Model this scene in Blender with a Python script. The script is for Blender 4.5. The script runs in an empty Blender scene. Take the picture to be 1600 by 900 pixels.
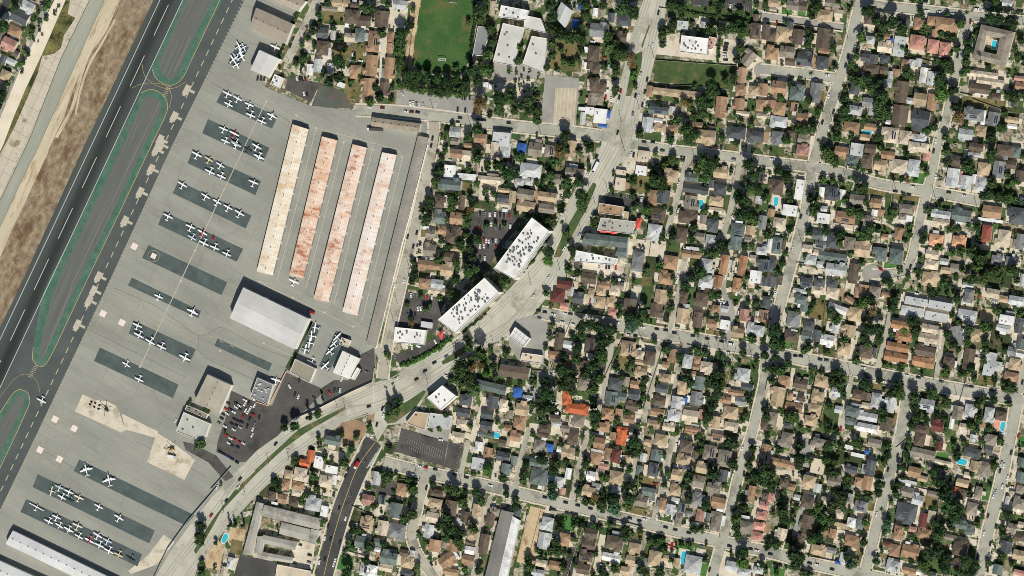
import bpy, math, random
from mathutils import Vector, Matrix
R = math.radians
rnd = random.Random(7)
S = 0.62; D = 5000.0; TH = R(15.0)
scene = bpy.context.scene; COL = scene.collection
# ---------------------------------------------------------------- camera: high above, looking a little west of straight down
Cr = Vector((math.cos(TH), 0, -math.sin(TH))); Cu = Vector((0, 1, 0)); Cf = Vector((-math.sin(TH), 0, -math.cos(TH)))
CP = Vector((D*math.sin(TH), 0, D*math.cos(TH)))
def G(px, py, h=0.0):
    "place on the plan (photo units) to a point in metres at height h"
    d = Cf + Cr*((px-800)*S/D) + Cu*((450-py)*S/D)
    t = (h-CP.z)/d.z
    return CP + d*t
cam = bpy.data.objects.new('camera', bpy.data.cameras.new('camera')); COL.objects.link(cam)
cam.data.sensor_width = 36; cam.data.lens = 36*D/(1600*S); cam.data.clip_start = 10; cam.data.clip_end = 20000
cam.matrix_world = Matrix(((Cr.x, Cu.x, -Cf.x, CP.x), (Cr.y, Cu.y, -Cf.y, CP.y), (Cr.z, Cu.z, -Cf.z, CP.z), (0, 0, 0, 1)))
scene.camera = cam
# ---------------------------------------------------------------- light
SUNV = Vector((0.29, -1.08, 1.0)).normalized()
w = bpy.data.worlds.new('World'); scene.world = w; w.use_nodes = True
nt = w.node_tree; bg = nt.nodes['Background']; sky = nt.nodes.new('ShaderNodeTexSky'); sky.sky_type = 'NISHITA'; sky.sun_disc = False
sky.sun_elevation = math.asin(SUNV.z); sky.sun_rotation = math.atan2(SUNV.x, SUNV.y)
nt.links.new(sky.outputs[0], bg.inputs[0]); bg.inputs[1].default_value = 0.065
sun = bpy.data.objects.new('sun', bpy.data.lights.new('sun', 'SUN')); COL.objects.link(sun)
sun.data.energy = 5.0; sun.data.angle = R(0.5); sun.data.color = (1.0, 0.972, 0.905)
sun.rotation_euler = SUNV.to_track_quat('Z', 'Y').to_euler(); sun.location = (0, -300, 600)
vs = scene.view_settings; vs.view_transform = 'Standard'; vs.look = 'None'; vs.gamma = 1; vs.exposure = 0.22; vs.use_curve_mapping = False
scene.cycles.filter_width = 0.9
# ---------------------------------------------------------------- materials
def alb(rgb, V=1.32):
    o = []
    for c in rgb:
        c /= 255.0
        o.append(min(0.85, (c/12.92 if c < 0.04045 else ((c+0.055)/1.055)**2.4)/V))
    return (*o, 1)
MATS = {}
def newmat(name, rough=0.85, spec=0.25):
    m = bpy.data.materials.new(name); m.use_nodes = True
    b = m.node_tree.nodes['Principled BSDF']; b.inputs['Roughness'].default_value = rough; b.inputs['Specular IOR Level'].default_value = spec
    MATS[name] = m
    return m, m.node_tree, b
def N(nt, t, **kw):
    n = nt.nodes.new(t)
    for k, v in kw.items(): setattr(n, k, v)
    return n
def coords(nt, ang=0, sc=(1, 1, 1), obj=False):
    mp = N(nt, 'ShaderNodeMapping'); mp.vector_type = 'POINT'
    if obj:
        t = N(nt, 'ShaderNodeTexCoord'); nt.links.new(t.outputs['Object'], mp.inputs[0])
    else:
        g = N(nt, 'ShaderNodeNewGeometry'); nt.links.new(g.outputs['Position'], mp.inputs[0])
    # rotate first, then scale
    mp.inputs['Rotation'].default_value = (0, 0, R(ang))
    m2 = N(nt, 'ShaderNodeVectorMath', operation='MULTIPLY'); nt.links.new(mp.outputs[0], m2.inputs[0]); m2.inputs[1].default_value = sc
    return m2.outputs[0]
def noise(nt, vec, scale, detail=4, rough=0.6):
    n = N(nt, 'ShaderNodeTexNoise'); n.inputs['Scale'].default_value = scale; n.inputs['Detail'].default_value = detail; n.inputs['Roughness'].default_value = rough
    nt.links.new(vec, n.inputs['Vector']); return n.outputs['Fac']
def ramp(nt, fac, stops, interp='LINEAR'):
    r = N(nt, 'ShaderNodeValToRGB'); nt.links.new(fac, r.inputs[0]); e = r.color_ramp.elements; r.color_ramp.interpolation = interp
    while len(e) < len(stops): e.new(0.5)
    for i, (p, c) in enumerate(stops): e[i].position = p; e[i].color = c
    return r.outputs[0]
def mixc(nt, a, b, fac, mode='MIX'):
    m = N(nt, 'ShaderNodeMix', data_type='RGBA', blend_type=mode)
    for v, k in ((a, 6), (b, 7), (fac, 0)):
        if hasattr(v, 'links') or hasattr(v, 'is_linked'): nt.links.new(v, m.inputs[k])
        else: m.inputs[k].default_value = v
    return m.outputs[2]
def gray(v): return (v, v, v, 1)
def surf(name, c1, c2, scale=0.05, fine=0.6, famp=0.25, ang=0, sc=(1, 1, 1), rough=0.9, lo=0.35, hi=0.65, c3=None, scale3=0.02, obj=False, rand=0.0, seams=None, lo3=.52, hi3=.62, spots=None, cracks=None):
    m, nt, b = newmat(name, rough)
    v = coords(nt, ang, sc, obj)
    col = ramp(nt, noise(nt, v, scale, 5), [(lo, alb(c1)), (hi, alb(c2))])
    if c3: col = mixc(nt, col, alb(c3), ramp(nt, noise(nt, v, scale3, 6, .7), [(lo3, gray(0)), (hi3, gray(1))]))
    f = ramp(nt, noise(nt, v, fine, 3, .7), [(0.3, gray(1-famp)), (0.7, gray(1+famp*.6))])
    col = mixc(nt, col, f, 1.0, 'MULTIPLY')
    if rand:
        oi = N(nt, 'ShaderNodeObjectInfo')
        col = mixc(nt, col, ramp(nt, oi.outputs['Random'], [(0, gray(1-rand)), (1, gray(1+rand*.7))]), 1.0, 'MULTIPLY')
    if spots:
        col = mixc(nt, col, ramp(nt, noise(nt, coords(nt), spots, 4, .75), [(.66, gray(1)), (.74, gray(.78))]), 1.0, 'MULTIPLY')
    if cracks:
        vo = N(nt, 'ShaderNodeTexVoronoi', feature='DISTANCE_TO_EDGE'); vo.inputs['Scale'].default_value = 1/cracks; nv = N(nt, 'ShaderNodeTexNoise'); nv.inputs['Scale'].default_value = .08; cv = coords(nt, 27, (.4, 1, 0)); nt.links.new(cv, nv.inputs['Vector'])
        mm = N(nt, 'ShaderNodeVectorMath', operation='MULTIPLY_ADD'); nt.links.new(nv.outputs['Color'], mm.inputs[0]); mm.inputs[1].default_value = (9, 9, 0); nt.links.new(cv, mm.inputs[2]); nt.links.new(mm.outputs[0], vo.inputs['Vector'])
        col = mixc(nt, col, ramp(nt, vo.outputs['Distance'], [(.0, gray(.93)), (.008, gray(.94)), (.016, gray(1))]), 1.0, 'MULTIPLY')
    if seams:
        a, bw, bh, dark, ms = seams
        br = N(nt, 'ShaderNodeTexBrick'); nt.links.new(coords(nt, a), br.inputs['Vector'])
        br.offset = 0.0; br.inputs['Scale'].default_value = 1; br.inputs['Brick Width'].default_value = bw; br.inputs['Row Height'].default_value = bh
        br.inputs['Mortar Size'].default_value = ms; br.inputs['Mortar Smooth'].default_value = .6
        br.inputs['Color1'].default_value = gray(1); br.inputs['Color2'].default_value = gray(.95); br.inputs['Mortar'].default_value = gray(dark)
        col = mixc(nt, col, br.outputs['Color'], 1.0, 'MULTIPLY')
    nt.links.new(col, b.inputs['Base Color'])
    return m
def plain(name, c, rough=0.6, rand=0.0, spec=0.4):
    m, nt, b = newmat(name, rough, spec)
    if rand:
        oi = N(nt, 'ShaderNodeObjectInfo')
        nt.links.new(mixc(nt, alb(c), ramp(nt, oi.outputs['Random'], [(0, gray(1-rand)), (1, gray(1+rand))]), 1.0, 'MULTIPLY'), b.inputs['Base Color'])
    else: b.inputs['Base Color'].default_value = alb(c)
    return m
def boxes_mat(name, cols, ang, size, fine=.5, rough=.95, jig=0.0):
    "ground split in box-like plots of different cover"
    m, nt, b = newmat(name, rough)
    v = coords(nt, ang, (1/size, 1/size, 0))
    if jig:
        nv = N(nt, 'ShaderNodeTexNoise'); nv.inputs['Scale'].default_value = 2.0; nv.inputs['Detail'].default_value = 3; nt.links.new(v, nv.inputs['Vector'])
        mm = N(nt, 'ShaderNodeVectorMath', operation='MULTIPLY_ADD'); nt.links.new(nv.outputs['Color'], mm.inputs[0]); mm.inputs[1].default_value = (jig, jig, 0); nt.links.new(v, mm.inputs[2]); v = mm.outputs[0]
    vo = N(nt, 'ShaderNodeTexVoronoi', distance='CHEBYCHEV'); vo.inputs['Scale'].default_value = 1; nt.links.new(v, vo.inputs['Vector'])
    sep = N(nt, 'ShaderNodeSeparateColor'); nt.links.new(vo.outputs['Color'], sep.inputs[0])
    n = len(cols)
    col = ramp(nt, sep.outputs[0], [(i/n, alb(c)) for i, c in enumerate(cols)], 'CONSTANT')
    pv = coords(nt)
    dirt = ramp(nt, noise(nt, pv, .12, 5, .7), [(.35, gray(.62)), (.6, gray(1.1))])
    col = mixc(nt, col, dirt, .8, 'MULTIPLY')
    grass = ramp(nt, noise(nt, pv, .2, 5, .7), [(.49, gray(0)), (.57, gray(1))])
    col = mixc(nt, col, alb((68, 88, 48)), mixc(nt, gray(0), grass, .8))
    f = ramp(nt, noise(nt, pv, fine, 3, .7), [(.3, gray(.75)), (.7, gray(1.18))])
    nt.links.new(mixc(nt, col, f, 1.0, 'MULTIPLY'), b.inputs['Base Color'])
    return m
def foliage(name, dark, light, rand=.35, scale=.5):
    m, nt, b = newmat(name, .75, .2)
    v = coords(nt)
    col = ramp(nt, noise(nt, v, scale, 3, .7), [(.36, alb(dark)), (.64, alb(light))])
    oi = N(nt, 'ShaderNodeObjectInfo')
    col = mixc(nt, col, ramp(nt, oi.outputs['Random'], [(0, (1-rand, 1-rand, 1-rand, 1)), (.35, (1.05, 1, .9, 1)), (.7, (.95, 1.1, .95, 1)), (1, (1+rand, 1+rand*.75, .95, 1))]), 1.0, 'MULTIPLY')
    col = mixc(nt, col, ramp(nt, noise(nt, v, .06, 2), [(.35, gray(.7)), (.65, gray(1.25))]), 1.0, 'MULTIPLY')
    nt.links.new(col, b.inputs['Base Color'])
    b.inputs['Subsurface Weight'].default_value = 0
    return m
# ---------------------------------------------------------------- mesh building
class MB:
    "collects faces with material numbers; build() links them as one mesh object"
    def __init__(s): s.v = []; s.f = []; s.m = []
    def face(s, pts, mi=0):
        i = len(s.v); s.v += [tuple(p) for p in pts]; s.f.append(tuple(range(i, i+len(pts)))); s.m.append(mi)
    def mesh(s, verts, faces, mi=0):
        i = len(s.v); s.v += [tuple(p) for p in verts]
        for f in faces: s.f.append(tuple(k+i for k in f)); s.m.append(mi)
    def box(s, c, size, ang=0, mi=0, bottom=False):
        x, y, z = size[0]/2, size[1]/2, size[2]; ca, sa = math.cos(ang), math.sin(ang)
        P = [(c[0]+a*x*ca-b*y*sa, c[1]+a*x*sa+b*y*ca, c[2]+k*z) for k in (0, 1) for a, b in ((-1, -1), (1, -1), (1, 1), (-1, 1))]
        F = [(4, 5, 6, 7), (0, 1, 5, 4), (1, 2, 6, 5), (2, 3, 7, 6), (3, 0, 4, 7)]
        if bottom: F.append((3, 2, 1, 0))
        s.mesh(P, F, mi)
    def prism(s, poly, z0, z1, mi=0, top=True, mi_top=None):
        n = len(poly); P = [(p[0], p[1], z0) for p in poly]+[(p[0], p[1], z1) for p in poly]
        a = sum(poly[i][0]*poly[(i+1) % n][1]-poly[(i+1) % n][0]*poly[i][1] for i in range(n))
        idx = list(range(n)) if a > 0 else list(range(n))[::-1]
        F = [(idx[i], idx[(i+1) % n], idx[(i+1) % n]+n, idx[i]+n) for i in range(n)]
        s.mesh(P, F, mi)
        if top: s.face([P[i+n] for i in idx], mi if mi_top is None else mi_top)
    def tube(s, p, q, r0, r1, n=6, mi=0):
        p, q = Vector(p), Vector(q); d = (q-p).normalized(); u = d.orthogonal().normalized(); w_ = d.cross(u)
        A = [p+(u*math.cos(k*6.28318/n)+w_*math.sin(k*6.28318/n))*r0 for k in range(n)]; B = [q+(u*math.cos(k*6.28318/n)+w_*math.sin(k*6.28318/n))*r1 for k in range(n)]
        s.mesh(A+B, [(i, (i+1) % n, (i+1) % n+n, i+n) for i in range(n)]+[tuple(range(n, 2*n))], mi)
    def data(s, name, mats):
        me = bpy.data.meshes.new(name); me.from_pydata(s.v, [], s.f)
        for m in (mats if isinstance(mats, (list, tuple)) else [mats]): me.materials.append(m)
        me.polygons.foreach_set('material_index', s.m); me.update(); return me
    def build(s, name, mats, parent=None, loc=None):
        o = bpy.data.objects.new(name, s.data(name, mats)); COL.objects.link(o)
        if parent: o.parent = parent
        if loc is not None: o.location = loc
        return o
def tag(o, label=None, cat=None, group=None, kind=None):
    if label: o['label'] = label
    if cat: o['category'] = cat
    if group: o['group'] = group
    if kind: o['kind'] = kind
    return o
def empty(name, loc=(0, 0, 0), rz=0):
    o = bpy.data.objects.new(name, None); COL.objects.link(o); o.location = loc; o.rotation_euler = (0, 0, rz); o.empty_display_size = 1
    return o
def copy_tree(o, parent=None, kids=None):
    c = o.copy(); COL.objects.link(c)
    if parent: c.parent = parent
    for ch in list(o.children): copy_tree(ch, c)
    return c
def sheet(name, polys, m, z, label, cat=None, kind='structure'):
    mb = MB()
    for n_, p in enumerate(polys):
        pts = [G(x, y) for x, y in p]
        a = sum(pts[i].x*pts[(i+1) % len(pts)].y-pts[(i+1) % len(pts)].x*pts[i].y for i in range(len(pts)))
        if a < 0: pts = pts[::-1]
        mb.face([(q.x, q.y, z+(n_ % 37)*.0016) for q in pts])
    return tag(mb.build(name, m), label, cat or name.replace('_', ' '), None, kind)
def rect(x, y, w, h, a=0):
    ca, sa = math.cos(R(a)), math.sin(R(a))
    return [(x+i*w/2*ca-j*h/2*sa, y+i*w/2*sa+j*h/2*ca) for i, j in ((-1, -1), (1, -1), (1, 1), (-1, 1))]
def strip(pts, w):
    "polygon of a path of width w round a centre line"
    L, Rr = [], []
    for i, p in enumerate(pts):
        a = Vector(pts[max(0, i-1)]); b = Vector(pts[min(len(pts)-1, i+1)]); d = (b-a).normalized(); n = Vector((-d.y, d.x))
        ww = w[i] if isinstance(w, (list, tuple)) else w
        L.append((p[0]+n.x*ww/2, p[1]+n.y*ww/2)); Rr.append((p[0]-n.x*ww/2, p[1]-n.y*ww/2))
    return L+Rr[::-1]
def dense(pts, step=6.0):
    "smooth (Catmull-Rom) resampling"
    out = []; P = [Vector(p) for p in pts]; P = [P[0]*2-P[1]]+P+[P[-1]*2-P[-2]]
    for i in range(1, len(P)-2):
        n = max(1, int((P[i+1]-P[i]).length/step))
        for k in range(n):
            t = k/n; a, b, c, d = P[i-1:i+3]
            out.append(tuple(0.5*(2*b+(c-a)*t+(2*a-5*b+4*c-d)*t*t+(3*b-a-3*c+d)*t**3)))
    out.append(tuple(P[-2])); return out
def inside(p, poly):
    x, y = p; r = False; n = len(poly)
    for i in range(n):
        x1, y1 = poly[i]; x2, y2 = poly[(i+1) % n]
        if (y1 > y) != (y2 > y) and x < (x2-x1)*(y-y1)/(y2-y1)+x1: r = not r
    return r
ORD = 'first second third fourth fifth sixth seventh eighth ninth tenth eleventh twelfth thirteenth fourteenth fifteenth sixteenth seventeenth eighteenth nineteenth twentieth'.split()
def ordinal(k, n):
    if n == 1: return ''
    if k == n-1: return 'last' if n > 2 else 'second'
    return ORD[k] if k < 20 else {20: 'twenty-first', 21: 'twenty-second', 22: 'twenty-third', 23: 'twenty-fourth'}.get(k, 'twenty-fifth')
DATA = {
(0,0,25): """
H 170 40 90 70 l;H 125 105 120 90 d;S 60 100 40 50 l;H 90 195 90 70 o;H 55 275 100 80 p;S 95 335 45 40 b;S 65 385 60 40 l;S 20 375 40 60 d;H 30 470 70 70 t;S 10 220 30 60 m
T 90 45 35;T 20 160 50 d;T 240 75 25;T 205 120 22;T 5 590 50;T 140 25 22;T 15 330 20;T 40 520 25 d;T 150 190 18
L 170 165 40 40;P 110 60 60 40 c
""",
(400,0,5): """
H 600 105 100 95 b;H 670 130 100 70 b;H 785 120 90 110 b;H 525 20 110 50 t;H 615 35 60 40 b;S 460 55 100 30 m;H 415 205 80 70 d;S 480 220 30 60 l;H 585 235 70 60 k;H 645 220 60 90 n;S 685 230 30 50 l;H 415 300 80 95 b;S 455 315 30 80 l;H 735 260 75 140 o;H 720 410 75 140 o;H 705 560 75 150 o;H 840 230 40 70 o;H 835 300 40 70 o;H 830 425 60 140 o;H 800 555 60 90 b;H 620 450 70 90 o;H 385 410 50 90 l;S 335 435 40 70 w;S 400 410 25 80 w;S 460 430 40 70 l;H 900 30 90 60 l;S 525 295 30 20 t;S 530 530 45 30 w f a20;S 1435 530 30 30 w f;S 1470 540 30 30 w f;S 1475 50 30 90 k;H 1245 825 75 70 l;S 1240 885 50 40 m;H 1400 865 80 60 o;H 1530 870 110 90 l f
T 930 520 45;T 985 545 42;T 1040 550 42;T 1095 560 42;T 1150 565 42;T 1205 560 42;T 1260 570 42;T 1310 555 40;T 950 450 45 d;T 1010 470 40 d;T 1070 480 42 d;T 1130 490 40 d;T 1190 500 42 d;T 1250 490 40 d;T 1310 510 42 d;T 900 200 45 d;T 905 260 45;T 900 320 45;T 895 380 45;T 900 430 40;T 1395 60 45;T 1400 110 40;T 1350 430 50 d;T 1420 430 45;T 1390 500 40 d;T 1440 330 40;T 1480 250 40;T 1460 180 35;T 1250 430 25;T 450 10 30;T 510 370 60 d;T 515 460 55 d;T 455 500 50 d;T 685 40 45;T 730 50 35;T 385 80 30;T 355 190 35;T 290 280 25;T 295 360 30;T 250 400 25;T 790 205 35;T 760 270 20;T 740 415 20;T 800 400 20;T 710 630 35;T 775 600 40 d;T 750 540 30 d;T 850 550 20;T 650 480 20;T 970 150 30 d;T 985 60 25;T 1400 640 60 y;T 1520 600 60 d;T 1520 680 50;T 1390 690 35 y;T 1580 610 40;T 1460 470 25;T 1375 790 50 d;T 1320 850 35;T 1195 830 25;T 1225 775 20;T 880 300 30;T 950 200 25;T 1070 420 25 d;T 300 230 18;T 320 190 16 y;T 470 130 18;T 830 30 25;T 1330 140 25;T 990 500 35
L 580 320 220 110 d;L 600 555 100 130 d;L 485 105 120 60 d;P 890 110 110 130 c;P 510 180 190 50 c;P 700 340 60 20 c;P 1545 515 90 140 c;P 430 380 180 60 c;P 330 300 60 60 c;L 860 620 40 90 d
C 257 490 80 w;C 275 490 80 d;C 290 495 80 d;C 308 497 80 x;C 300 585 80 w;C 320 590 80 d;C 230 245 115 d;C 215 285 115 d;C 352 328 5 w;C 523 210 85 w;C 890 158 85 w;C 605 340 90 w van;C 600 370 90 u;C 655 380 10 w;C 790 240 95 w;C 915 585 60 l;C 965 645 85 w;C 983 645 85 w;C 1003 652 85 g;C 1022 655 85 w;C 1045 655 85 l;C 1123 655 95 w;C 1260 685 95 d;C 1308 690 95 d;C 1290 610 90 d;C 1305 612 90 d;C 1335 612 90 d;C 710 672 5 w;C 790 675 5 x;C 937 697 6 w;C 972 700 6 x;C 1010 703 6 d;C 1275 738 6 d;C 1390 745 6 d;C 1425 752 6 d;C 1580 770 6 d;C 1590 810 6 d;C 1103 865 100 d;C 10 490 100 d;C 30 490 100 d;C 52 493 100 d
""",
(800,0,6): """
H 545 190 120 90 g;H 700 130 95 70 d;S 620 110 40 60 d;H 685 235 65 60 b;H 510 335 75 105 b;S 460 310 20 35 w;S 460 410 20 40 w;H 485 410 40 50 b;H 525 425 50 60 b;H 515 525 60 80 b;S 480 530 25 70 k;H 565 545 50 60 b;H 500 620 55 80 m;H 550 620 45 80 m;S 435 680 40 20 w;H 490 692 70 45 w f;H 550 725 80 95 w f;S 603 715 20 50 u;S 565 785 60 22 u;S 440 740 30 80 l;S 560 75 35 55 m;S 520 75 30 50 w;S 395 150 40 55 u;S 425 45 25 35 u;H 1520 195 65 105 b;H 1585 200 45 100 b;S 1525 110 35 40 b;H 1480 365 100 70 m a-50;H 1435 470 50 100 o;H 1430 560 65 55 o;H 1510 565 60 60 t;H 1570 560 55 80 o;H 1305 670 70 140 o;H 1420 650 65 75 o;H 1555 660 65 75 o;H 915 690 130 50 n;S 1000 690 35 50 l;H 845 780 70 100 l;S 915 755 50 30 w;H 925 800 75 55 t;H 1005 805 60 50 o;S 860 570 40 70 o;H 1210 855 120 90 t;S 1150 785 75 45 o;H 1400 830 120 80 d;H 1520 850 110 70 d;S 1440 710 80 30 k;S 1560 725 60 30 k;H 1065 160 70 60 l f;H 1195 155 35 40 l
T 940 220 35;T 935 180 35 d;T 940 270 30;T 1000 20 45;T 1060 40 40;T 1000 140 35;T 1240 180 40;T 1310 190 40;T 1370 170 45;T 1430 190 45;T 1410 140 35 d;T 1300 270 20;T 1290 310 20;T 1290 350 20;T 1285 380 15;T 680 50 50;T 740 60 50;T 770 90 30;T 570 20 35;T 600 230 40;T 610 290 45;T 660 320 50;T 700 330 45;T 640 270 40;T 745 360 45 y;T 750 400 40 y;T 760 470 35 l;T 770 540 25;T 640 400 35 d;T 650 440 35;T 640 550 35;T 640 590 25;T 240 30 45 d;T 245 100 45 d;T 240 180 40;T 300 210 45;T 340 230 40;T 400 220 45 d;T 430 250 35;T 460 100 40;T 430 160 30;T 455 40 30;T 250 270 40;T 250 340 35;T 215 420 30;T 440 330 25;T 50 290 30;T 40 370 35;T 20 330 25;T 90 620 45;T 110 680 40 d;T 160 690 30;T 150 740 35;T 330 850 50;T 60 660 30;T 10 690 30;T 100 560 20;T 1250 520 45 d;T 1240 580 40;T 1330 500 30;T 1380 470 35;T 1400 360 35;T 1420 300 35;T 1490 490 20;T 1180 630 45;T 1180 690 50;T 1230 640 40;T 1140 540 20;T 1080 650 45 y;T 1030 740 40;T 1080 800 50;T 1100 850 45;T 990 860 35;T 920 630 30 d;T 1590 690 25;T 800 830 30;T 480 180 25;T 30 460 14;T 60 480 14;T 20 510 14;T 100 500 16;T 50 540 14;T 80 570 14;T 20 600 14;T 110 450 15;T 5 560 12;T 75 440 12;T 20 540 10;T 70 520 11;T 45 505 10;T 1280 570 30 d;T 1380 520 20;T 1150 840 35;T 1130 730 30
L 1240 85 520 75 g;L 1140 460 500 150 g;L 880 850 110 50 g;L 745 240 40 50 g;L 750 170 50 40 d;L 320 320 200 240 d;L 990 620 70 30 g;P 1150 320 490 90 c;P 1360 320 90 150 c;P 1000 270 100 120 c;P 60 540 150 220 k;L 1500 655 60 80 g
C 915 80 100 d;C 880 285 100 w;C 805 465 105 l;C 845 497 105 d;C 790 605 105 w;C 772 598 105 d;C 830 575 105 d;C 660 830 100 d;C 680 570 100 r;C 670 610 100 d;C 660 635 100 w;C 755 712 100 g;C 815 655 100 d;C 575 360 5 r;C 505 260 5 w;C 605 415 100 l;C 1340 275 5 d;C 1335 295 5 d;C 1333 315 5 d;C 1330 340 5 w;C 1330 357 5 w;C 1335 375 5 d;C 1365 40 95 w;C 1525 25 95 w;C 1570 70 30 w;C 160 580 5 d;C 160 600 5 d;C 160 635 5 g;C 825 887 5 d;C 880 890 5 d;C 585 610 95 r;C 620 620 95 w;C 590 455 90 l;C 955 270 10 w
""",
(1200,0,8): """
H 40 20 80 50 t;H 155 35 80 60 m;H 215 40 60 60 b;H 355 95 100 70 t;S 440 85 50 50 k;H 405 20 90 50 m;H 90 215 85 100 t;H 20 225 60 70 b;S 135 165 40 60 d;H 185 230 70 100 b;H 345 240 85 130 b;H 25 335 80 80 o;H 120 325 95 75 m;S 140 385 60 50 b;H 230 370 100 85 d;H 340 390 80 80 d;S 350 320 70 30 o;H 70 550 95 90 o;H 180 585 90 90 n;H 295 580 70 130 g;H 20 655 50 60 o;H 75 680 70 85 o;H 165 670 50 60 o;H 65 760 110 70 l;H 215 740 70 70 o;H 60 860 80 80 g;H 140 840 50 50 b;H 225 870 80 60 m
H 640 105 70 100 b;S 700 105 40 60 m;H 860 150 50 80 d;H 945 155 70 70 o;H 1020 130 50 60 o;H 1115 155 140 90 o;S 1045 210 40 50 o;H 640 250 60 50 l;S 740 230 40 40 o;H 730 295 90 70 k;H 820 290 70 130 l f;H 930 265 90 95 q h;H 1030 290 70 90 q h;H 1105 310 70 95 q h;S 770 250 25 25 u;H 610 360 60 50 d;H 665 370 50 60 d;H 730 370 60 50 d;H 645 430 100 60 b;H 725 440 50 50 b;S 765 470 30 50 l;S 795 455 40 50 o;H 855 415 50 90 o;H 900 400 40 60 l;S 940 390 35 50 l;H 970 470 45 100 w;H 1025 490 60 90 l;H 545 545 60 95 d;S 745 520 50 50 l;H 630 640 80 60 g;H 545 690 90 60 l;S 650 690 40 60 l;H 835 575 80 140 b;H 950 620 80 80 t;S 885 630 40 40 l;H 1025 640 60 110 o;H 825 720 100 130 b;H 955 745 110 110 d;S 925 775 35 50 r;S 750 765 30 30 w;H 520 795 100 70 o;H 640 795 80 50 o;S 605 860 60 40 t;H 770 845 90 100 k h;H 855 860 75 90 k h;H 945 870 90 60 l h
H 1340 465 200 40 k;H 1390 510 170 40 k;H 1320 555 125 60 b;S 1335 582 80 22 w;H 1425 605 60 45 b;S 1570 490 60 30 p;H 1575 540 60 60 o;H 1285 715 130 75 g sol;H 1410 745 75 90 g sol;S 1345 735 25 90 w;H 1525 750 90 40 t;S 1525 790 60 30 w;H 1235 840 90 70 l;H 1335 820 60 70 t;S 1495 20 60 40 l;H 1540 640 40 60 d;S 1310 265 35 60 l
T 290 50 35;T 310 20 30;T 270 90 30;T 440 20 25;T 250 190 30;T 265 230 35;T 250 270 30;T 400 290 30;T 110 140 20;T 75 600 30;T 245 620 30;T 180 800 40;T 230 800 40;T 280 800 35;T 110 870 35;T 10 680 25;T 200 690 22;T 640 60 45 d;T 600 60 35;T 680 120 40 d;T 770 120 55 d;T 830 170 45;T 720 170 40;T 580 210 35;T 600 245 25;T 690 220 35;T 950 60 25 d;T 1120 90 20;T 1200 140 35;T 1080 200 30 d;T 1120 215 32 d;T 1160 230 32 d;T 1180 300 30;T 985 160 25;T 970 195 25;T 840 300 20 l;T 550 340 30;T 680 290 20;T 1250 250 35;T 1245 310 40 d;T 1240 380 35;T 1240 430 30;T 1380 100 45 d;T 1440 110 45 d;T 1500 120 45 d;T 1540 150 30;T 870 450 35;T 900 480 25;T 1050 380 30;T 1110 400 40;T 1130 430 35;T 1070 490 55 d;T 1090 590 65 l;T 1150 560 40 d;T 1170 660 40 d;T 520 480 35;T 560 500 40;T 620 490 40 d;T 690 520 40;T 640 550 35;T 720 590 55 d;T 700 650 60;T 690 700 50;T 740 700 45;T 480 620 35;T 470 680 45 d;T 460 740 30;T 430 780 35;T 520 740 25;T 600 750 30;T 1190 740 55 y;T 1240 790 25;T 1210 470 18;T 1400 850 40 d;T 1460 800 35;T 1540 600 40;T 1500 600 35;T 1590 590 30;T 1560 370 25;T 1345 390 30 p;T 1480 720 25;T 1000 810 30;T 1040 790 30;T 690 850 30;T 430 850 35;T 1110 850 30;T 520 400 30;T 540 440 25;T 1580 250 30;T 220 490 28 p;T 290 460 30 p;T 340 880 32 p;T 1260 80 22 p;T 1000 340 20;T 1140 340 20;T 1380 560 20;T 480 560 22
L 880 75 100 40 g;L 120 75 60 30 b;L 210 85 50 30 b;L 30 65 60 20 g;L 1345 640 260 50 d;L 1570 20 40 50 g;L 330 600 40 60 d;L 300 720 50 50 g;L 470 600 40 60 d;P 980 330 230 30 c;P 95 385 50 60 c;P 1370 500 230 90 c;P 700 270 140 80 c;P 590 400 80 30 c;L 1110 130 150 130 g
C 525 25 100 d;C 540 195 105 g;C 420 430 105 w;C 370 470 6 w;C 305 500 6 w;C 200 488 6 d;C 150 485 6 d;C 485 410 105 d;C 500 350 105 d;C 550 293 10 w;C 715 335 10 w;C 990 68 6 w;C 1070 75 6 w;C 1155 88 6 w;C 1305 57 6 w;C 1350 62 6 w;C 985 10 6 d;C 1230 130 95 d;C 1275 180 100 w;C 1265 135 95 x;C 1195 295 100 d;C 1185 350 100 d;C 1530 55 95 w;C 1580 70 8 d;C 1080 745 100 d;C 1050 880 100 w;C 1510 340 105 w;C 380 600 105 w;C 410 700 105 d;C 340 765 105 d;C 390 795 105 g;C 55 145 95 r;C 440 45 10 w
W 620 825 60 25
""",
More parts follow.
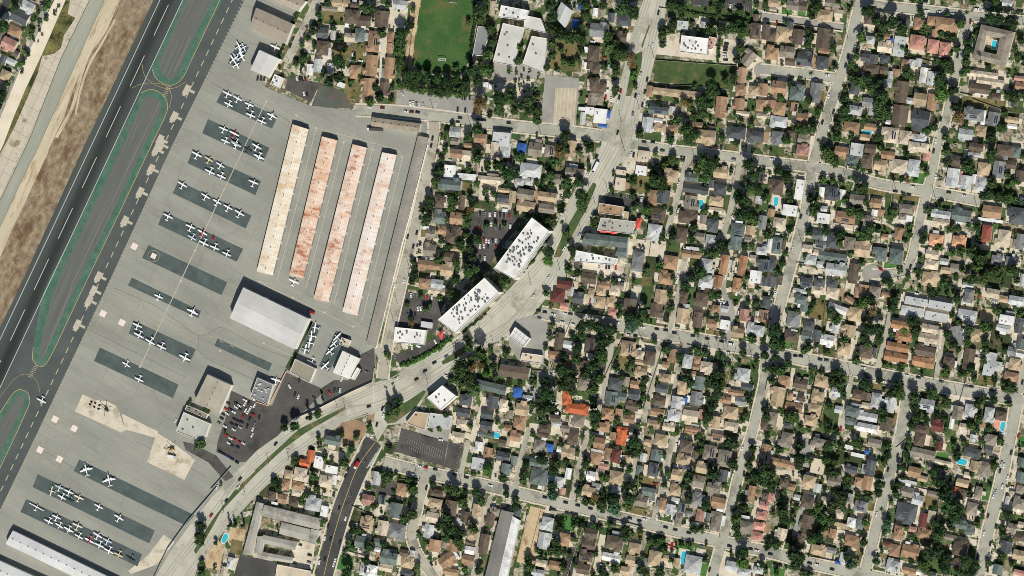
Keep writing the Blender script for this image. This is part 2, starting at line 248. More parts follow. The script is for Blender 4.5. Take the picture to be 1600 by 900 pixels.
(400,225,5): """
H 1250 60 80 60 o;H 1340 10 80 30 o;S 1310 70 60 60 k;H 1490 30 50 90 k;H 1555 40 70 100 l;S 1590 100 20 30 x;H 1210 175 75 90 w f;H 1315 205 120 40 w f;H 1460 225 150 50 k;H 1210 255 150 70 n;H 1145 360 65 80 b;S 1183 350 12 60 w;H 1285 365 40 100 b;H 1555 290 90 30 t;H 1555 340 100 50 d;S 1550 380 90 30 k;S 1555 415 30 20 w;H 1145 460 80 80 n;S 1080 460 30 50 g;H 1250 465 80 80 o;H 1090 560 60 60 m;H 1170 540 60 55 o;H 1235 580 100 100 b;H 1085 665 80 80 m;H 1190 705 90 60 b;H 1060 755 100 60 o;H 1195 790 80 80 t;S 1135 765 50 50 o;H 1050 870 70 60 o;H 1130 875 80 60 l;S 1240 655 50 30 t;S 1060 525 40 20 w
T 1150 160 30;T 1120 170 30 d;T 1115 230 40;T 1180 50 25;T 1160 100 22;T 1380 80 45;T 1370 40 35;T 1330 160 25;T 1510 120 50 d;T 1570 180 50 d;T 1570 240 40 d;T 1380 250 25;T 1080 340 35;T 1085 380 35;T 1210 340 35;T 1240 350 35;T 1220 390 30;T 1340 330 30 d;T 1340 410 35 y;T 1370 370 25;T 1450 360 25;T 1070 450 45 d;T 1050 500 25;T 1195 470 25;T 1310 450 30 d;T 1320 500 25;T 1270 610 40 d;T 1270 640 30 d;T 1200 640 30;T 1140 720 35;T 1250 730 35 d;T 1320 750 40 d;T 1330 790 40;T 1340 640 40 d;T 1350 700 40 d;T 980 740 25;T 985 820 35 d;T 975 855 30 d;T 1240 840 30 d;T 1380 590 40 d;T 1550 850 45;T 1530 870 30;T 1440 520 25;T 1500 505 20;T 1550 510 20;T 1310 570 25;T 1000 770 20;T 1380 770 30;T 1340 830 25;T 1500 340 20;T 1040 410 25
P 1450 300 110 100 c;P 1290 75 90 60 c;P 1120 600 200 25 c;P 1020 650 50 100 c;P 1460 130 120 110 k;L 1150 165 50 60 g;L 1320 270 60 50 d;L 1420 380 100 50 k;L 1045 570 30 60 d
C 1400 435 90 d;C 1425 437 90 g;C 1462 440 90 w;C 1495 440 90 w;C 1525 445 90 d;C 1550 447 90 d;C 1580 450 90 r;C 1398 530 90 r;C 1428 495 90 d;C 1470 500 90 w;C 1500 520 90 g;C 1525 522 90 d;C 1590 515 90 w;C 1425 600 90 r;C 1440 605 90 w;C 1455 607 90 w;C 1500 605 90 w;C 1478 605 90 d;C 1525 610 90 d;C 1400 640 90 w;C 1425 637 90 w;C 1450 640 90 d;C 1500 645 90 r;C 1520 640 90 d;C 1330 520 10 d;C 1325 545 10 d;C 1430 715 90 w;C 1400 710 90 d;C 925 855 105 w;C 870 885 105 w;C 948 580 105 d;C 983 640 105 d;C 1005 555 105 d;C 1025 460 105 d;C 1365 800 40 w;C 1340 810 40 l;C 1095 10 105 d
""",
(800,225,8): """
S 60 25 60 60 u;H 145 35 90 90 m;H 235 45 70 80 m;H 365 30 60 110 t;H 115 165 140 90 l h;H 45 240 60 50 l;H 105 235 55 50 l;H 390 180 120 60 m;S 265 215 80 60 m;H 85 315 110 70 m g;H 220 330 120 60 t g;H 85 390 115 70 t g;H 215 405 100 60 m g;H 0 330 40 80 t;S 680 185 60 45 k f;H 675 250 65 80 k f;S 720 260 20 40 o;H 805 165 70 60 w f;H 820 75 70 70 k f;H 990 200 90 80 t;H 880 335 60 100 o;H 945 330 80 90 d;H 915 440 90 80 b;H 890 545 90 90 l h;H 1120 210 80 50 n;H 1150 285 160 50 d;H 1115 365 80 90 m;H 1100 460 120 80 b;H 1060 570 70 100 b;H 1300 285 80 70 d;S 1252 250 40 50 d;H 1275 360 90 60 t;S 1270 415 80 35 k;H 1255 510 70 90 d;H 1195 470 45 60 m;H 1240 605 65 80 l;S 1175 580 50 50 m;H 1120 690 120 45 o;S 1140 655 60 20 l;H 990 740 90 90 o;H 960 840 90 80 o;H 1305 180 90 70 t;H 1410 535 90 80 n;H 1400 620 75 90 n;S 1490 540 50 60 t;S 1475 600 40 40 m;H 1550 210 50 70 b;S 1540 350 40 50 l;H 1565 490 50 90 g;H 1560 670 70 50 l;H 1575 760 70 80 d;S 1510 715 50 40 k;H 1325 755 50 130 z a12;H 1440 760 50 130 z a12;H 1290 860 50 80 z a12;H 1405 870 50 70 z a12;H 1215 765 75 100 l;H 1210 865 90 70 l;H 1520 830 70 80 w f;H 1580 860 40 60 d;H 480 840 100 70 b;H 575 885 80 50 o;H 660 885 80 50 m;H 330 880 100 50 x;H 785 735 75 130 g
T 300 60 45 y;T 290 25 35 y;T 240 190 40;T 340 240 45;T 410 230 45 d;T 430 310 50 d;T 430 370 45;T 340 310 40;T 300 410 30 d;T 240 410 25;T 480 30 30;T 330 20 40;T 20 180 30 d;T 220 150 20;T 30 440 25;T 90 440 25;T 150 460 40 d;T 210 480 40;T 260 490 30;T 230 660 45 d;T 225 730 40 l;T 170 670 25;T 520 470 30;T 510 510 25;T 330 560 30;T 340 490 35 p;T 370 640 35 d;T 410 800 35;T 380 680 30;T 890 220 60 d;T 930 240 50 d;T 880 180 40 d;T 900 60 20;T 1000 90 30;T 960 120 22;T 1200 100 60;T 1240 110 55 d;T 1160 140 40;T 1210 190 45;T 1280 90 30;T 1370 180 20;T 1480 110 50 d;T 1500 190 50 d;T 1490 260 40 d;T 1410 310 40 d;T 1440 350 50 d;T 1430 430 60 d;T 1490 460 40;T 1540 280 35;T 850 400 35;T 850 290 25;T 1000 430 20;T 1000 570 35 d;T 940 580 30;T 1140 510 35;T 1120 590 30;T 1300 620 40 d;T 1320 650 35 d;T 1250 670 40;T 1220 690 25;T 1180 800 45;T 1120 830 35 d;T 1080 870 40 d;T 1360 290 20;T 930 750 30;T 920 780 25;T 840 790 25;T 1590 570 30;T 1500 640 25;T 1470 830 25;T 1010 840 25;T 760 860 25;T 640 860 30;T 560 830 20;T 350 790 25;T 790 650 22 p;T 1450 650 20;T 500 350 25 p;T 720 220 20;T 640 190 18;T 620 280 22;T 480 160 20;T 200 600 25;T 110 740 25
L 990 100 120 90 g;L 1215 360 30 70 b;L 1340 365 40 100 g;L 960 470 30 60 g;L 870 770 80 160 k;L 1370 20 60 30 d;L 1000 640 100 90 g;L 800 250 100 100 d;L 1140 740 60 50 g;L 840 860 60 60 d;L 990 360 30 60 d;P 840 650 240 100 c a4;P 540 770 320 80 c a8;P 760 100 120 130 c a5;P 1180 375 60 110 c;P 1060 800 60 160 c;P 1150 280 70 90 c;P 1110 860 60 60 c;P 60 210 170 80 c;P 1460 230 20 160 g a12
C 475 187 115 w;C 530 80 115 d;C 325 655 125 w;C 230 832 125 w;C 420 570 120 l;C 745 65 100 w;C 760 70 100 d;C 728 135 95 w;C 1040 250 105 w;C 1075 95 105 d;C 1385 97 8 g;C 1040 415 105 w;C 545 762 95 l;C 562 765 95 w;C 590 768 95 d;C 607 768 95 d;C 630 770 95 w;C 648 773 95 r;C 830 600 70 l;C 880 608 50 d;C 920 615 60 d;C 800 640 60 d;C 822 645 60 d;C 745 330 95 d;C 775 332 95 d;C 810 345 95 w;C 735 405 95 d;C 755 405 95 u;C 785 410 95 w;C 1400 785 100 w van;C 1035 830 100 w;C 1335 835 100 w;C 940 42 8 n;C 995 10 5 w;C 700 825 20 g;C 690 850 20 g;C 1380 460 60 w;C 1395 730 100 w;C 380 835 20 w
W 1180 380 30 60;W 1530 845 28 50;W 1592 635 14 40
""",
(1200,225,8): """
H 215 40 80 70 p;H 460 50 90 70 o;H 555 35 80 80 l f;H 525 105 80 70 n;H 640 30 70 60 b;H 620 110 60 90 b;H 700 130 75 70 t;S 770 130 30 50 k;S 750 70 80 50 o;H 820 140 100 90 k h;H 910 150 75 110 l h;H 940 20 130 60 k h;S 990 75 40 60 q;H 1180 105 80 60 b;H 1300 20 90 50 b;H 1290 68 80 28 l;H 1480 40 100 70 b;H 1555 50 50 70 n;H 1350 155 80 80 t;H 1155 210 80 120 l;S 1203 230 14 120 q;H 1237 240 70 90 l;H 1330 250 70 90 l;S 1290 220 30 60 w;H 1440 160 70 110 g;S 1520 130 60 50 b;H 1580 200 60 70 b;H 55 270 80 100 b;H 195 285 50 130 w f;H 135 415 90 70 w f;S 20 430 40 50 o;H 70 495 80 70 k;H 55 635 60 110 n;S 10 630 28 80 w;S 97 630 26 60 b;H 20 760 60 90 d;H 20 860 60 70 d;S 70 850 40 60 b;H 395 310 80 90 d sol;S 336 300 36 60 w;S 462 315 36 60 w;H 345 465 80 65 w f;S 350 405 40 35 l;H 555 350 90 70 m;H 675 370 70 60 o;S 705 430 36 40 o;S 665 430 36 40 w;H 485 460 120 75 o g;S 470 512 120 22 k;H 865 405 100 60 m h;H 840 455 50 40 m;S 872 465 55 36 w f;H 625 480 60 70 m;H 815 560 50 80 o;S 730 580 40 35 o;H 310 570 70 60 n;S 355 580 26 50 l;H 325 630 70 50 g;H 410 610 90 90 d;H 510 625 70 90 m;S 245 655 60 50 k;S 305 680 40 40 k;H 405 705 180 55 n;H 265 725 75 60 l;H 425 785 130 75 l;S 335 755 60 40 l;H 590 660 100 100 t;S 630 650 28 36 w;H 705 690 75 90 n;H 800 705 85 100 n;H 535 810 60 130 b;H 240 865 75 60 d;H 320 870 70 60 d;H 400 875 70 60 d;H 1080 440 120 50 l;H 1080 488 110 40 k;H 1210 450 120 80 n;H 1400 425 120 80 o;S 1390 477 150 18 w;H 1560 450 100 110 d;S 1585 360 30 50 d;H 1050 600 90 75 v h;H 1195 610 90 70 v h;H 1365 560 60 110 j h;H 1475 590 80 110 k;H 1575 610 50 100 g;H 1025 690 80 60 k;H 1020 755 90 60 k;S 1100 735 50 40 l;S 1110 790 60 40 t;S 1180 780 80 60 m;H 1430 725 70 60 g;H 1520 735 70 60 g;H 1010 845 100 90 t;H 1590 850 30 80 l;S 600 890 60 20 o;H 1250 885 70 36 l
T 370 50 45;T 380 90 40;T 420 110 35;T 350 20 30;T 600 40 25;T 700 30 30;T 570 140 30;T 600 160 25;T 120 200 35;T 60 160 40 d;T 130 290 40 d;T 140 350 30;T 340 230 30;T 400 230 25;T 460 240 25;T 530 210 32 p;T 555 205 32 p;T 580 220 32 p;T 560 270 45 d;T 600 250 35 d;T 270 330 40 d;T 290 380 45 d;T 280 440 30;T 480 350 25;T 500 410 40;T 560 420 35;T 250 550 30 d;T 360 540 30 d;T 440 560 40 d;T 450 620 30;T 640 520 40;T 590 560 40;T 570 450 30;T 1000 420 30;T 1120 50 30;T 1250 130 45;T 1390 60 45;T 1400 100 30;T 1270 170 25;T 1380 310 35;T 1440 320 35 d;T 1500 330 35;T 1550 340 25;T 1400 240 35;T 1310 510 30 d;T 1150 520 35;T 1190 530 25;T 1260 510 25;T 965 600 35 d;T 980 560 25;T 1070 650 30;T 1150 680 30;T 1200 670 35;T 1260 670 40;T 1330 700 55;T 1300 650 35;T 1300 760 40;T 1380 800 40;T 1430 790 40;T 1270 840 45;T 1540 780 50;T 1510 800 30;T 1220 790 30;T 950 800 30;T 940 830 25;T 1180 840 30;T 1110 860 30;T 820 790 25;T 740 850 30 d;T 590 740 30;T 480 770 20;T 230 700 25;T 90 750 25;T 140 540 25;T 110 590 22;T 790 420 30;T 870 230 30 y;T 990 190 25 l;T 1010 880 22;T 690 100 22;T 1440 830 35;T 1350 840 35;T 1560 850 30;T 420 740 22;T 360 760 20;T 1340 430 20;T 1560 230 30;T 730 540 18
L 55 45 90 60 g;L 225 75 80 40 d;L 675 300 120 50 d;L 755 380 50 140 g;L 680 520 60 70 g;L 760 530 60 70 g;L 875 550 40 90 g;L 940 220 100 80 b;L 870 330 160 50 d;L 1100 380 110 40 g;L 1420 280 180 80 k;L 140 500 50 90 g;L 800 770 60 30 b;L 745 765 40 50 b;L 1320 680 100 100 g;L 1470 440 20 80 g;L 70 770 40 90 g;L 1400 820 260 130 k;P 1400 650 260 40 c;P 480 520 160 30 c;P 210 700 40 100 g;P 1130 590 50 120 c;P 330 800 280 40 c a9;P 50 370 60 90 c;P 1520 440 60 90 c
C 25 95 6 w;C 270 265 105 w;C 240 320 105 w;C 245 430 105 g;C 205 455 105 d;C 155 655 105 w;C 60 562 10 w;C 670 185 95 w;C 905 268 10 w;C 1050 200 100 w;C 795 297 8 d;C 880 318 8 d;C 1130 303 10 d;C 1225 323 10 w;C 1085 352 10 d;C 1130 655 100 w;C 1460 663 8 w;C 850 605 10 w;C 705 785 30 r;C 870 825 20 d;C 890 770 105 d;C 715 350 100 w;C 660 430 10 w;C 1480 700 95 g;C 395 820 10 w;C 1035 45 100 d
W 50 360 28 60;W 1520 415 28 40 lime
""",
(800,450,8): """
H 290 50 80 90 x h;S 325 115 50 50 q;H 370 20 30 60 l;H 415 65 70 70 d;H 495 30 40 60 t;H 555 20 60 60 t h;H 640 25 70 50 k h;H 545 90 70 75 t h;H 620 90 65 65 t h;H 630 150 65 50 q h;H 735 110 80 90 b;H 930 55 80 95 t;H 900 140 75 90 b;S 940 205 70 36 k;H 1075 60 50 80 b;H 1065 175 75 100 t;S 1085 125 40 50 l;H 1185 75 80 90 b;H 1160 200 60 100 b;H 1275 130 50 50 o;S 1330 130 40 40 l;H 1250 225 60 60 o;H 1330 230 60 60 w f;H 1450 170 60 80 p;H 1570 175 70 80 o;S 1535 180 36 70 w;H 1520 265 110 70 l;H 1410 280 80 60 t;H 1590 90 50 80 d;H 1395 10 50 30 o;H 295 330 60 110 b;S 350 355 60 50 l;H 485 360 65 100 b;S 440 370 18 60 w;S 490 430 30 45 w;H 265 420 80 50 o;H 345 450 60 70 o;H 440 490 70 60 b;H 550 500 50 60 b;H 725 380 95 100 t h;H 800 420 55 55 k;H 862 440 65 90 b;S 795 465 60 30 t;H 805 525 80 50 t;H 645 600 90 80 d;S 710 585 40 60 m;H 775 605 75 50 o;H 620 690 80 90 n;S 690 680 50 50 n;H 765 665 70 70 d;H 750 740 80 60 b;H 595 790 75 80 o;S 665 780 40 50 o;H 730 820 75 50 o;H 570 870 80 60 o;H 445 600 70 90 m;S 400 600 28 60 k;S 405 540 40 40 k;H 690 885 70 36 r;H 342 688 56 95 r h a4;H 405 757 150 66 r h a8;H 60 760 80 80 t;H 45 850 80 80 o;H 270 815 70 45 b;S 285 850 50 36 l;H 415 830 75 80 m;S 365 830 26 70 k;H 205 880 80 50 b;H 330 880 60 45 m;S 35 655 60 60 u;S 95 690 60 40 l;H 1005 425 50 90 o;H 960 480 45 40 o;H 1095 460 60 90 l;H 1158 450 45 50 o;S 1150 495 40 36 o;H 1215 495 80 70 k;S 1135 540 40 40 t;H 955 560 80 50 t;H 935 630 80 50 d;H 920 705 80 50 b;H 910 775 85 45 o;H 885 850 80 50 t;H 1060 625 55 90 t;H 1030 715 70 80 l;H 1010 800 80 70 l;H 980 870 80 50 k;H 1175 595 65 90 n;S 1138 590 20 70 w;H 1150 690 75 90 g;S 1197 700 22 50 w;S 1085 700 25 45 u;H 1115 800 100 75 k;S 1090 752 50 30 k;S 1185 790 36 60 p;H 1130 885 100 36 o;H 1445 545 85 90 l h;S 1470 620 70 40 d;H 1335 700 70 45 o;S 1345 635 40 30 t;H 1400 655 100 36 o;H 1430 710 65 55 g;H 1365 780 90 80 t;H 1270 840 60 80 t;H 1370 865 90 55 k;H 1580 860 50 60 b
T 215 30 30;T 395 130 30;T 430 220 50 d;T 480 220 50 d;T 540 230 50 d;T 600 250 45 d;T 570 320 55 d;T 560 380 50 d;T 610 310 40 d;T 540 420 40;T 430 290 35;T 740 220 55 b;T 750 170 45 d;T 820 140 45 d;T 790 200 40;T 670 170 25;T 660 110 25;T 710 150 30;T 850 200 22;T 1000 120 25;T 990 40 30;T 970 200 25;T 1280 200 20;T 1240 40 30;T 1480 90 25;T 1500 310 40 d;T 1320 290 25;T 1440 300 20;T 1160 280 25;T 400 370 40 d;T 330 430 40 d;T 310 500 50 d;T 350 540 60;T 320 590 60;T 400 440 35;T 500 480 50 d;T 460 530 40;T 540 560 45;T 510 610 45;T 240 310 25;T 210 380 22;T 570 450 30;T 200 570 40 d;T 210 640 50 d;T 240 660 45 d;T 190 690 40 d;T 220 740 45;T 180 760 40;T 500 730 35;T 520 780 50 d;T 520 840 35;T 180 820 25;T 660 830 30;T 690 560 25;T 820 620 30;T 820 680 25;T 830 570 30 d;T 740 470 35;T 720 510 20;T 950 390 30;T 1050 420 30 d;T 980 370 25 d;T 1090 550 40 d;T 1120 600 30;T 1150 380 25;T 1200 410 30;T 1220 560 25;T 1220 600 30;T 1280 530 45 d;T 1310 540 35;T 1260 600 50 d;T 1280 650 45 d;T 1300 590 40;T 1350 480 25;T 1445 400 35 d;T 1580 410 40 d;T 1590 510 25;T 1510 510 18;T 1240 740 35 d;T 1220 800 40 d;T 1210 850 30;T 1460 800 25;T 1440 830 25;T 1580 750 30 d;T 1580 800 35;T 930 820 30;T 800 740 25;T 1170 840 18 l;T 1340 430 20 p;T 1310 425 20 p;T 1365 435 20 p;T 1480 690 30 d;T 790 860 22;T 1420 190 20;T 640 250 30 d;T 380 640 35;T 480 640 30;T 1060 480 20;T 870 870 20;T 850 700 18
L 685 470 70 70 d;L 40 590 90 40 g;L 1260 285 100 40 d;L 1400 320 80 40 d;L 1510 510 60 120 g;L 850 60 40 150 g;L 515 155 50 40 g;L 1330 560 60 70 d;L 1440 770 60 50 d;L 270 115 40 40 d;P 800 370 20 100 c;P 860 365 100 40 c;P 640 500 30 60 c;P 560 640 40 220 c;P 770 60 60 140 k;P 1000 220 40 90 c;P 210 600 110 170 g a4;P 120 700 70 160 g a4;P 1310 200 120 260 g a3;P 1450 240 60 120 k;P 1300 740 120 60 c
C 135 52 120 w;C 165 143 8 d;C 205 152 8 d;C 257 165 8 w;C 330 160 8 w;C 365 162 8 d;C 170 190 8 g;C 267 207 90 w;C 315 215 8 w;C 380 228 8 w;C 657 218 8 w;C 815 247 8 w;C 725 293 8 w;C 770 300 8 d;C 905 258 8 d;C 960 265 8 d;C 1015 282 8 d;C 1130 300 8 d;C 1220 318 8 d;C 1370 350 8 w van;C 1310 335 8 d;C 1350 405 8 w;C 1130 365 8 n;C 1105 360 8 l;C 490 85 100 r;C 485 120 100 d;C 1035 240 8 n;C 860 550 20 w;C 215 565 10 d;C 225 600 10 d;C 195 612 10 g;C 205 655 10 d;C 120 550 10 w;C 115 610 10 w;C 125 630 10 w;C 110 690 10 w;C 260 525 100 w;C 265 720 10 w;C 1305 95 95 w;C 1325 98 95 w;C 1345 100 95 d;C 1282 95 95 d;C 1285 470 95 r;C 1380 230 100 w
""",
(1200,450,10): """
H 200 20 90 30 l;H 310 15 80 50 k;H 405 25 80 60 k h;H 580 30 80 70 o;H 665 25 70 70 m;H 510 75 60 40 o a30;H 740 40 60 30 o;H 205 75 80 55 n;H 160 195 85 100 g;H 225 120 50 60 n;H 145 305 90 70 b;H 255 240 70 55 d;H 240 300 70 50 n;H 305 300 50 80 d;H 435 130 120 50 w a20;H 420 250 50 70 l;H 370 325 85 70 w;H 545 165 80 90 t;H 510 270 75 80 t;H 475 380 80 80 t;H 610 400 85 80 b;S 667 405 18 60 d;H 925 85 140 50 l f;H 1075 110 145 50 l f;H 900 145 140 55 l f;H 1050 180 140 55 l f;H 835 235 130 55 z;H 850 305 110 60 z;H 810 370 140 55 z;H 800 435 150 60 z;H 1010 255 105 55 k;H 1000 315 120 60 k;H 985 395 130 65 b;H 970 465 140 65 z;S 1072 310 36 100 k;H 1125 470 65 80 b;H 1255 445 70 140 b;H 1185 300 60 130 g a-10;H 1245 170 120 70 l;H 1305 290 80 70 t;H 1385 475 70 150 l f;H 1435 490 45 60 l f;H 1490 200 90 60 w f;H 1470 252 90 40 l;S 1510 165 50 40 l;H 1570 235 50 100 d;H 1580 350 50 70 n;H 1525 395 55 55 g;S 1570 420 50 24 w;H 1540 480 70 80 t;H 1520 555 90 60 o;H 1255 50 55 90 g;H 1405 35 80 60 k;H 1475 70 80 45 t;H 1550 80 90 60 l;S 1222 80 26 36 w;H 60 680 80 130 t g;H 100 580 75 70 o;H 5 620 36 80 k;H 205 600 90 60 b;H 335 585 90 75 t h;H 310 675 80 60 t h;H 290 755 85 60 t h;H 265 830 80 65 t h;H 135 680 40 50 o;H 205 690 40 40 b;H 160 745 110 60 o;H 30 815 55 80 m;H 120 860 50 36 d;H 425 650 60 60 l;S 440 760 45 45 l;H 565 665 75 60 b;S 620 680 36 50 b;H 675 705 65 100 l;S 610 735 50 36 k;H 525 775 90 60 n;S 545 735 70 26 l;H 520 835 75 45 n;H 620 805 130 55 l;H 620 875 130 55 w;H 765 730 60 100 l;H 740 850 80 90 b;H 995 730 90 70 l;H 1185 780 65 90 m;S 1148 840 26 80 w;H 1260 770 65 90 l;H 1220 870 50 50 k;H 1380 795 60 100 l;H 1455 800 70 60 b;H 960 885 90 50 b;H 1060 865 75 70 x
T 40 250 60 d;T 30 340 60 d;T 80 360 40;T 600 80 45;T 640 60 40 d;T 570 110 30;T 660 140 45 y;T 620 250 45 d;T 600 300 40 d;T 680 250 45 d;T 690 310 40;T 620 350 30;T 780 110 40 d;T 790 60 40 d;T 855 262 26 l;T 900 210 40;T 920 250 40;T 920 310 25;T 1060 240 25;T 1120 280 35 d;T 1150 170 30;T 1180 60 40 d;T 1190 210 30;T 1340 230 45;T 1380 230 40 d;T 1250 260 40;T 1240 330 35;T 1150 350 35;T 1190 390 25;T 1350 330 35 d;T 1360 390 30;T 1340 450 30;T 1110 520 40;T 1270 500 35 d;T 1280 560 30;T 1210 540 30;T 1500 610 40;T 1530 620 35;T 1580 160 30;T 390 150 35;T 430 190 35;T 270 130 25;T 250 20 20;T 480 320 30;T 445 360 22;T 560 450 30;T 560 400 25;T 255 360 35 d;T 220 400 25;T 370 400 25;T 840 490 25;T 730 480 25;T 900 490 20;T 40 430 30 d;T 120 460 35 d;T 425 520 40 d;T 690 565 30 d;T 590 580 40 d;T 620 610 35;T 820 590 40 d;T 810 640 45;T 770 650 40 d;T 840 680 30;T 60 510 40;T 20 500 30 d;T 100 500 25;T 30 580 30;T 270 510 20;T 440 590 45;T 400 580 30 d;T 460 640 25;T 480 680 22;T 910 680 45 d;T 910 730 40 d;T 930 800 35;T 900 850 40 d;T 980 810 40 d;T 1000 640 25 d;T 1010 680 30;T 1110 700 45;T 1060 740 30;T 1050 790 30 d;T 1110 830 30;T 1310 720 35;T 1340 700 30;T 1410 690 35 d;T 1320 830 30;T 1390 870 35;T 1500 720 30;T 720 760 35 d;T 720 810 35 d;T 150 800 45;T 120 800 35;T 75 760 30;T 180 830 25;T 240 760 20;T 1270 850 35;T 380 890 30;T 1040 650 25;T 350 280 20;T 190 150 20
L 315 130 110 130 d;L 365 390 100 60 g;L 560 470 80 30 g;L 765 485 100 30 g;L 970 530 120 30 g;L 385 810 110 190 g;L 1445 340 120 120 k;L 1370 580 120 50 d;L 600 620 60 60 g;L 680 620 80 40 d;L 205 530 70 40 g;L 100 350 80 60 b;L 1310 800 60 80 d;L 1100 0 130 50 g;L 1100 680 80 60 g;L 790 820 40 80 d;P 1370 170 90 80 s;P 570 220 60 180 c;P 530 370 40 150 c;P 1190 700 160 60 c;P 1450 860 80 80 p;P 1300 470 50 160 c;P 470 780 40 200 c;P 990 150 330 200 c a10
C 170 425 8 d;C 205 428 8 d;C 325 448 8 d;C 365 453 8 n;C 595 500 10 w;C 610 540 10 d;C 620 560 10 d;C 865 547 10 w;C 940 560 10 d;C 1083 585 10 n;C 1240 615 10 g;C 1270 617 10 d;C 1400 640 10 d;C 1305 690 10 d;C 1370 695 10 d;C 1340 692 10 g;C 720 585 10 w;C 335 515 10 d;C 1590 590 100 d;C 770 320 95 u;C 440 210 95 l;C 25 30 100 l;C 45 32 100 w;C 8 35 100 w;C 1325 45 95 r;C 1425 92 10 w;C 1480 430 100 w;C 930 35 10 w;C 1065 370 10 w;C 1330 395 100 w;C 500 610 105 w;C 290 360 100 w;C 455 880 100 r;C 1555 100 100 w
W 1470 865 36 55
""",
(400,450,8): """
H 1130 20 110 40 k;H 1310 700 80 70 d;H 1295 780 90 60 d;H 1290 850 80 60 k;H 1480 715 70 80 d;H 1445 790 80 60 d;H 1440 860 80 55 d;H 1545 735 55 80 k;H 1575 875 50 40 o;S 1585 790 36 55 m;S 1065 230 70 36 l f
T 815 400 25 d;T 820 430 25;T 970 220 25 y;T 950 110 20;T 965 180 25 d;T 1060 140 30;T 1030 50 22;T 1090 110 20;T 1150 60 25;T 1210 30 40;T 1310 310 30 d;T 1330 365 40;T 1400 400 60 d;T 1400 480 45 y;T 1360 500 40 y;T 1270 480 60 d;T 1270 560 50;T 1320 570 50;T 1350 620 45;T 1480 470 35 d;T 1440 540 30 l;T 1510 40 20;T 870 760 45;T 830 790 30;T 900 720 30;T 240 850 45 d;T 170 860 35 d;T 390 790 30;T 1590 600 30;T 1570 410 25;T 1340 860 25;T 1140 880 25;T 1510 840 22;T 1490 560 22;T 840 730 22 c;T 885 700 22 c;T 345 810 20 c;T 390 790 20 c;T 1510 770 20;T 940 300 14
L 1445 520 60 60 b
C 970 45 90 w;C 1025 45 90 d;C 1070 60 90 r;C 1100 60 90 w;C 1150 65 90 w;C 1012 130 90 w;C 1030 127 90 w;C 955 155 90 w;C 995 165 90 d;C 945 365 90 w;C 975 370 90 w;C 1015 365 10 w van;C 870 430 90 g;C 1120 335 60 w;C 1115 468 150 d;C 1057 520 150 d;C 1003 572 155 d;C 705 742 165 d;C 795 795 110 w;C 755 855 105 d;C 790 755 110 d;C 210 615 60 w;C 265 680 110 w;C 243 665 110 d;C 535 570 110 w;C 690 525 20 g;C 655 515 100 d;C 270 575 100 d;C 490 640 100 d;C 525 640 100 w;C 510 643 100 n;C 460 655 60 r;C 415 690 70 d;C 20 810 100 d;C 1190 430 145 g;C 1190 550 20 w
""",
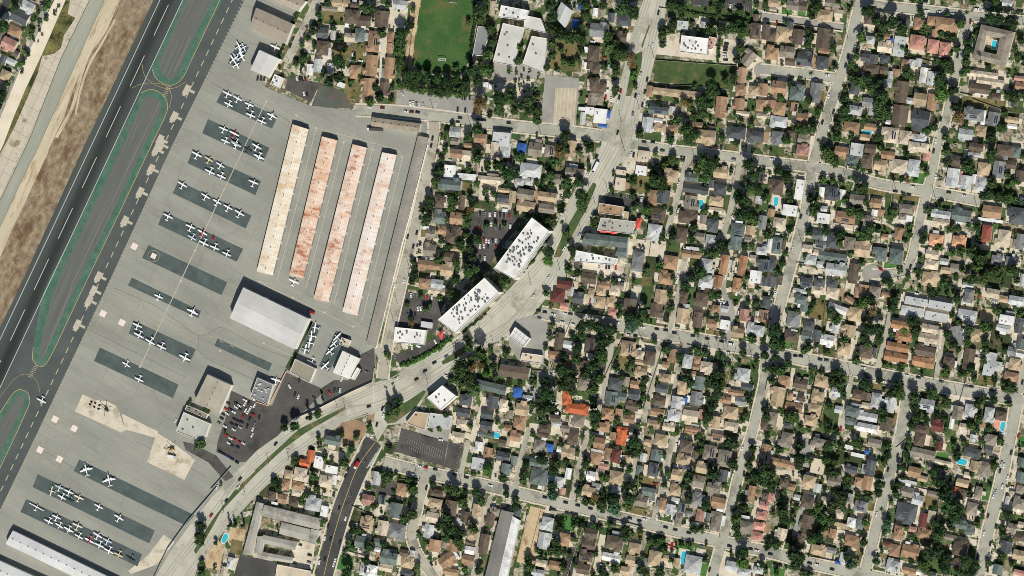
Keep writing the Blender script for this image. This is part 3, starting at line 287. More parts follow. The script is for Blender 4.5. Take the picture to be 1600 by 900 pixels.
(400,675,10): """
H 480 55 110 60 n;H 340 150 45 80 r g;H 305 195 75 50 r g;H 390 190 60 80 w f;H 470 235 80 50 w f;H 275 265 85 90 k;H 200 265 50 60 t;H 435 310 90 80 k;H 185 330 50 70 o;H 260 335 80 50 o;H 100 400 50 60 b;H 165 420 60 60 o;H 235 440 65 50 b;S 115 447 40 18 w;H 260 380 80 50 k;H 355 450 100 90 l h;H 425 495 45 70 w f;S 487 300 30 60 w;H 755 290 50 90 l;H 700 425 80 70 p;H 910 360 70 80 o;H 785 425 50 60 n;H 870 490 80 100 n;H 690 575 90 90 t h;H 790 600 70 100 k;H 880 620 110 100 g;H 660 690 90 80 n;S 760 690 50 50 n;S 760 735 40 30 w;H 830 790 110 80 n;S 810 850 80 45 k;S 855 750 40 30 g;H 725 870 65 80 w;H 675 855 55 90 l;H 945 815 80 75 t;S 925 755 50 36 b;H 945 885 80 45 d;S 975 760 30 40 l;H 1125 385 90 55 b;H 1120 442 90 55 t;H 1100 535 80 70 k;H 1080 620 65 90 l;H 1215 475 80 100 b;H 1305 530 55 70 b;S 1265 560 40 50 l;H 1385 490 70 80 t;S 1360 545 45 50 m;H 1350 645 70 55 t;S 1335 740 60 50 w;H 1325 800 80 60 o;S 1340 695 60 26 b;H 1115 710 75 80 o;H 1230 710 65 80 o;S 1170 700 36 50 m;H 1195 800 110 80 o a-35;S 1240 770 36 60 w a-35;H 1215 875 100 45 o;H 1425 700 60 130 b;H 1465 545 55 80 b;H 1490 500 65 50 m;H 1390 90 50 60 w;H 1450 130 55 70 o;H 1385 200 80 80 l f;H 1545 155 90 65 d;H 1560 235 60 80 n;S 1585 60 36 60 k;S 1540 70 45 40 b;H 1440 20 100 28 n;H 1260 30 80 60 k
T 110 300 25 d;T 395 90 20;T 390 40 25;T 530 180 35 d;T 560 200 25;T 360 270 35;T 350 230 22;T 430 160 25;T 250 160 20;T 380 360 30;T 310 400 30;T 290 430 30;T 410 570 25;T 385 680 22;T 1220 350 45 d;T 1250 370 35;T 1370 370 40 d;T 1410 430 35;T 1110 320 25 d;T 960 300 30;T 980 350 40;T 980 410 35 d;T 970 500 45;T 930 530 40;T 790 260 25;T 830 280 30;T 740 460 30;T 660 420 20;T 840 530 20;T 600 620 30 d;T 650 620 30;T 580 690 30;T 600 720 25;T 700 710 40 d;T 790 690 30 d;T 560 870 45 d;T 690 800 35 d;T 1190 520 45 d;T 1210 600 45 d;T 1250 610 40 d;T 1190 650 40;T 1260 680 40;T 1280 720 30;T 1290 640 30;T 1350 590 40;T 1060 700 25;T 1450 210 40 d;T 1440 240 30 l;T 1540 280 35;T 830 100 25;T 1310 370 25 d;T 1010 840 25;T 1390 860 35 d;T 1300 860 30;T 1560 380 30 d;T 1310 460 25;T 800 760 22;T 1300 430 25;T 1240 430 22;T 930 440 20;T 100 560 12;T 170 570 12;T 240 590 12;T 130 600 14
L 555 820 100 90 b;L 90 370 130 90 k;L 630 530 80 80 k;L 380 650 30 80 g;L 830 105 60 60 k;L 640 900 60 30 g;P 500 150 100 60 c;P 310 750 100 130 c a12;P 440 380 100 40 c;P 300 350 140 60 c;P 690 300 50 120 c;P 820 350 130 90 a;P 770 500 60 60 c;P 1390 600 40 200 c a12;P 1250 500 110 60 k;P 1240 760 130 20 c a-35;P 620 760 130 30 c;P 1250 30 90 40 c;P 1500 240 40 130 c;P 1425 60 50 40 c;L 910 300 70 60 d;P 900 370 90 80 s
C 725 25 110 w;C 123 75 130 d;C 460 340 10 r;C 575 235 115 d;C 560 275 115 d;C 485 390 110 d;C 520 475 105 d;C 450 590 105 d;C 430 665 105 w;C 465 670 105 d;C 525 690 105 d;C 395 815 105 w;C 430 795 105 d;C 495 800 105 w;C 485 830 105 w;C 560 540 105 w;C 1025 215 10 w;C 1060 222 10 r;C 1120 235 10 d;C 1155 50 10 w;C 1465 335 10 w;C 1240 265 10 d;C 1315 285 10 d;C 980 265 10 l;C 730 270 60 l;C 1065 350 105 d;C 1020 780 70 g;C 1095 825 60 d;C 330 815 15 g;C 240 820 15 d;C 275 705 15 d;C 335 770 15 d
W 1500 20 50 36
""",
(800,675,10): """
H 20 30 70 60 o;H 195 20 80 30 b;H 170 90 75 80 m;S 235 100 50 50 u;S 260 150 60 28 b;H 350 130 80 75 t;H 380 35 70 90 b;S 300 110 40 36 w;H 545 70 70 70 o;S 530 117 70 16 l;H 520 165 70 80 o;H 600 140 50 80 o;S 570 215 60 36 p;H 650 150 55 90 x;H 630 25 40 50 o;H 685 35 65 100 r g;H 720 170 40 50 t;H 495 275 60 60 w;S 550 250 50 36 k;H 650 285 90 85 t;H 480 375 90 65 t;S 522 345 50 50 l;H 650 360 60 50 l;H 165 195 120 50 n;H 165 280 110 110 n;S 10 180 40 60 n;H 270 310 110 70 l;S 350 260 36 70 w;S 310 370 40 45 p;H 930 50 80 75 t;S 845 65 40 40 t;H 900 145 70 75 n;S 820 160 40 55 l;H 880 235 60 90 d;S 833 240 22 70 k;S 795 240 36 60 n;H 855 375 90 55 n;H 810 435 75 70 m;H 1085 90 75 80 b;H 1130 5 110 26 o;S 1145 140 36 50 b;H 1070 175 90 65 t;S 1070 220 80 18 w;H 1185 225 70 70 t;H 1235 130 85 100 m h sol;H 1325 165 85 110 m h sol;H 1320 275 55 80 d;H 1280 35 70 50 o;H 1030 270 70 70 t;H 1165 310 80 80 m;H 1260 350 90 65 m;H 1020 365 70 70 t;H 940 450 45 80 o;H 990 485 60 70 l;H 1060 475 50 70 n;S 1020 430 50 36 w;H 1160 425 80 80 g;H 1290 440 90 65 o;S 1300 482 40 30 w;H 1040 555 45 80 m;H 1175 520 50 80 p;H 1275 560 65 130 m h;S 1105 510 40 30 g;S 1150 580 60 28 l;S 1080 390 36 55 m;S 1222 530 26 50 n;H 1585 110 50 70 o;H 1500 370 50 70 o;H 1550 190 40 55 b;H 1445 545 75 50 w f;H 1455 595 100 80 m;H 1575 460 60 50 q;H 1560 525 70 50 q;H 1545 590 75 50 q;H 1530 650 75 50 q;H 1585 400 45 40 b;H 25 510 60 80 d;H 220 575 75 90 l;H 200 680 80 110 l;H 325 675 70 90 o;S 265 835 70 55 o;S 180 820 70 45 k;H 160 880 80 45 l;H 495 635 85 66 b g a8;H 480 708 85 66 b g a8;H 465 780 85 66 b g a8;H 445 858 85 66 b g a8;H 640 690 110 85 b;H 620 785 120 55 w;S 655 638 60 34 l;H 765 725 80 65 t;H 740 800 60 60 t;H 705 870 60 60 t;H 890 790 80 100 t;S 830 815 46 55 n;H 1130 830 110 120 l h;S 1025 815 40 55 t;S 965 790 40 40 t;H 1375 840 80 65 l;H 1450 875 90 50 l;H 1540 865 60 45 l
T 130 20 20;T 185 160 40 d;T 280 190 40 d;T 260 230 40 d;T 85 200 30 d;T 70 270 30;T 70 310 30;T 250 320 40 d;T 260 390 45 b;T 20 420 30 d;T 20 460 35 d;T 410 120 20;T 440 30 20;T 505 30 25;T 465 180 35 d;T 460 220 25;T 440 280 25;T 760 60 50 d;T 770 110 50;T 740 140 30;T 690 190 30 d;T 730 240 30;T 560 280 30;T 590 290 25;T 720 330 40 d;T 740 400 50 d;T 720 450 40;T 630 420 50 d;T 630 480 55 b;T 560 400 30;T 560 450 40;T 520 410 35 y;T 410 360 30 d;T 450 430 35;T 500 440 30;T 920 130 20;T 950 150 20;T 780 310 20;T 930 230 20;T 1100 270 45 d;T 1110 290 30;T 1180 120 30;T 1250 250 50 d;T 1230 220 30;T 1380 190 40 d;T 1390 70 40;T 1340 60 40 d;T 1180 20 25;T 960 330 25 c;T 1100 400 35 d;T 1210 450 40 d;T 1210 480 30;T 1330 330 25;T 970 260 25;T 1130 600 35;T 1180 605 30;T 1500 100 30 d;T 1480 200 40 d;T 1500 150 30 d;T 1580 230 60 d;T 1570 290 50 d;T 1590 330 30;T 1450 460 40;T 1400 540 40;T 1390 590 40 d;T 1400 640 35;T 1440 740 45 d;T 1450 820 50 l;T 1560 820 30 d;T 1590 710 30 d;T 290 590 40 d;T 270 680 35 d;T 160 740 25;T 180 780 25 d;T 100 780 30 d;T 110 830 40;T 240 750 30;T 90 890 30 d;T 330 740 25 d;T 290 740 35;T 500 580 30 d;T 700 600 35 d;T 710 650 35;T 800 620 25;T 860 680 30;T 930 680 30;T 900 700 30;T 820 780 20;T 800 850 40 d;T 920 870 40 d;T 640 840 35;T 560 880 30 d;T 1000 800 25;T 780 790 18;T 550 600 22;T 1210 700 18;T 1480 640 18
L 345 570 100 90 b;L 305 740 80 60 g;L 780 505 110 60 d;L 945 560 80 50 g;L 630 615 60 30 g;L 840 310 110 50 d;L 1080 730 110 40 b;L 1040 755 40 70 b;L 1195 860 70 80 b;L 1200 755 70 40 g;L 360 310 30 200 k;L 310 200 120 50 g;L 910 690 90 60 g;L 780 650 80 40 d;L 1365 310 30 40 b;L 920 235 30 70 d;L 950 150 30 50 g;L 1500 260 70 40 d;L 1445 400 40 60 g;P 125 650 110 360 s a14;P 1000 730 60 80 q;P 985 790 60 120 c;P 1070 790 70 120 c;P 850 430 60 60 c;P 300 330 60 80 c;P 1180 750 60 40 c;P 360 820 60 200 a a10;P 440 760 40 260 c a12;P 545 760 40 240 c a12;P 1340 790 40 80 k;P 1380 870 260 90 c;P 1090 560 40 90 c
C 205 410 10 d;C 335 442 10 d;C 410 460 10 d;C 490 480 10 d;C 260 485 12 d;C 240 480 100 d;C 345 505 12 d;C 375 510 12 d;C 400 516 12 d;C 515 548 12 w;C 610 572 12 d;C 635 577 12 d;C 710 600 12 r;C 735 540 12 d;C 795 557 12 d;C 830 545 12 w;C 565 500 12 d;C 895 325 10 r;C 960 597 12 d;C 1020 612 12 d;C 1105 692 12 d;C 1360 715 12 d;C 1490 732 12 d;C 1530 742 12 w;C 1440 100 105 w;C 1405 230 105 d;C 1450 260 105 d;C 905 530 100 w;C 1000 535 100 w;C 1015 530 100 d;C 1190 715 12 g;C 1210 800 100 w;C 1235 860 105 d;C 1000 710 100 r;C 1000 740 20 w;C 1330 450 100 w;C 870 430 100 w;C 560 830 10 l;C 775 810 105 d;C 1105 632 12 d
W 1070 785 28 80
""",
(1200,675,12): """
H 115 50 75 100 m;H 320 70 90 60 m;S 505 95 50 22 w;H 90 195 160 50 o;S 150 180 28 36 w;H 310 215 85 95 k f;H 255 310 80 80 t;S 307 350 45 55 l;S 150 345 40 40 o;H 100 320 60 50 b;H 415 310 85 70 m;H 520 235 80 50 d;H 640 225 60 100 d;S 598 230 26 60 l;H 620 320 60 90 o;H 565 310 50 55 o;S 500 410 50 55 g;H 580 465 80 70 g;H 440 510 70 60 k h;H 360 430 60 50 k;H 245 440 80 75 b;H 250 565 80 90 b;S 235 640 50 40 b;H 190 680 60 60 b;H 85 640 65 80 k;S 180 410 36 36 l;H 20 410 40 60 q;H 520 565 55 60 w;H 575 570 45 80 n;S 450 580 70 22 t;H 405 635 45 60 o;H 525 680 95 70 o;H 315 740 100 65 t;S 395 740 55 36 g;S 470 790 45 75 l;S 440 815 40 24 u;S 560 145 80 22 w;S 620 125 28 28 u;S 665 70 80 50 m;H 950 45 65 90 b;H 1070 85 45 60 x;H 1280 40 40 50 l;H 1395 50 65 70 m;H 1275 130 110 60 d;S 1380 110 50 50 d;H 970 135 155 60 m g;S 1080 190 120 28 k;H 915 250 80 65 o;S 965 292 55 36 t;H 1085 270 60 80 m;H 1290 215 55 70 t;S 1330 205 28 40 k;H 1355 235 75 100 m h;H 1215 320 80 50 t;S 1245 270 40 36 k;S 1165 360 36 36 r;H 1210 385 60 60 b;H 1315 380 45 80 m;H 1275 480 70 80 m;H 870 375 80 65 m;H 935 425 70 65 l;S 1035 390 70 36 m;S 870 310 110 18 l;H 865 500 130 110 d h sol;H 970 550 45 90 x;S 1020 530 46 75 k;H 815 630 60 90 o;S 900 610 46 36 p;H 975 635 85 65 o;H 790 740 65 80 o;H 890 750 110 85 o;S 740 700 40 28 x;H 1200 580 90 50 n;H 1255 610 55 70 n;H 1200 730 90 90 b h;S 1140 660 70 36 m;S 985 705 60 26 b;H 1160 820 80 50 b;H 780 840 85 75 l;H 885 870 85 45 o;S 935 875 40 36 w;S 1010 885 80 28 d;H 1585 190 50 60 n;H 1580 285 55 70 n;H 1575 360 50 55 m;S 1540 385 60 22 k;H 1570 450 80 70 m h;H 1525 600 60 60 m;S 1580 580 36 36 k;H 1565 660 70 40 b;H 1490 720 65 80 d;H 1570 770 80 65 t;H 1570 880 70 36 q;H 1435 860 60 65 n;S 1495 430 26 55 l
T 195 80 40 d;T 200 150 50 d;T 190 200 30 d;T 370 170 40;T 390 190 40;T 380 240 50 d;T 370 90 35;T 410 70 30;T 20 330 45 d;T 20 250 40 d;T 100 380 25;T 70 430 35 d;T 90 490 50 d;T 90 540 45 d;T 60 120 30;T 550 60 35;T 580 90 25;T 740 140 35 d;T 740 90 30;T 850 130 35 d;T 730 200 25;T 690 320 40 d;T 690 370 35 d;T 450 400 45;T 400 460 40;T 340 520 45;T 400 540 45;T 490 330 30 d;T 500 290 25;T 620 410 25;T 560 400 25;T 320 470 35;T 610 570 25 l;T 600 680 40 d;T 310 640 45 d;T 280 660 40;T 350 600 30;T 160 760 60 d;T 170 820 55 d;T 200 780 45 d;T 150 680 35 d;T 50 700 35;T 20 700 30;T 500 770 40 d;T 515 830 40 b;T 730 475 40 p;T 740 580 35 b;T 670 800 30 d;T 750 620 25;T 830 210 30 d;T 800 380 35;T 780 350 25;T 1030 240 40 d;T 1050 320 30;T 1090 310 45 d;T 1100 380 55 d;T 1130 450 70 d;T 1160 520 60 d;T 1180 460 50 d;T 1040 570 35;T 1060 640 45;T 1050 690 40;T 1050 740 50 d;T 1080 600 40 d;T 1000 760 50 d;T 970 820 45;T 1120 790 35;T 1230 800 55 d;T 1270 830 50;T 1260 870 50 d;T 1190 880 40;T 1100 850 40 d;T 1310 580 25;T 1330 480 25;T 1410 210 35;T 1180 150 35 d;T 1160 80 25;T 1220 70 25;T 1050 50 25;T 1450 60 30;T 1260 380 30 d;T 850 290 22;T 1500 510 40;T 1460 780 30;T 1380 820 25;T 880 50 25;T 880 90 25;T 860 600 25;T 900 650 25;T 1340 530 22;T 1010 880 25;T 440 440 35;T 470 480 30;T 280 520 25;T 640 410 22;T 1160 600 30;T 1520 830 22;T 800 850 22
L 510 170 170 80 k;L 1370 395 60 70 b;L 1090 150 80 40 b;L 1330 320 130 30 g;L 60 875 90 50 b;L 580 780 60 100 d;L 625 590 60 60 d;L 650 470 60 50 d;L 715 220 50 80 d;L 1275 745 50 80 g;L 1470 590 40 100 d;L 720 760 50 50 d;L 90 270 80 20 d;L 700 870 50 40 g;L 1580 60 40 70 b;L 1020 430 80 80 d;P 240 130 50 180 g a5;P 120 260 180 40 c;P 1080 195 160 30 c;P 1420 140 60 30 c;P 930 360 130 50 c;P 1240 680 130 40 c;P 460 660 90 90 c;P 380 780 40 100 c;P 1230 430 80 50 c;P 1130 600 60 80 c;P 800 850 90 110 c;P 190 560 40 220 g a14;P 1540 380 80 60 c
C 15 765 8 d;C 45 828 10 d;C 75 835 10 d;C 260 822 10 d;C 305 830 10 w;C 400 860 10 d;C 680 515 105 w;C 677 750 105 w;C 725 330 105 d;C 750 235 105 d;C 810 245 105 d;C 810 150 100 d;C 1460 195 105 l;C 1475 210 105 w;C 1500 285 105 w;C 1465 340 105 w;C 1410 400 105 w;C 1420 375 105 l;C 1350 635 105 w;C 1390 700 105 d;C 1310 785 105 d;C 1375 525 105 x;C 1425 590 105 d;C 1565 25 105 r;C 1450 245 105 d;C 1525 345 10 w;C 220 30 90 w;C 260 65 100 d;C 205 470 95 g;C 240 690 60 w;C 1380 770 105 g;C 1520 130 105 d
W 1210 185 66 36;W 1468 3 36 14
""",
(0,675,27): """
H 1440 820 45 80 l a12;S 1400 870 40 60 k a12
T 1250 640 45;T 1240 680 35;T 1255 575 38 d;T 1345 690 20 d;T 1260 880 35;T 1260 820 25;T 1250 60 40;T 1230 90 30;T 1445 585 14 c;T 1475 585 14 c;T 1530 585 14 c;T 1380 330 16;T 1340 850 18
L 1475 720 70 90 d a12;P 1480 640 100 80 s a12;P 1340 770 100 170 s a12
C 1415 20 30 r;C 1440 40 30 w;C 1465 45 30 r;C 1430 70 30 w;C 1450 85 30 d;C 1500 65 30 r;C 1520 70 30 w;C 1485 95 30 d;C 1575 20 120 w;C 1375 125 30 d;C 1400 140 30 d;C 1425 155 30 u;C 1450 170 30 d;C 1480 190 30 d;C 1500 295 130 d;C 1490 345 130 w;C 1415 430 130 d;C 1320 522 130 r;C 1355 345 100 w
W 1405 665 32 60
""",
(0,450,27): """
T 1300 760 30;T 1190 720 18;T 1410 900 14
C 1475 745 30 w;C 1500 760 30 d;C 1555 720 120 d;C 1590 735 120 w;C 1440 760 30 d;C 1460 775 30 w;C 1520 800 120 r;C 1560 820 120 d;C 1510 840 30 d;C 1530 700 30 w;C 1590 850 110 g;C 1475 720 30 d;C 1495 735 30 w;C 1420 785 30 w;C 1405 865 30 w;C 1550 775 120 w;C 1530 725 120 w;C 1500 870 30 l;C 1460 885 30 w;C 1590 690 110 w;C 1425 720 30 d;C 1410 755 30 r;C 1395 790 30 d;C 1385 815 30 d;C 1370 845 30 g;C 1535 765 120 w;C 1565 750 120 w;C 1580 792 30 r;C 1465 820 30 d;C 1490 835 30 d;C 1450 850 30 d;C 1480 862 30 d;C 1545 865 110 d;C 1580 882 110 w;C 1097 830 110 w
""",
(0,225,27): """
C 1332 587 100 r
""",
}
# planes: x y (full px) heading kind colour   (heading N: nose up along the rows, S: nose down, or degrees)
PLANES = """
355 147.5 N h w;371 155 N h w;357.5 162.5 S l w;389 164 N l w;392.5 179 S h w;349 202.5 N h w;366 210 N h r;352.5 220 S l w;369 222.5 S h g
372.5 72.5 60 h w;380 74 60 l b;375.5 82.5 60 h w;367.5 90 60 l b;377 89 60 h w;364 94 60 h w;369 101 60 l w
425 181 N t w;410 189 S h w;430 75 20 h w
369 227 N h w;387 235 N l d;401 230 N h w;405 245 S t w
307.5 242.5 N h w;326 250 N h y;344 259 N h w;329 267.5 S h w;346 275 S l w;396 286 N h w
285 289.5 N h w;321 307.5 N h w;339 316 N l w;356 325 N h w;374 334 N h w
262.5 339 N h w;297.5 355.5 N h w;316 364 N l r;301 370.5 S h b;319.5 379 S h w;336 386 S h w;355 396 S h w
459 441 N h w
247.5 464 N l w;301 487.5 N t w;214.5 509.5 N h w;218 523 S h w;235.5 533 S h w;253 541 S h w;289 559 S t w;197.5 569 S l w;218 592 S h w;65.5 625 S h w
493.5 512 280 h w;488 525 280 h w;485 536 280 h w;477.5 546 280 l w;527.5 527.5 315 h w;522.5 537.5 315 h w;516 549 315 l w;509 572 315 h w;487.5 565 S h w;431 595 20 h w
135 734 350 j w;170.5 750 350 j w
81.5 767.5 285 h k;92.5 762.5 N h b;107.5 769.5 N h w;123 778 N l k;97.5 776 S h w;110 782 S h d;154 792.5 N h w;185.5 809.5 N l w
57 792.5 N s w;88 809 N h w;77 814 S h w;93 821 S l w;121 822.5 N h k;107.5 827.5 S t w;124 837.5 S h w;140 844 S l r;152.5 837.5 N h w;167.5 846 N h b;156 851 S h w;171 860 S h w;186 866 S h y;205 874 S h d
"""
# ================================================================ materials of the setting
M_yard = boxes_mat('yard ground', [(168,156,132), (82,102,58), (204,193,170), (120,112,84), (66,90,48), (212,202,182), (150,134,110), (88,108,60), (186,175,152), (198,188,166)], 8, 6.5, jig=.25)
M_apron = surf('apron asphalt', (148,148,137), (165,164,151), .03, 1.2, .1, ang=27, sc=(.35, 1, 1), c3=(143,142,130), scale3=.025, seams=(27, 37, 12.5, .8, .3), lo3=.5, hi3=.7, spots=.11, cracks=34)
M_patch = surf('tie-down asphalt', (74,86,84), (92,102,98), .08, 1.0, .12, ang=27)
M_runway = surf('runway asphalt', (64,71,68), (86,92,87), .02, .8, .1, ang=25.2, sc=(3, .12, 1))
def runway_rubber():
    "tyre rubber: darkest on the centre line, fading towards the edges"
    nt = M_runway.node_tree; b = nt.nodes['Principled BSDF']; old = b.inputs['Base Color'].links[0].from_socket
    v = coords(nt, 25.2); sx = N(nt, 'ShaderNodeSeparateXYZ'); nt.links.new(v, sx.inputs[0])
    a, c = G(266.8, 0), G(266.8-.4712*400, 400); t = R(25.2); xc = (a.x*math.cos(t)-a.y*math.sin(t)+c.x*math.cos(t)-c.y*math.sin(t))/2
    m = N(nt, 'ShaderNodeMath', operation='SUBTRACT'); nt.links.new(sx.outputs[0], m.inputs[0]); m.inputs[1].default_value = xc
    ab = N(nt, 'ShaderNodeMath', operation='ABSOLUTE'); nt.links.new(m.outputs[0], ab.inputs[0])
    dv = N(nt, 'ShaderNodeMath', operation='DIVIDE'); nt.links.new(ab.outputs[0], dv.inputs[0]); dv.inputs[1].default_value = 16
    nt.links.new(mixc(nt, old, ramp(nt, dv.outputs[0], [(0, gray(.42)), (.18, gray(.5)), (.45, gray(.85)), (.8, gray(1.1))]), 1.0, 'MULTIPLY'), b.inputs['Base Color'])
runway_rubber()
M_taxi = surf('taxiway asphalt', (78,84,82), (92,97,93), .03, 1.0, .1)
M_infield = surf('infield asphalt', (96,99,92), (112,114,105), .2, .9, .12, ang=25.2, sc=(4, .06, 1))
M_teal = surf('green shoulder paint', (66,106,88), (92,126,106), .1, .7, .35, c3=(96,104,90), scale3=.12, lo3=.52, hi3=.68)
M_white = plain('white marking', (212,211,204), .7)
M_yellow = plain('yellow marking', (196,172,110), .7)
M_faint = plain('faded marking', (186,172,140), .8)
M_bay = plain('bay paint', (150,146,136), .8)
M_line = surf('concrete gutter', (186,178,158), (200,192,172), .2, .8, .1)
M_levee = surf('levee gravel', (222,208,182), (236,224,200), .06, .8, .12)
M_weeds = surf('channel weeds', (96,96,50), (146,138,84), .14, .5, .4, c3=(50,60,28), scale3=.07, lo3=.48, hi3=.6)
M_slab = surf('channel slabs', (196,184,162), (214,202,182), .05, .5, .15, c3=(150,136,104), scale3=.05, seams=(26, 9, 14, .72, .5), lo3=.56, hi3=.64)
M_channel = surf('channel floor', (148,150,134), (168,168,152), .03, .8, .08, ang=26, sc=(2, .3, 1), c3=(190,188,172), scale3=.04, lo3=.6, hi3=.66)
M_track = surf('dirt track', (196,182,152), (214,199,170), .05, .8, .14, ang=26, sc=(3, .4, 1), c3=(176,152,118), scale3=.08)
M_dry = surf('dry grass', (122,104,80), (174,156,128), .14, .7, .35, ang=26, sc=(1.4, .8, 1), c3=(112,84,60), scale3=.04, lo3=.5, hi3=.64)
M_road = surf('road concrete', (182,178,161), (200,196,178), .04, 1.2, .08, c3=(154,151,135), scale3=.03)
M_street = surf('street asphalt', (164,162,146), (183,180,163), .05, 1.0, .1, c3=(136,135,121), scale3=.03)
M_lane = surf('lane asphalt', (166,161,144), (188,182,163), .06, 1.0, .12, c3=(140,134,120), scale3=.05)
M_dark = surf('dark asphalt', (66,66,64), (80,79,76), .05, 1.0, .12, c3=(92,90,86), scale3=.03)
M_lot = surf('parking asphalt', (80,77,73), (96,92,87), .06, 1.0, .14, c3=(68,66,63), scale3=.04)
M_walk = surf('sidewalk concrete', (206,194,170), (220,208,186), .15, 1.0, .1)
M_grey = surf('grey paving', (150,147,138), (168,164,154), .08, 1.0, .12)
M_conc = surf('yard concrete', (204,192,168), (222,211,190), .1, .8, .13, c3=(178,166,142), scale3=.08)
M_sand = surf('bare soil', (190,166,128), (212,190,152), .07, .8, .15, c3=(158,132,98), scale3=.06)
M_pink = surf('pink paving', (206,150,128), (220,168,146), .2, .8, .12)
M_brown = surf('bare brown soil', (150,122,96), (172,144,114), .1, .8, .15)
M_lg = surf('lawn', (56,78,42), (82,100,56), .12, .8, .25, c3=(108,102,64), scale3=.07)
M_lb = surf('watered lawn', (62,108,48), (88,130,64), .12, .8, .15)
M_ld = surf('dry lawn', (108,100,62), (136,122,82), .1, .8, .25, c3=(84,88,50), scale3=.06)
M_lk = surf('dark lawn', (48,62,36), (74,82,50), .08, .8, .25, c3=(100,90,62), scale3=.05)
M_field = surf('football turf', (54,92,42), (76,106,54), .05, .5, .22, c3=(116,102,68), scale3=.032, lo3=.53, hi3=.68)
M_median = surf('median grass', (62,84,46), (86,102,60), .12, .6, .22, c3=(124,112,76), scale3=.05)
# ================================================================ ground
mb = MB(); mb.face([(-2500, -2500, -.15), (2500, -2500, -.15), (2500, 2500, -.15), (-2500, 2500, -.15)])
tag(mb.build('ground', M_yard), 'patchwork of dry lawns, soil and concrete yards under the houses', 'ground', None, 'structure')
# storm channel and airfield, west to east
def band(l, r): return l+r[::-1]
lv_r = [(112, -20), (103, 0), (66, 85), (40, 140), (21, 185), (6, 225), (-30, 300)]
lv_l = [(93, -20), (85, 0), (48, 75), (30, 112), (0, 185), (-45, 290)]
sheet('levee_road', [band(lv_l, lv_r)], M_levee, .10, 'pale cream gravel road along the west side of the storm channel', 'road')
sheet('levee_path', [band([(66, 5), (57, 42), (42, 78), (22, 125), (-8, 190)], [(78, 5), (66, 42), (50, 72), (30, 112), (0, 183)])], M_grey, .06, 'narrow grey path between the cream levee road and the back yards', 'path')
wd_r = [(150, -20), (140, 0), (119, 30), (95, 88), (70, 118), (48, 165), (18, 232), (-10, 300), (-40, 370)]
sheet('channel_weeds', [band(lv_r, wd_r)], M_weeds, .05, 'olive weeds growing along the foot of the cream levee road', 'weeds')
sl_l = [(112, -15), (106, 22), (118, 28), (100, 55), (95, 75), (85, 84), (66, 88), (60, 112), (44, 150), (30, 182), (22, 200), (8, 226), (-30, 300)]
sl_r = [(150, -20), (140, 0), (95, 92), (48, 213), (22, 268), (-30, 375)]
sheet('channel_slabs', [band(sl_l, sl_r)], M_slab, .09, 'cracked pale concrete slabs lining the storm channel', 'channel lining')
ch_r = [(172, -20), (163, 0), (110, 118), (62, 225), (30, 290), (0, 355), (-40, 440)]
sheet('channel_floor', [band(sl_r, ch_r)], M_channel, .08, 'smooth grey green concrete floor of the storm channel', 'channel')
tr_r = [(196, -20), (187, 0), (150, 68), (122, 120), (100, 182), (80, 225), (30, 335), (0, 402), (-30, 470)]
sheet('dirt_track', [band(ch_r, tr_r)], M_track, .07, 'pale dirt track running between the channel and the dry grass', 'track')
rw_l = [(249, -20), (240, 0), (133, 225), (30, 450), (0, 512), (-40, 600)]
sheet('dry_field', [band(tr_r, rw_l)], M_dry, .06, 'strip of dry brown grass beside the runway', 'field')
sheet('dirt_ruts', [strip(dense([(188, -10), (165, 45), (140, 82), (126, 120), (112, 170), (88, 215)]), 5), strip(dense([(180, 30), (158, 70), (140, 100), (126, 140), (118, 180)]), 3), strip(dense([(75, 235), (45, 300), (10, 375)]), 3)], M_track, .11, 'wheel ruts worn through the dry grass', 'track')
tx_r = [(392, -20), (382, 0), (270, 225), (166, 450), (59, 675), (0, 797), (-40, 880)]
def rx(y, x0): return x0-.4712*y
ed_l, ed_r = 250, 285.5
sheet('taxiway', [band([(rx(y, ed_r)-2, y) for y in (-20, 100, 300, 500, 700)], tx_r)], M_taxi, .07, 'dark asphalt taxiway between the green islands and the apron', 'taxiway')
sheet('runway', [band(rw_l, [(rx(y, ed_r), y) for y in (-20, 100, 300, 500, 610, 690)])], M_runway, .08, 'dark runway with white edge lines and tyre streaks', 'runway')
sheet('channel_joint', [strip(sl_r, 1.0), strip(lv_r, .7), strip(ch_r, .6)], plain('damp joint', (92,92,70), .9), .125, 'dark damp joints between the levee, slabs and floor of the storm channel', 'joint')
# green-edged islands
def isl(which, outer, inner):
    sheet('painted_shoulder', [dense(outer+[outer[0]], 5)[:-1]], M_teal, .11, f'teal green painted border of the {which} asphalt island beside the runway', 'island')
    sheet('infield', [dense(inner+[inner[0]], 5)[:-1]], M_infield, .14, f'streaked grey asphalt inside the teal border of the {which} island', 'island')
isl('northernmost', [(300, -30), (262, 50), (240, 98), (238, 108), (241, 118), (249, 127), (262, 133), (275, 131), (286, 121), (295, 103), (320, 50), (358, -30)],
    [(306, -30), (272, 45), (251, 92), (249, 102), (253, 114), (262, 122), (271, 122), (279, 112), (300, 65), (344, -30)])
isl('long middle', [(215, 158), (221, 145), (233, 140), (246, 142), (258, 152), (262, 166), (258, 182), (236, 228), (184, 338), (130, 450), (90, 535), (75, 564), (66, 573), (57, 571), (51, 562), (52, 542), (60, 495), (71, 450), (126, 340), (180, 226)],
    [(219, 165), (226, 153), (236, 151), (247, 155), (252, 166), (248, 180), (224, 230), (172, 340), (118, 450), (74, 545), (66, 560), (61, 556), (63, 540), (74, 495), (86, 450), (138, 340), (190, 230)])
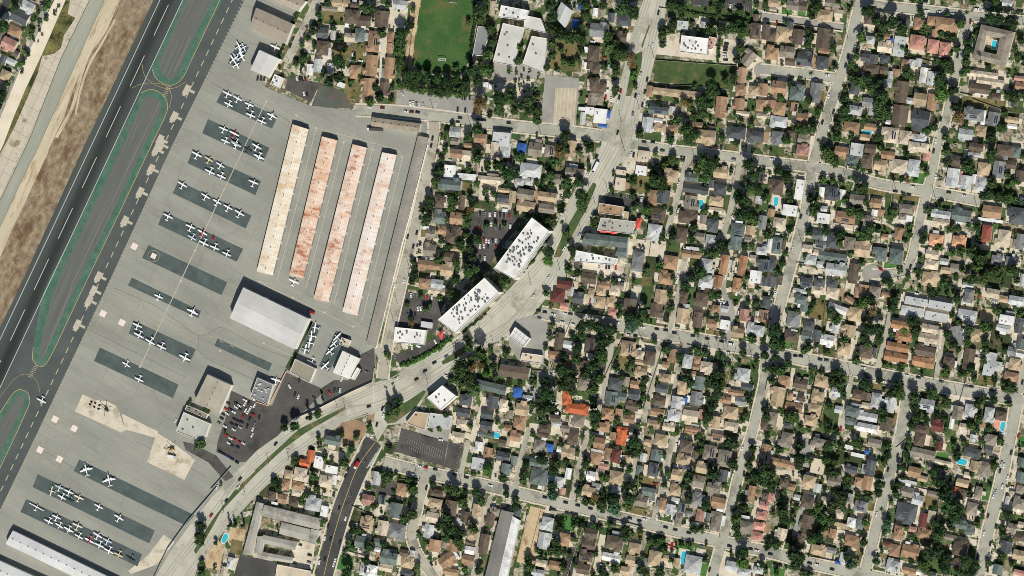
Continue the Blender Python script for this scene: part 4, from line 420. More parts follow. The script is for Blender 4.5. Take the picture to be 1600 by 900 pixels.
isl('southernmost', [(-30, 690), (0, 645), (22, 613), (35, 609), (45, 616), (47, 627), (38, 650), (12, 706), (-30, 795)],
    [(-30, 708), (5, 652), (28, 619), (35, 617), (39, 624), (31, 645), (4, 700), (-30, 770)])
lines = []; yl = []; fl = []
lines += [strip([(rx(-20, ed_l), -20), (rx(560, ed_l), 560)], .8), strip([(rx(-20, ed_r), -20), (rx(640, ed_r), 640)], .8)]
for k in range(-1, 8):
    y0 = 7.5+79.4*k; lines.append(strip([(rx(y0, 266.8), y0), (rx(y0+48, 266.8), y0+48)], .85))
sheet('infield_marking', [strip([(297, 58), (272, 112)], .5), strip([(250, 160), (rx(450, 322), 450)], .45), strip([(112, 450), (67, 560)], .45)], M_bay, .19, 'thin worn lines on the asphalt islands', 'marking')
sheet('runway_marking', lines, M_white, .17, 'white edge lines and dashed centre line of the runway', 'marking')
yl += [strip(dense([(358, -30), (320, 50), (295, 103), (286, 121), (275, 131), (262, 133), (249, 127), (241, 118), (238, 108)]), .8)]
yl += [strip(dense([(221, 145), (233, 140), (246, 142), (258, 152), (262, 166), (258, 182), (236, 228), (184, 338), (130, 450), (90, 535), (75, 564), (66, 573), (57, 571), (51, 562), (52, 542)]), .8)]
yl += [strip(dense([(0, 645), (22, 613), (35, 609), (45, 616), (47, 627), (38, 650), (12, 706), (-30, 795)]), .8)]
yl += [strip(dense([(222, 100), (226, 118), (240, 131), (258, 138), (275, 137), (290, 128)]), .5), strip(dense([(205, 138), (222, 131), (245, 130), (262, 136), (268, 150), (264, 170)]), .5), strip(dense([(0, 620), (25, 590), (45, 585), (58, 596), (62, 612)]), .4)]
sheet('taxiway_marking', yl, M_yellow, .17, 'thin yellow lines edging the islands and taxiway turns', 'marking')
for k in range(48):
    y = -5+16.6*k; x = 363-.4715*y
    fl.append(strip([(x, y), (x-4.2, y+8.8)], 1.5))
for k in range(150):
    y = -10+5.6*k; x = 380.5-.474*y
    if y < 800: fl.append(strip([(x-1.6, y-.6), (x+1.2, y+.8)], 1.0))
for y0 in (132, 570):
    x0 = 265 if y0 < 200 else 56
    for k in range(7):
        fl.append(strip([(x0-k*1.5-3, y0+2+k*2.6), (x0-k*1.5+3, y0+4+k*2.6)], .8))
sheet('taxiway_dashes', fl, M_faint, .17, 'faded yellow dashes along the taxiway and its ramp edge', 'marking')
cp = []
for cx, cy in ((292, 140), (272, 182), (250, 218), (244, 234), (236, 264), (219, 300), (195, 345), (154, 432), (139, 470), (121, 507), (146, 454), (251, 226)):
    cp += [rect(cx, cy, 9, 15, 27), rect(cx+8, cy+3, 9, 4, 27), rect(cx-4, cy+7, 5, 6, 27)]
sheet('taxiway_patch', cp, M_line, .16, 'pale concrete repair patches on the taxiway edge', 'paving')
# apron
apron = [(392, -20), (490, -20), (470, 20), (447, 62), (436, 90), (402, 118), (415, 136), (452, 152), (485, 165), (556, 173), (569, 186), (583, 179), (660, 190), (674, 190), (672, 215), (611, 450), (587, 545), (586, 596), (560, 606), (500, 634), (460, 656), (400, 706), (370, 736), (332, 776), (300, 816), (270, 856), (238, 910), (-40, 910), (-40, 880), (0, 797), (59, 675), (166, 450), (270, 225), (382, 0)]
sheet('apron', [apron], M_apron, .04, 'wide grey asphalt apron where the small planes are tied down', 'apron')
PATCH = [[(347, 143), (434, 182), (425, 201), (338, 160)], [(325, 186), (421, 231), (412, 253), (316, 208)], [(301, 235), (408, 283), (399, 305), (293, 255)], [(279, 283), (393, 337), (384, 357), (270, 302)], [(256, 331), (380, 389), (370, 409), (247, 351)], [(232, 383), (355, 441), (346, 461), (222, 403)], [(206, 434), (314, 486), (310, 497), (200, 446)], [(209, 501), (306, 546), (296, 567), (201, 521)], [(156, 543), (279, 601), (270, 622), (147, 564)], [(340, 529), (425, 568), (420, 580), (335, 540)], [(124, 718), (304, 805), (290, 821), (115, 736)], [(59, 741), (242, 829), (233, 849), (51, 761)], [(41, 780), (222, 866), (215, 885), (32, 800)], [(372, 66), (389, 74), (372, 106), (356, 99)], [(486, 502), (502, 509), (482, 554), (470, 547)], [(525, 517), (545, 524), (514, 580), (498, 572)]]
for i, p in enumerate(PATCH):
    sheet('tie_down_strip', [p], M_patch, .12, 'dark tie-down strip '+['nearest the white square hangar', 'second from the north, with a red marked plane', 'third from the north with a yellow plane', 'fourth from the north with five planes', 'fifth from the north with a red car', 'empty of planes with a pale landing square', 'beside the big hangar with two planes', 'below the big hangar with five planes', 'above the green helicopter with two planes', 'lying empty south of the big hangar', 'below the yellow helicopter with two airliners', 'second from the south with a plane cluster', 'southernmost, with a long winged glider', 'small, beside the northern white hangar', 'narrow, east of the biggest hangar', 'narrow, beside the white airport workshop'][i], 'paving')
ln = [strip([(416, 158), (305, 391), (219, 573)], 1.3), strip([(463, 180), (494, 200), (433, 439), (416, 443), (400, 437)], 1.0), strip([(537, 222), (478, 452)], 1.0), strip([(583, 228), (522, 474)], 1.0), strip([(494, 200), (560, 217), (600, 228), (622, 233), (629, 246), (566, 500), (552, 511), (507, 489), (458, 465), (424, 450), (400, 437)], 1.0), strip([(411, 536), (440, 549), (458, 556)], 1.0), strip([(20, 819), (120, 868), (200, 905)], 1.2)]
for a in (494, 585):
    pass
for x, y in ((416, 158), (219, 573), (283, 439), (305, 391), (463, 180), (494, 200), (537, 222), (583, 234), (628, 245), (458, 465), (507, 488), (552, 510), (412, 536), (344, 548)): ln.append(rect(x, y, 3.6, 3.6, 27))
sheet('apron_gutter', ln, M_line, .15, 'pale concrete drain lines and catch basins crossing the apron', 'drain')
pads = [[(129, 616), (150, 625), (168, 627), (182, 634), (187, 645), (192, 662), (197, 671), (190, 676), (117, 643)], [(190, 646), (247, 674), (243, 684), (196, 671)], [(245, 676), (268, 690), (305, 718), (288, 750), (230, 722)], [(256, 835), (273, 847), (245, 882), (231, 868)], [(245, 882), (231, 868), (200, 892), (205, 897)]]
sheet('concrete_pad', pads, M_conc, .11, 'bare pale concrete helicopter pads on the apron', 'paving')
bp = []; bl = []
for x, y in ((161, 490), (190.5, 504), (86, 655), (116, 669.5), (62.5, 703), (93, 717.5), (210, 385)):
    bp.append(rect(x, y, 9.5, 9.5, 27))
    bl += [strip([(x+9.5, y-19), (x-9.5, y+19)], .6)]
    c = [(x+9*math.cos(t*.3), y+9*math.sin(t*.3)) for t in range(22)]; bl.append(strip(c, .4))
bp.append(rect(240, 400, 8, 8, 27)); bl.append(strip([(240+9*math.cos(t*.3), 400+9*math.sin(t*.3)) for t in range(22)], .5))
for k in range(12):
    bl.append(strip([(178+k*16.5, 456+k*7.6), (184+k*16.5, 459+k*7.6)], 1)); bl.append(strip([(172+k*12, 470+k*5.6), (178+k*12, 473+k*5.6)], 1))
sheet('landing_square', bp, plain('pale pad paint', (234,220,204), .8), .19, 'small pale painted landing squares on the apron', 'marking')
sheet('landing_line', bl, M_faint, .18, 'faded yellow circles and guide lines round the landing squares', 'marking')
sheet('grass_strip', [[(485, 500), (489, 503), (452, 580), (446, 574)], [(478, -10), (483, -10), (436, 92), (433, 86)]], M_lk, .12, 'narrow grass strip beside the white hangar and airfield fence', 'grass')
# roads
RD = []   # (centre line, width px)
def road(name, pts, wd, m, label, z, cat='street', walk=True):
    d = dense(pts, 8); RD.append((d, wd, walk))
    sheet(name, [strip(d, wd)], m, z, label, cat)
BLV = [(1007, -20), (1005, 0), (997, 22), (986, 57), (975, 105), (960, 160), (952, 185), (938, 203), (940, 225), (925, 257), (910, 277), (890, 310), (873, 345), (857, 375), (832, 410), (800, 447), (762, 487), (720, 522), (675, 550), (628, 574), (622, 590), (586, 597), (550, 612), (495, 640), (467, 652), (400, 706), (370, 736), (332, 776), (300, 816), (270, 856), (238, 910), (300, 915), (312, 873), (332, 848), (360, 818), (400, 775), (450, 727), (492, 692), (520, 672), (548, 655), (575, 645), (590, 690), (606, 664), (640, 660), (668, 615), (696, 600), (705, 572), (735, 555), (768, 538), (800, 520), (824, 503), (850, 470), (868, 455), (884, 440), (884, 415), (902, 380), (922, 345), (937, 312), (952, 297), (967, 257), (995, 236), (994, 212), (1000, 175), (1015, 125), (1025, 85), (1034, 50), (1040, 20), (1046, -20)]
sheet('boulevard', [BLV], M_road, .06, 'wide pale concrete boulevard curving diagonally across the town', 'road')
road('street', [(556, 172), (615, 174), (682, 181), (800, 197), (900, 207), (955, 215)], 16, M_street, 'upper cross street running west from the boulevard to the airfield', .08)
road('street', [(985, 224), (1050, 235), (1125, 243), (1200, 253), (1275, 262), (1325, 272), (1375, 288), (1450, 299), (1532, 314)], 14, M_street, 'upper cross street running east from the boulevard to a dead end', .085)
road('street', [(678, 190), (676, 225), (652, 340), (625, 450), (604, 545), (598, 592)], 15, M_lane, 'service street along the east fence of the airfield', .09)
road('street', [(845, 488), (900, 500), (962, 508), (1025, 520), (1100, 532), (1200, 551), (1300, 570), (1375, 586), (1450, 600), (1610, 628)], 17, M_street, 'middle cross street running east from the boulevard', .08)
road('street', [(600, 722), (650, 735), (725, 751), (800, 768), (900, 792), (1000, 816), (1125, 846), (1200, 862), (1275, 882), (1350, 898), (1420, 912)], 16, M_street, 'lower cross street running past the striped car park', .08)
road('street', [(1349, -15), (1345, 0), (1325, 82), (1305, 142), (1283, 212), (1270, 262), (1262, 312), (1247, 375), (1227, 445), (1213, 500), (1205, 548)], 15, M_street, 'long north to south street through the eastern blocks', .09)
road('street', [(1196, 555), (1195, 590), (1188, 625), (1175, 675), (1157, 732), (1142, 795), (1127, 850), (1112, 905)], 14, M_street, 'north to south street between the middle and lower cross streets', .09)
road('street', [(1420, 600), (1414, 640), (1407, 680), (1390, 742), (1375, 800), (1360, 862), (1350, 898)], 15, M_street, 'north to south street in the south-eastern blocks', .09)
road('street', [(1592, 560), (1588, 630), (1567, 737), (1555, 787), (1542, 837), (1528, 905)], 17, M_street, 'easternmost north to south street', .09)
road('street', [(1516, 20), (1503, 62), (1492, 120), (1478, 187), (1465, 225), (1455, 275), (1443, 320), (1432, 370), (1424, 405), (1412, 424), (1380, 428), (1362, 428)], 12, M_street, 'narrow street ending in the eastern turning circle', .09)
road('street', [(1340, 6), (1425, 14), (1512, 24), (1610, 34)], 13, M_street, 'northernmost cross street above the courtyard flats', .08)
road('alley', [(1190, 25), (1250, 33), (1318, 43)], 9, M_grey, 'grey alley in the northern blocks', .08, 'alley')
road('street', [(1188, 108), (1250, 114), (1304, 122)], 13, M_street, 'short street leading to the northern turning circle', .085)
road('street', [(665, 742), (652, 795), (643, 830), (646, 850), (655, 870), (682, 906)], 14, M_lane, 'curving street south of the striped car park', .09)
for p, wd, m_, lb in (
    ([(1077, 240), (1057, 312), (1043, 360)], 9, M_lane, 'private lane west of the blue pool'), ([(1157, 250), (1142, 325), (1127, 378)], 9, M_lane, 'private lane shaded by tall dark trees'),
    ([(1072, 395), (1062, 450), (1046, 515)], 8, M_lane, 'lane between the fan of gardens north of the middle cross street'), ([(1140, 400), (1130, 452), (1143, 480), (1144, 500), (1138, 528)], 8, M_grey, 'curving grey drive among cottages'),
    ([(960, 520), (950, 575), (938, 645)], 8, M_lane, 'first lane south of the middle cross street'), ([(1032, 530), (1017, 605), (1005, 660)], 8, M_lane, 'straight lane with rows of cottages on both sides'),
    ([(1070, 538), (1055, 600), (1044, 648)], 6, M_lane, 'narrow lane beside pale roofed cottages'), ([(827, 668), (815, 712), (804, 768)], 8, M_lane, 'lane north of the lower cross street beside the green roofed houses'),
    ([(921, 672), (905, 725), (893, 790)], 8, M_lane, 'lane beside the tan roofs north of the lower cross street'), ([(1052, 682), (1040, 737), (1020, 820)], 9, M_lane, 'long lane bending down to the lower cross street'),
    ([(995, 700), (990, 738), (985, 760)], 6, M_lane, 'short lane behind cottages'), ([(1391, 490), (1385, 520), (1371, 575)], 8, M_lane, 'drive west of the orange roofed apartments'),
    ([(1477, 500), (1463, 590)], 8, M_lane, 'drive east of the orange roofed apartments'), ([(1505, 535), (1492, 592)], 5, M_lane, 'narrow drive beside the long brown roof'), ([(1331, 588), (1323, 625), (1314, 668)], 7, M_lane, 'drive beside a long green yard'),
    ([(1240, 575), (1232, 620)], 6, M_conc, 'concrete drive between tan roofs'), ([(767, 775), (752, 825), (738, 905)], 7, M_lane, 'drive west of the long grey workshop'), ([(732, 688), (720, 740)], 8, M_lane, 'lane east of the striped car park'),
    ([(601, 50), (596, 128)], 9, M_conc, 'concrete drive between two rows of brown houses'), ([(500, -10), (485, 25), (462, 70), (447, 98)], 14, M_lane, 'lane along the airfield fence in the north'), ([(1015, 820), (1003, 860), (990, 905)], 6, M_lane, 'short lane south of the lower cross street'),
    ([(590, 545), (598, 560)], 12, M_lane, 'mouth of the service street'), ([(18, -10), (8, 8), (-6, 30)], 12, M_dark, 'dark street corner beyond the storm channel'), ([(735, 690), (752, 640), (757, 620)], 7, M_conc, 'pale drive behind dark roofed houses'), ([(1400, 360), (1385, 350), (1350, 342)], 4, M_conc, 'thin garden path')):
    road('lane', p, wd, m_, lb, .075, 'lane', False)
sheet('turning_circle', [[(1362+15*math.cos(t*.349), 428+15*math.sin(t*.349)) for t in range(18)]], M_grey, .095, 'round grey asphalt turning circle in the eastern blocks', 'street')
sheet('turning_circle', [[(1191+13*math.cos(t*.349), 110+13*math.sin(t*.349)) for t in range(18)]], M_grey, .095, 'round asphalt turning circle in the northern blocks', 'street')
dark_st = band([(572, 682), (562, 705), (540, 742), (520, 792), (507, 845), (490, 910)], [(594, 695), (586, 712), (565, 757), (545, 815), (532, 855), (518, 910)])
sheet('street', [dark_st], M_dark, .10, 'freshly paved dark street with a yellow centre line', 'street')
RD.append((dense([(583, 690), (552, 752), (530, 810), (503, 908)]), 28, True))
RD.append(([(1025, 0), (995, 110), (968, 205), (945, 270), (895, 350), (845, 430)], 50, False))
sheet('street_marking', [strip(dense([(586, 691), (560, 728), (543, 770), (528, 815), (515, 862), (506, 900)]), .8)], M_yellow, .14, 'yellow centre line and faded crossing on the dark street', 'marking')
# medians
med = [[(1014, 38), (1016, 40), (1008, 62), (1004, 75), (1002, 72)], [(992, 85), (1004, 80), (1002, 105), (985, 150), (978, 150), (984, 118)], [(930, 286), (932, 290), (915, 330), (890, 375), (875, 402), (865, 402), (880, 365), (905, 322), (926, 286)],
       [(600, 655), (608, 640), (635, 628), (662, 610), (666, 612), (650, 636), (618, 660), (606, 662)], [(540, 635), (538, 641), (505, 660), (478, 676), (445, 700), (400, 741), (398, 735), (430, 705), (468, 670)], [(400, 735), (400, 741), (345, 800), (320, 845), (306, 866), (303, 860), (330, 815), (365, 768)],
       [(745, 530), (742, 538), (715, 560), (692, 570), (690, 565), (718, 545)]]
sheet('median_strip', med, M_median, .15, 'grassy median strips dividing the boulevard', 'median')
sheet('median_earth', [strip(dense([(1008, 75), (985, 155), (970, 205)]), 1.6), strip(dense([(964, 228), (935, 280)]), 1.6), strip(dense([(838, 452), (800, 497), (760, 524)]), 1.4), strip(dense([(690, 572), (640, 603), (590, 628), (545, 636)]), 1.4)], surf('median soil', (158,148,124), (184,170,146), .2, .8, .15), .14, 'bare earth median between the boulevard lanes', 'median')
sheet('traffic_island', [[(522, 672), (535, 660), (556, 655), (570, 662), (574, 672), (566, 684), (545, 700), (528, 690)], [(573, 650), (586, 645), (584, 660), (578, 658)]], M_brown, .13, 'round brown earth traffic island beside the boulevard', 'island')
wl = [strip([(594-k*1.7, 705+k*2.7), (586-k*1.7, 709.5+k*2.7)], .9) for k in range(9)]+[strip(dense([(1022, -10), (1010, 60), (990, 130), (975, 190)]), .35), strip(dense([(990, 215), (950, 300), (905, 375), (870, 430)]), .35), strip(dense([(800, 470), (755, 512), (700, 548), (640, 585)]), .35), strip(dense([(690, 592), (640, 618), (580, 648)]), .35), strip(dense([(470, 690), (430, 728), (380, 788), (300, 890)]), .35), strip([(584, 602), (584, 638)], .8), strip([(587.5, 602), (587.5, 640)], .8), strip([(621, 588), (622, 600)], .8)]
sheet('boulevard_marking', wl, M_white, .12, 'thin white lane lines on the boulevard', 'marking')
lw = []
for P_ in ([(1012,0),(1003,30),(994,60),(984,100),(972,150),(962,195),(952,230),(935,262),(922,285),(905,318),(885,352),(866,385),(845,412),(815,445),(775,485),(735,522),(690,553),(640,580),(590,606),(550,624),(510,645),(470,670),(430,700),(395,728),(355,775),(325,815),(300,850),(272,885),(252,915)], [(1032,0),(1024,40),(1014,85),(1004,130),(992,175),(984,210),(965,250),(945,285),(925,320),(905,352),(887,385),(870,418),(845,455),(815,490),(785,518),(745,545),(700,578),(660,605),(610,630),(570,645),(535,658),(500,680),(465,706),(430,736),(385,782),(350,822),(318,865),(285,915)]):
    d = dense(P_)
    for off in (-4.5, 0, 4.5):
        e = [(p[0]+off*.8, p[1]+off*.6) for p in d]; lw.append(strip(e, 1.7))
sheet('lane_wear', lw, surf('worn lane', (162,159,143), (184,180,163), .06, .9, .12), .085, 'darker worn wheel tracks along the boulevard lanes', 'road')
# car parks
def lot(poly, m, label, rows=(), z=.11, mk=True):
    sheet('car_park', [poly], m, z, label, 'car park')
    if mk and rows:
        ms = []
        for (x0, y0), (x1, y1), n, L in rows:
            d = Vector((x1-x0, y1-y0)).normalized(); nn = Vector((-d.y, d.x))
            for k in range(n+1):
                x, y = x0+(x1-x0)*k/n, y0+(y1-y0)*k/n
                ms.append(strip([(x-nn.x*L/2, y-nn.y*L/2), (x+nn.x*L/2, y+nn.y*L/2)], .45))
        sheet('bay_marking', ms, M_bay, z+.065, 'white bay lines painted on the '+label.split('dark ')[-1].split('grey ')[-1], 'marking')
sheet('crack_seal', [strip(dense(q_, 4), .55) for q_ in ([(133, 513), (200, 545), (292, 590)], [(178, 450), (246, 480), (310, 524), (346, 512), (396, 538), (452, 560)], [(310, 524), (320, 557), (424, 604)], [(222, 388), (262, 410), (300, 432)], [(212, 690), (280, 722), (322, 745)], [(60, 700), (130, 738)], [(330, 130), (440, 182), (452, 196)])], plain('crack seal', (112,112,104), .9), .075, 'dark sealed cracks crossing the grey apron', 'crack')
lot([(361, 610), (392, 625), (425, 634), (447, 582), (500, 606), (505, 613), (478, 640), (457, 656), (434, 681), (402, 703), (384, 722), (372, 722), (338, 706), (340, 690), (352, 655)], M_lot, 'large dark airport car park above the boulevard')
lot([(560, 556), (585, 543), (586, 590), (560, 603), (505, 630), (500, 608), (522, 594), (545, 594)], M_lot, 'small dark car park beside the white airport workshop')
lot([(627, 669), (700, 690), (693, 728), (615, 705), (622, 692)], M_lot, 'dark striped car park north of the lower cross street', [((637, 690), (692, 706), 16, 8), ((640, 699), (690, 714), 15, 8), ((623, 680), (620, 700), 6, 6)])
lot([(701, 691), (725, 693), (714, 736), (694, 729)], M_lot, 'dark car park bay next to the striped one', [((722, 696), (714, 732), 10, 6)])
lot([(742, 331), (802, 328), (815, 345), (770, 406), (758, 424), (720, 420), (730, 385), (733, 345)], M_lot, 'dark car park beside the northern white office block', [((748, 335), (800, 338), 10, 8), ((750, 350), (798, 354), 10, 8), ((750, 378), (790, 380), 9, 8)])
lot([(632, 455), (697, 467), (688, 490), (684, 512), (676, 520), (618, 512), (626, 480)], M_lot, 'dark car park beside the southern white office block', [((636, 461), (694, 468), 12, 7), ((640, 482), (680, 484), 8, 8)])
lot([(612, 556), (660, 540), (690, 520), (702, 525), (672, 546), (626, 571)], M_lot, 'narrow dark car park between the clinic and the hedge')
lot([(450, 120), (500, 130), (486, 160), (446, 140)], M_lot, 'dark car park at the airfield gate', [((462, 122), (480, 126), 5, 6)])
lot([(500, 132), (536, 142), (552, 170), (487, 165)], surf('court asphalt', (84,88,80), (100,104,94), .05, .8, .15, c3=(112,92,76), scale3=.04), 'worn dark court beside the airfield gate')
lot([(620, 140), (742, 150), (740, 180), (617, 171)], M_grey, 'grey car park below the football field', [((640, 161), (664, 164), 6, 8), ((690, 170), (735, 176), 11, 8)])
lot([(1078, 0), (1175, 0), (1175, 18), (1080, 7)], M_dark, 'dark car park north of the clinic', [((1125, 8), (1170, 13), 14, 8)])
lot([(852, 117), (905, 122), (900, 195), (845, 192)], M_grey, 'grey school playground')
lot([(868, 137), (902, 137), (897, 195), (864, 195)], surf('court concrete', (186,172,148), (200,188,164), .1, .8, .1, seams=(4, 3.6, 50, 1.35, .25)), 'tan court with long white lines inside the school playground', z=.14)
lot([(805, 500), (850, 487), (856, 510), (850, 570), (812, 566), (795, 540), (795, 515)], M_grey, 'grey forecourt of the filling station')
lot([(950, 301), (1010, 307), (1007, 326), (945, 318)], M_dark, 'dark car park behind the brown roofed shop', [((975, 306), (1005, 310), 8, 8)])
lot([(650, 640), (672, 645), (705, 655), (700, 690), (660, 680), (640, 660)], M_grey, 'grey yard behind the white corner shop')
lot([(375, 867), (434, 879), (428, 905), (365, 900)], M_dark, 'dark flat car park below the courtyard apartments')
lot([(460, 845), (492, 850), (488, 890), (452, 885)], M_conc, 'pale forecourt beside the courtyard apartments')
lot([(286, 690), (300, 693), (338, 712), (365, 745), (352, 752), (325, 722), (290, 703)], M_lot, 'dark drive from the airfield gate to the boulevard')
sheet('football_field', [[(660, -10), (741, -10), (739, 40), (735, 75), (728, 110), (715, 118), (690, 112), (645, 103), (650, 60)]], M_field, .12, 'green football field with worn brown patches', 'field')
sheet('dirt_margin', [[(645, -10), (659, -10), (648, 60), (643, 104), (633, 104), (638, 40)]], M_sand, .10, 'sandy margin along the west edge of the football field', 'path')
sheet('school_yard', [[(770, 95), (803, 102), (815, 100), (850, 116), (848, 122), (800, 126), (768, 132)], [(742, 130), (760, 120), (770, 140), (752, 150)], [(835, 40), (870, 60), (852, 115), (845, 60)]], M_grey, .05, 'grey paving round the school buildings', 'paving')
# ================================================================ palette
PAL = dict(b=(106,93,79), m=(146,137,122), o=(170,138,108), z=(174,132,98), t=(190,168,136), k=(212,197,172), g=(136,138,136), d=(90,94,95), n=(110,122,116), l=(194,196,193), w=(234,233,228), r=(206,112,72), p=(186,142,128), x=(116,66,60), u=(58,104,178), q=(206,152,134), v=(218,166,128), j=(152,86,70))
CN = dict(b='dark brown', m='taupe', o='orange-brown', z='orange', t='tan', k='beige', g='grey', d='charcoal', n='grey-green', l='pale grey', w='white', r='terracotta', p='pinkish', x='dark red', u='blue', q='salmon', v='light orange', j='brick red', y='yellow')
ROOF = {k: surf('roof '+CN[k], tuple(c*.9 for c in v), tuple(min(255, c*1.06) for c in v), .12, .9, .16, rough=.85, c3=tuple(c*.8 for c in v), scale3=.15, rand=.13) for k, v in PAL.items()}
FLAT = {k: surf('flat roof '+CN[k], tuple(c*.93 for c in v), tuple(min(255, c*1.03) for c in v), .07, .7, .1, rough=.85, c3=tuple(c*.82 for c in v), scale3=.06, rand=.05) for k, v in PAL.items()}
FLAT['W'] = surf('bright white roof', (226,224,216), (246,243,236), .05, .5, .07, rough=.85, c3=(208,206,198), scale3=.04)
FLAT['court'] = surf('courtyard roof', (164,160,148), (182,178,166), .07, .8, .12, c3=(146,140,128), scale3=.06)
M_wall = surf('stucco wall', (214,200,178), (236,224,204), .1, .8, .1, rand=.12)
M_wallw = plain('white wall', (240,236,226), .7)
M_glass = plain('window glass', (34,42,48), .15, 0, .6)
M_panel = plain('solar panel', (36,42,58), .25, 0, .6)
M_metal = plain('grey metal', (150,152,150), .45)
M_unit = plain('rooftop unit', (120,122,120), .5)
M_black = plain('black rubber', (34,34,34), .7)
M_brick = plain('chimney brick', (140,96,78), .9)
M_trunk = plain('bark', (92,74,58), .95)
M_water = plain('pool water', (60,186,206), .08, 0, .5)
M_cope = plain('pool coping', (228,220,202), .7)
TREES, HOUSES, CARS = [], [], []
KEEP = []    # roofs, pools, lots: nothing grows there
LABELS = set()
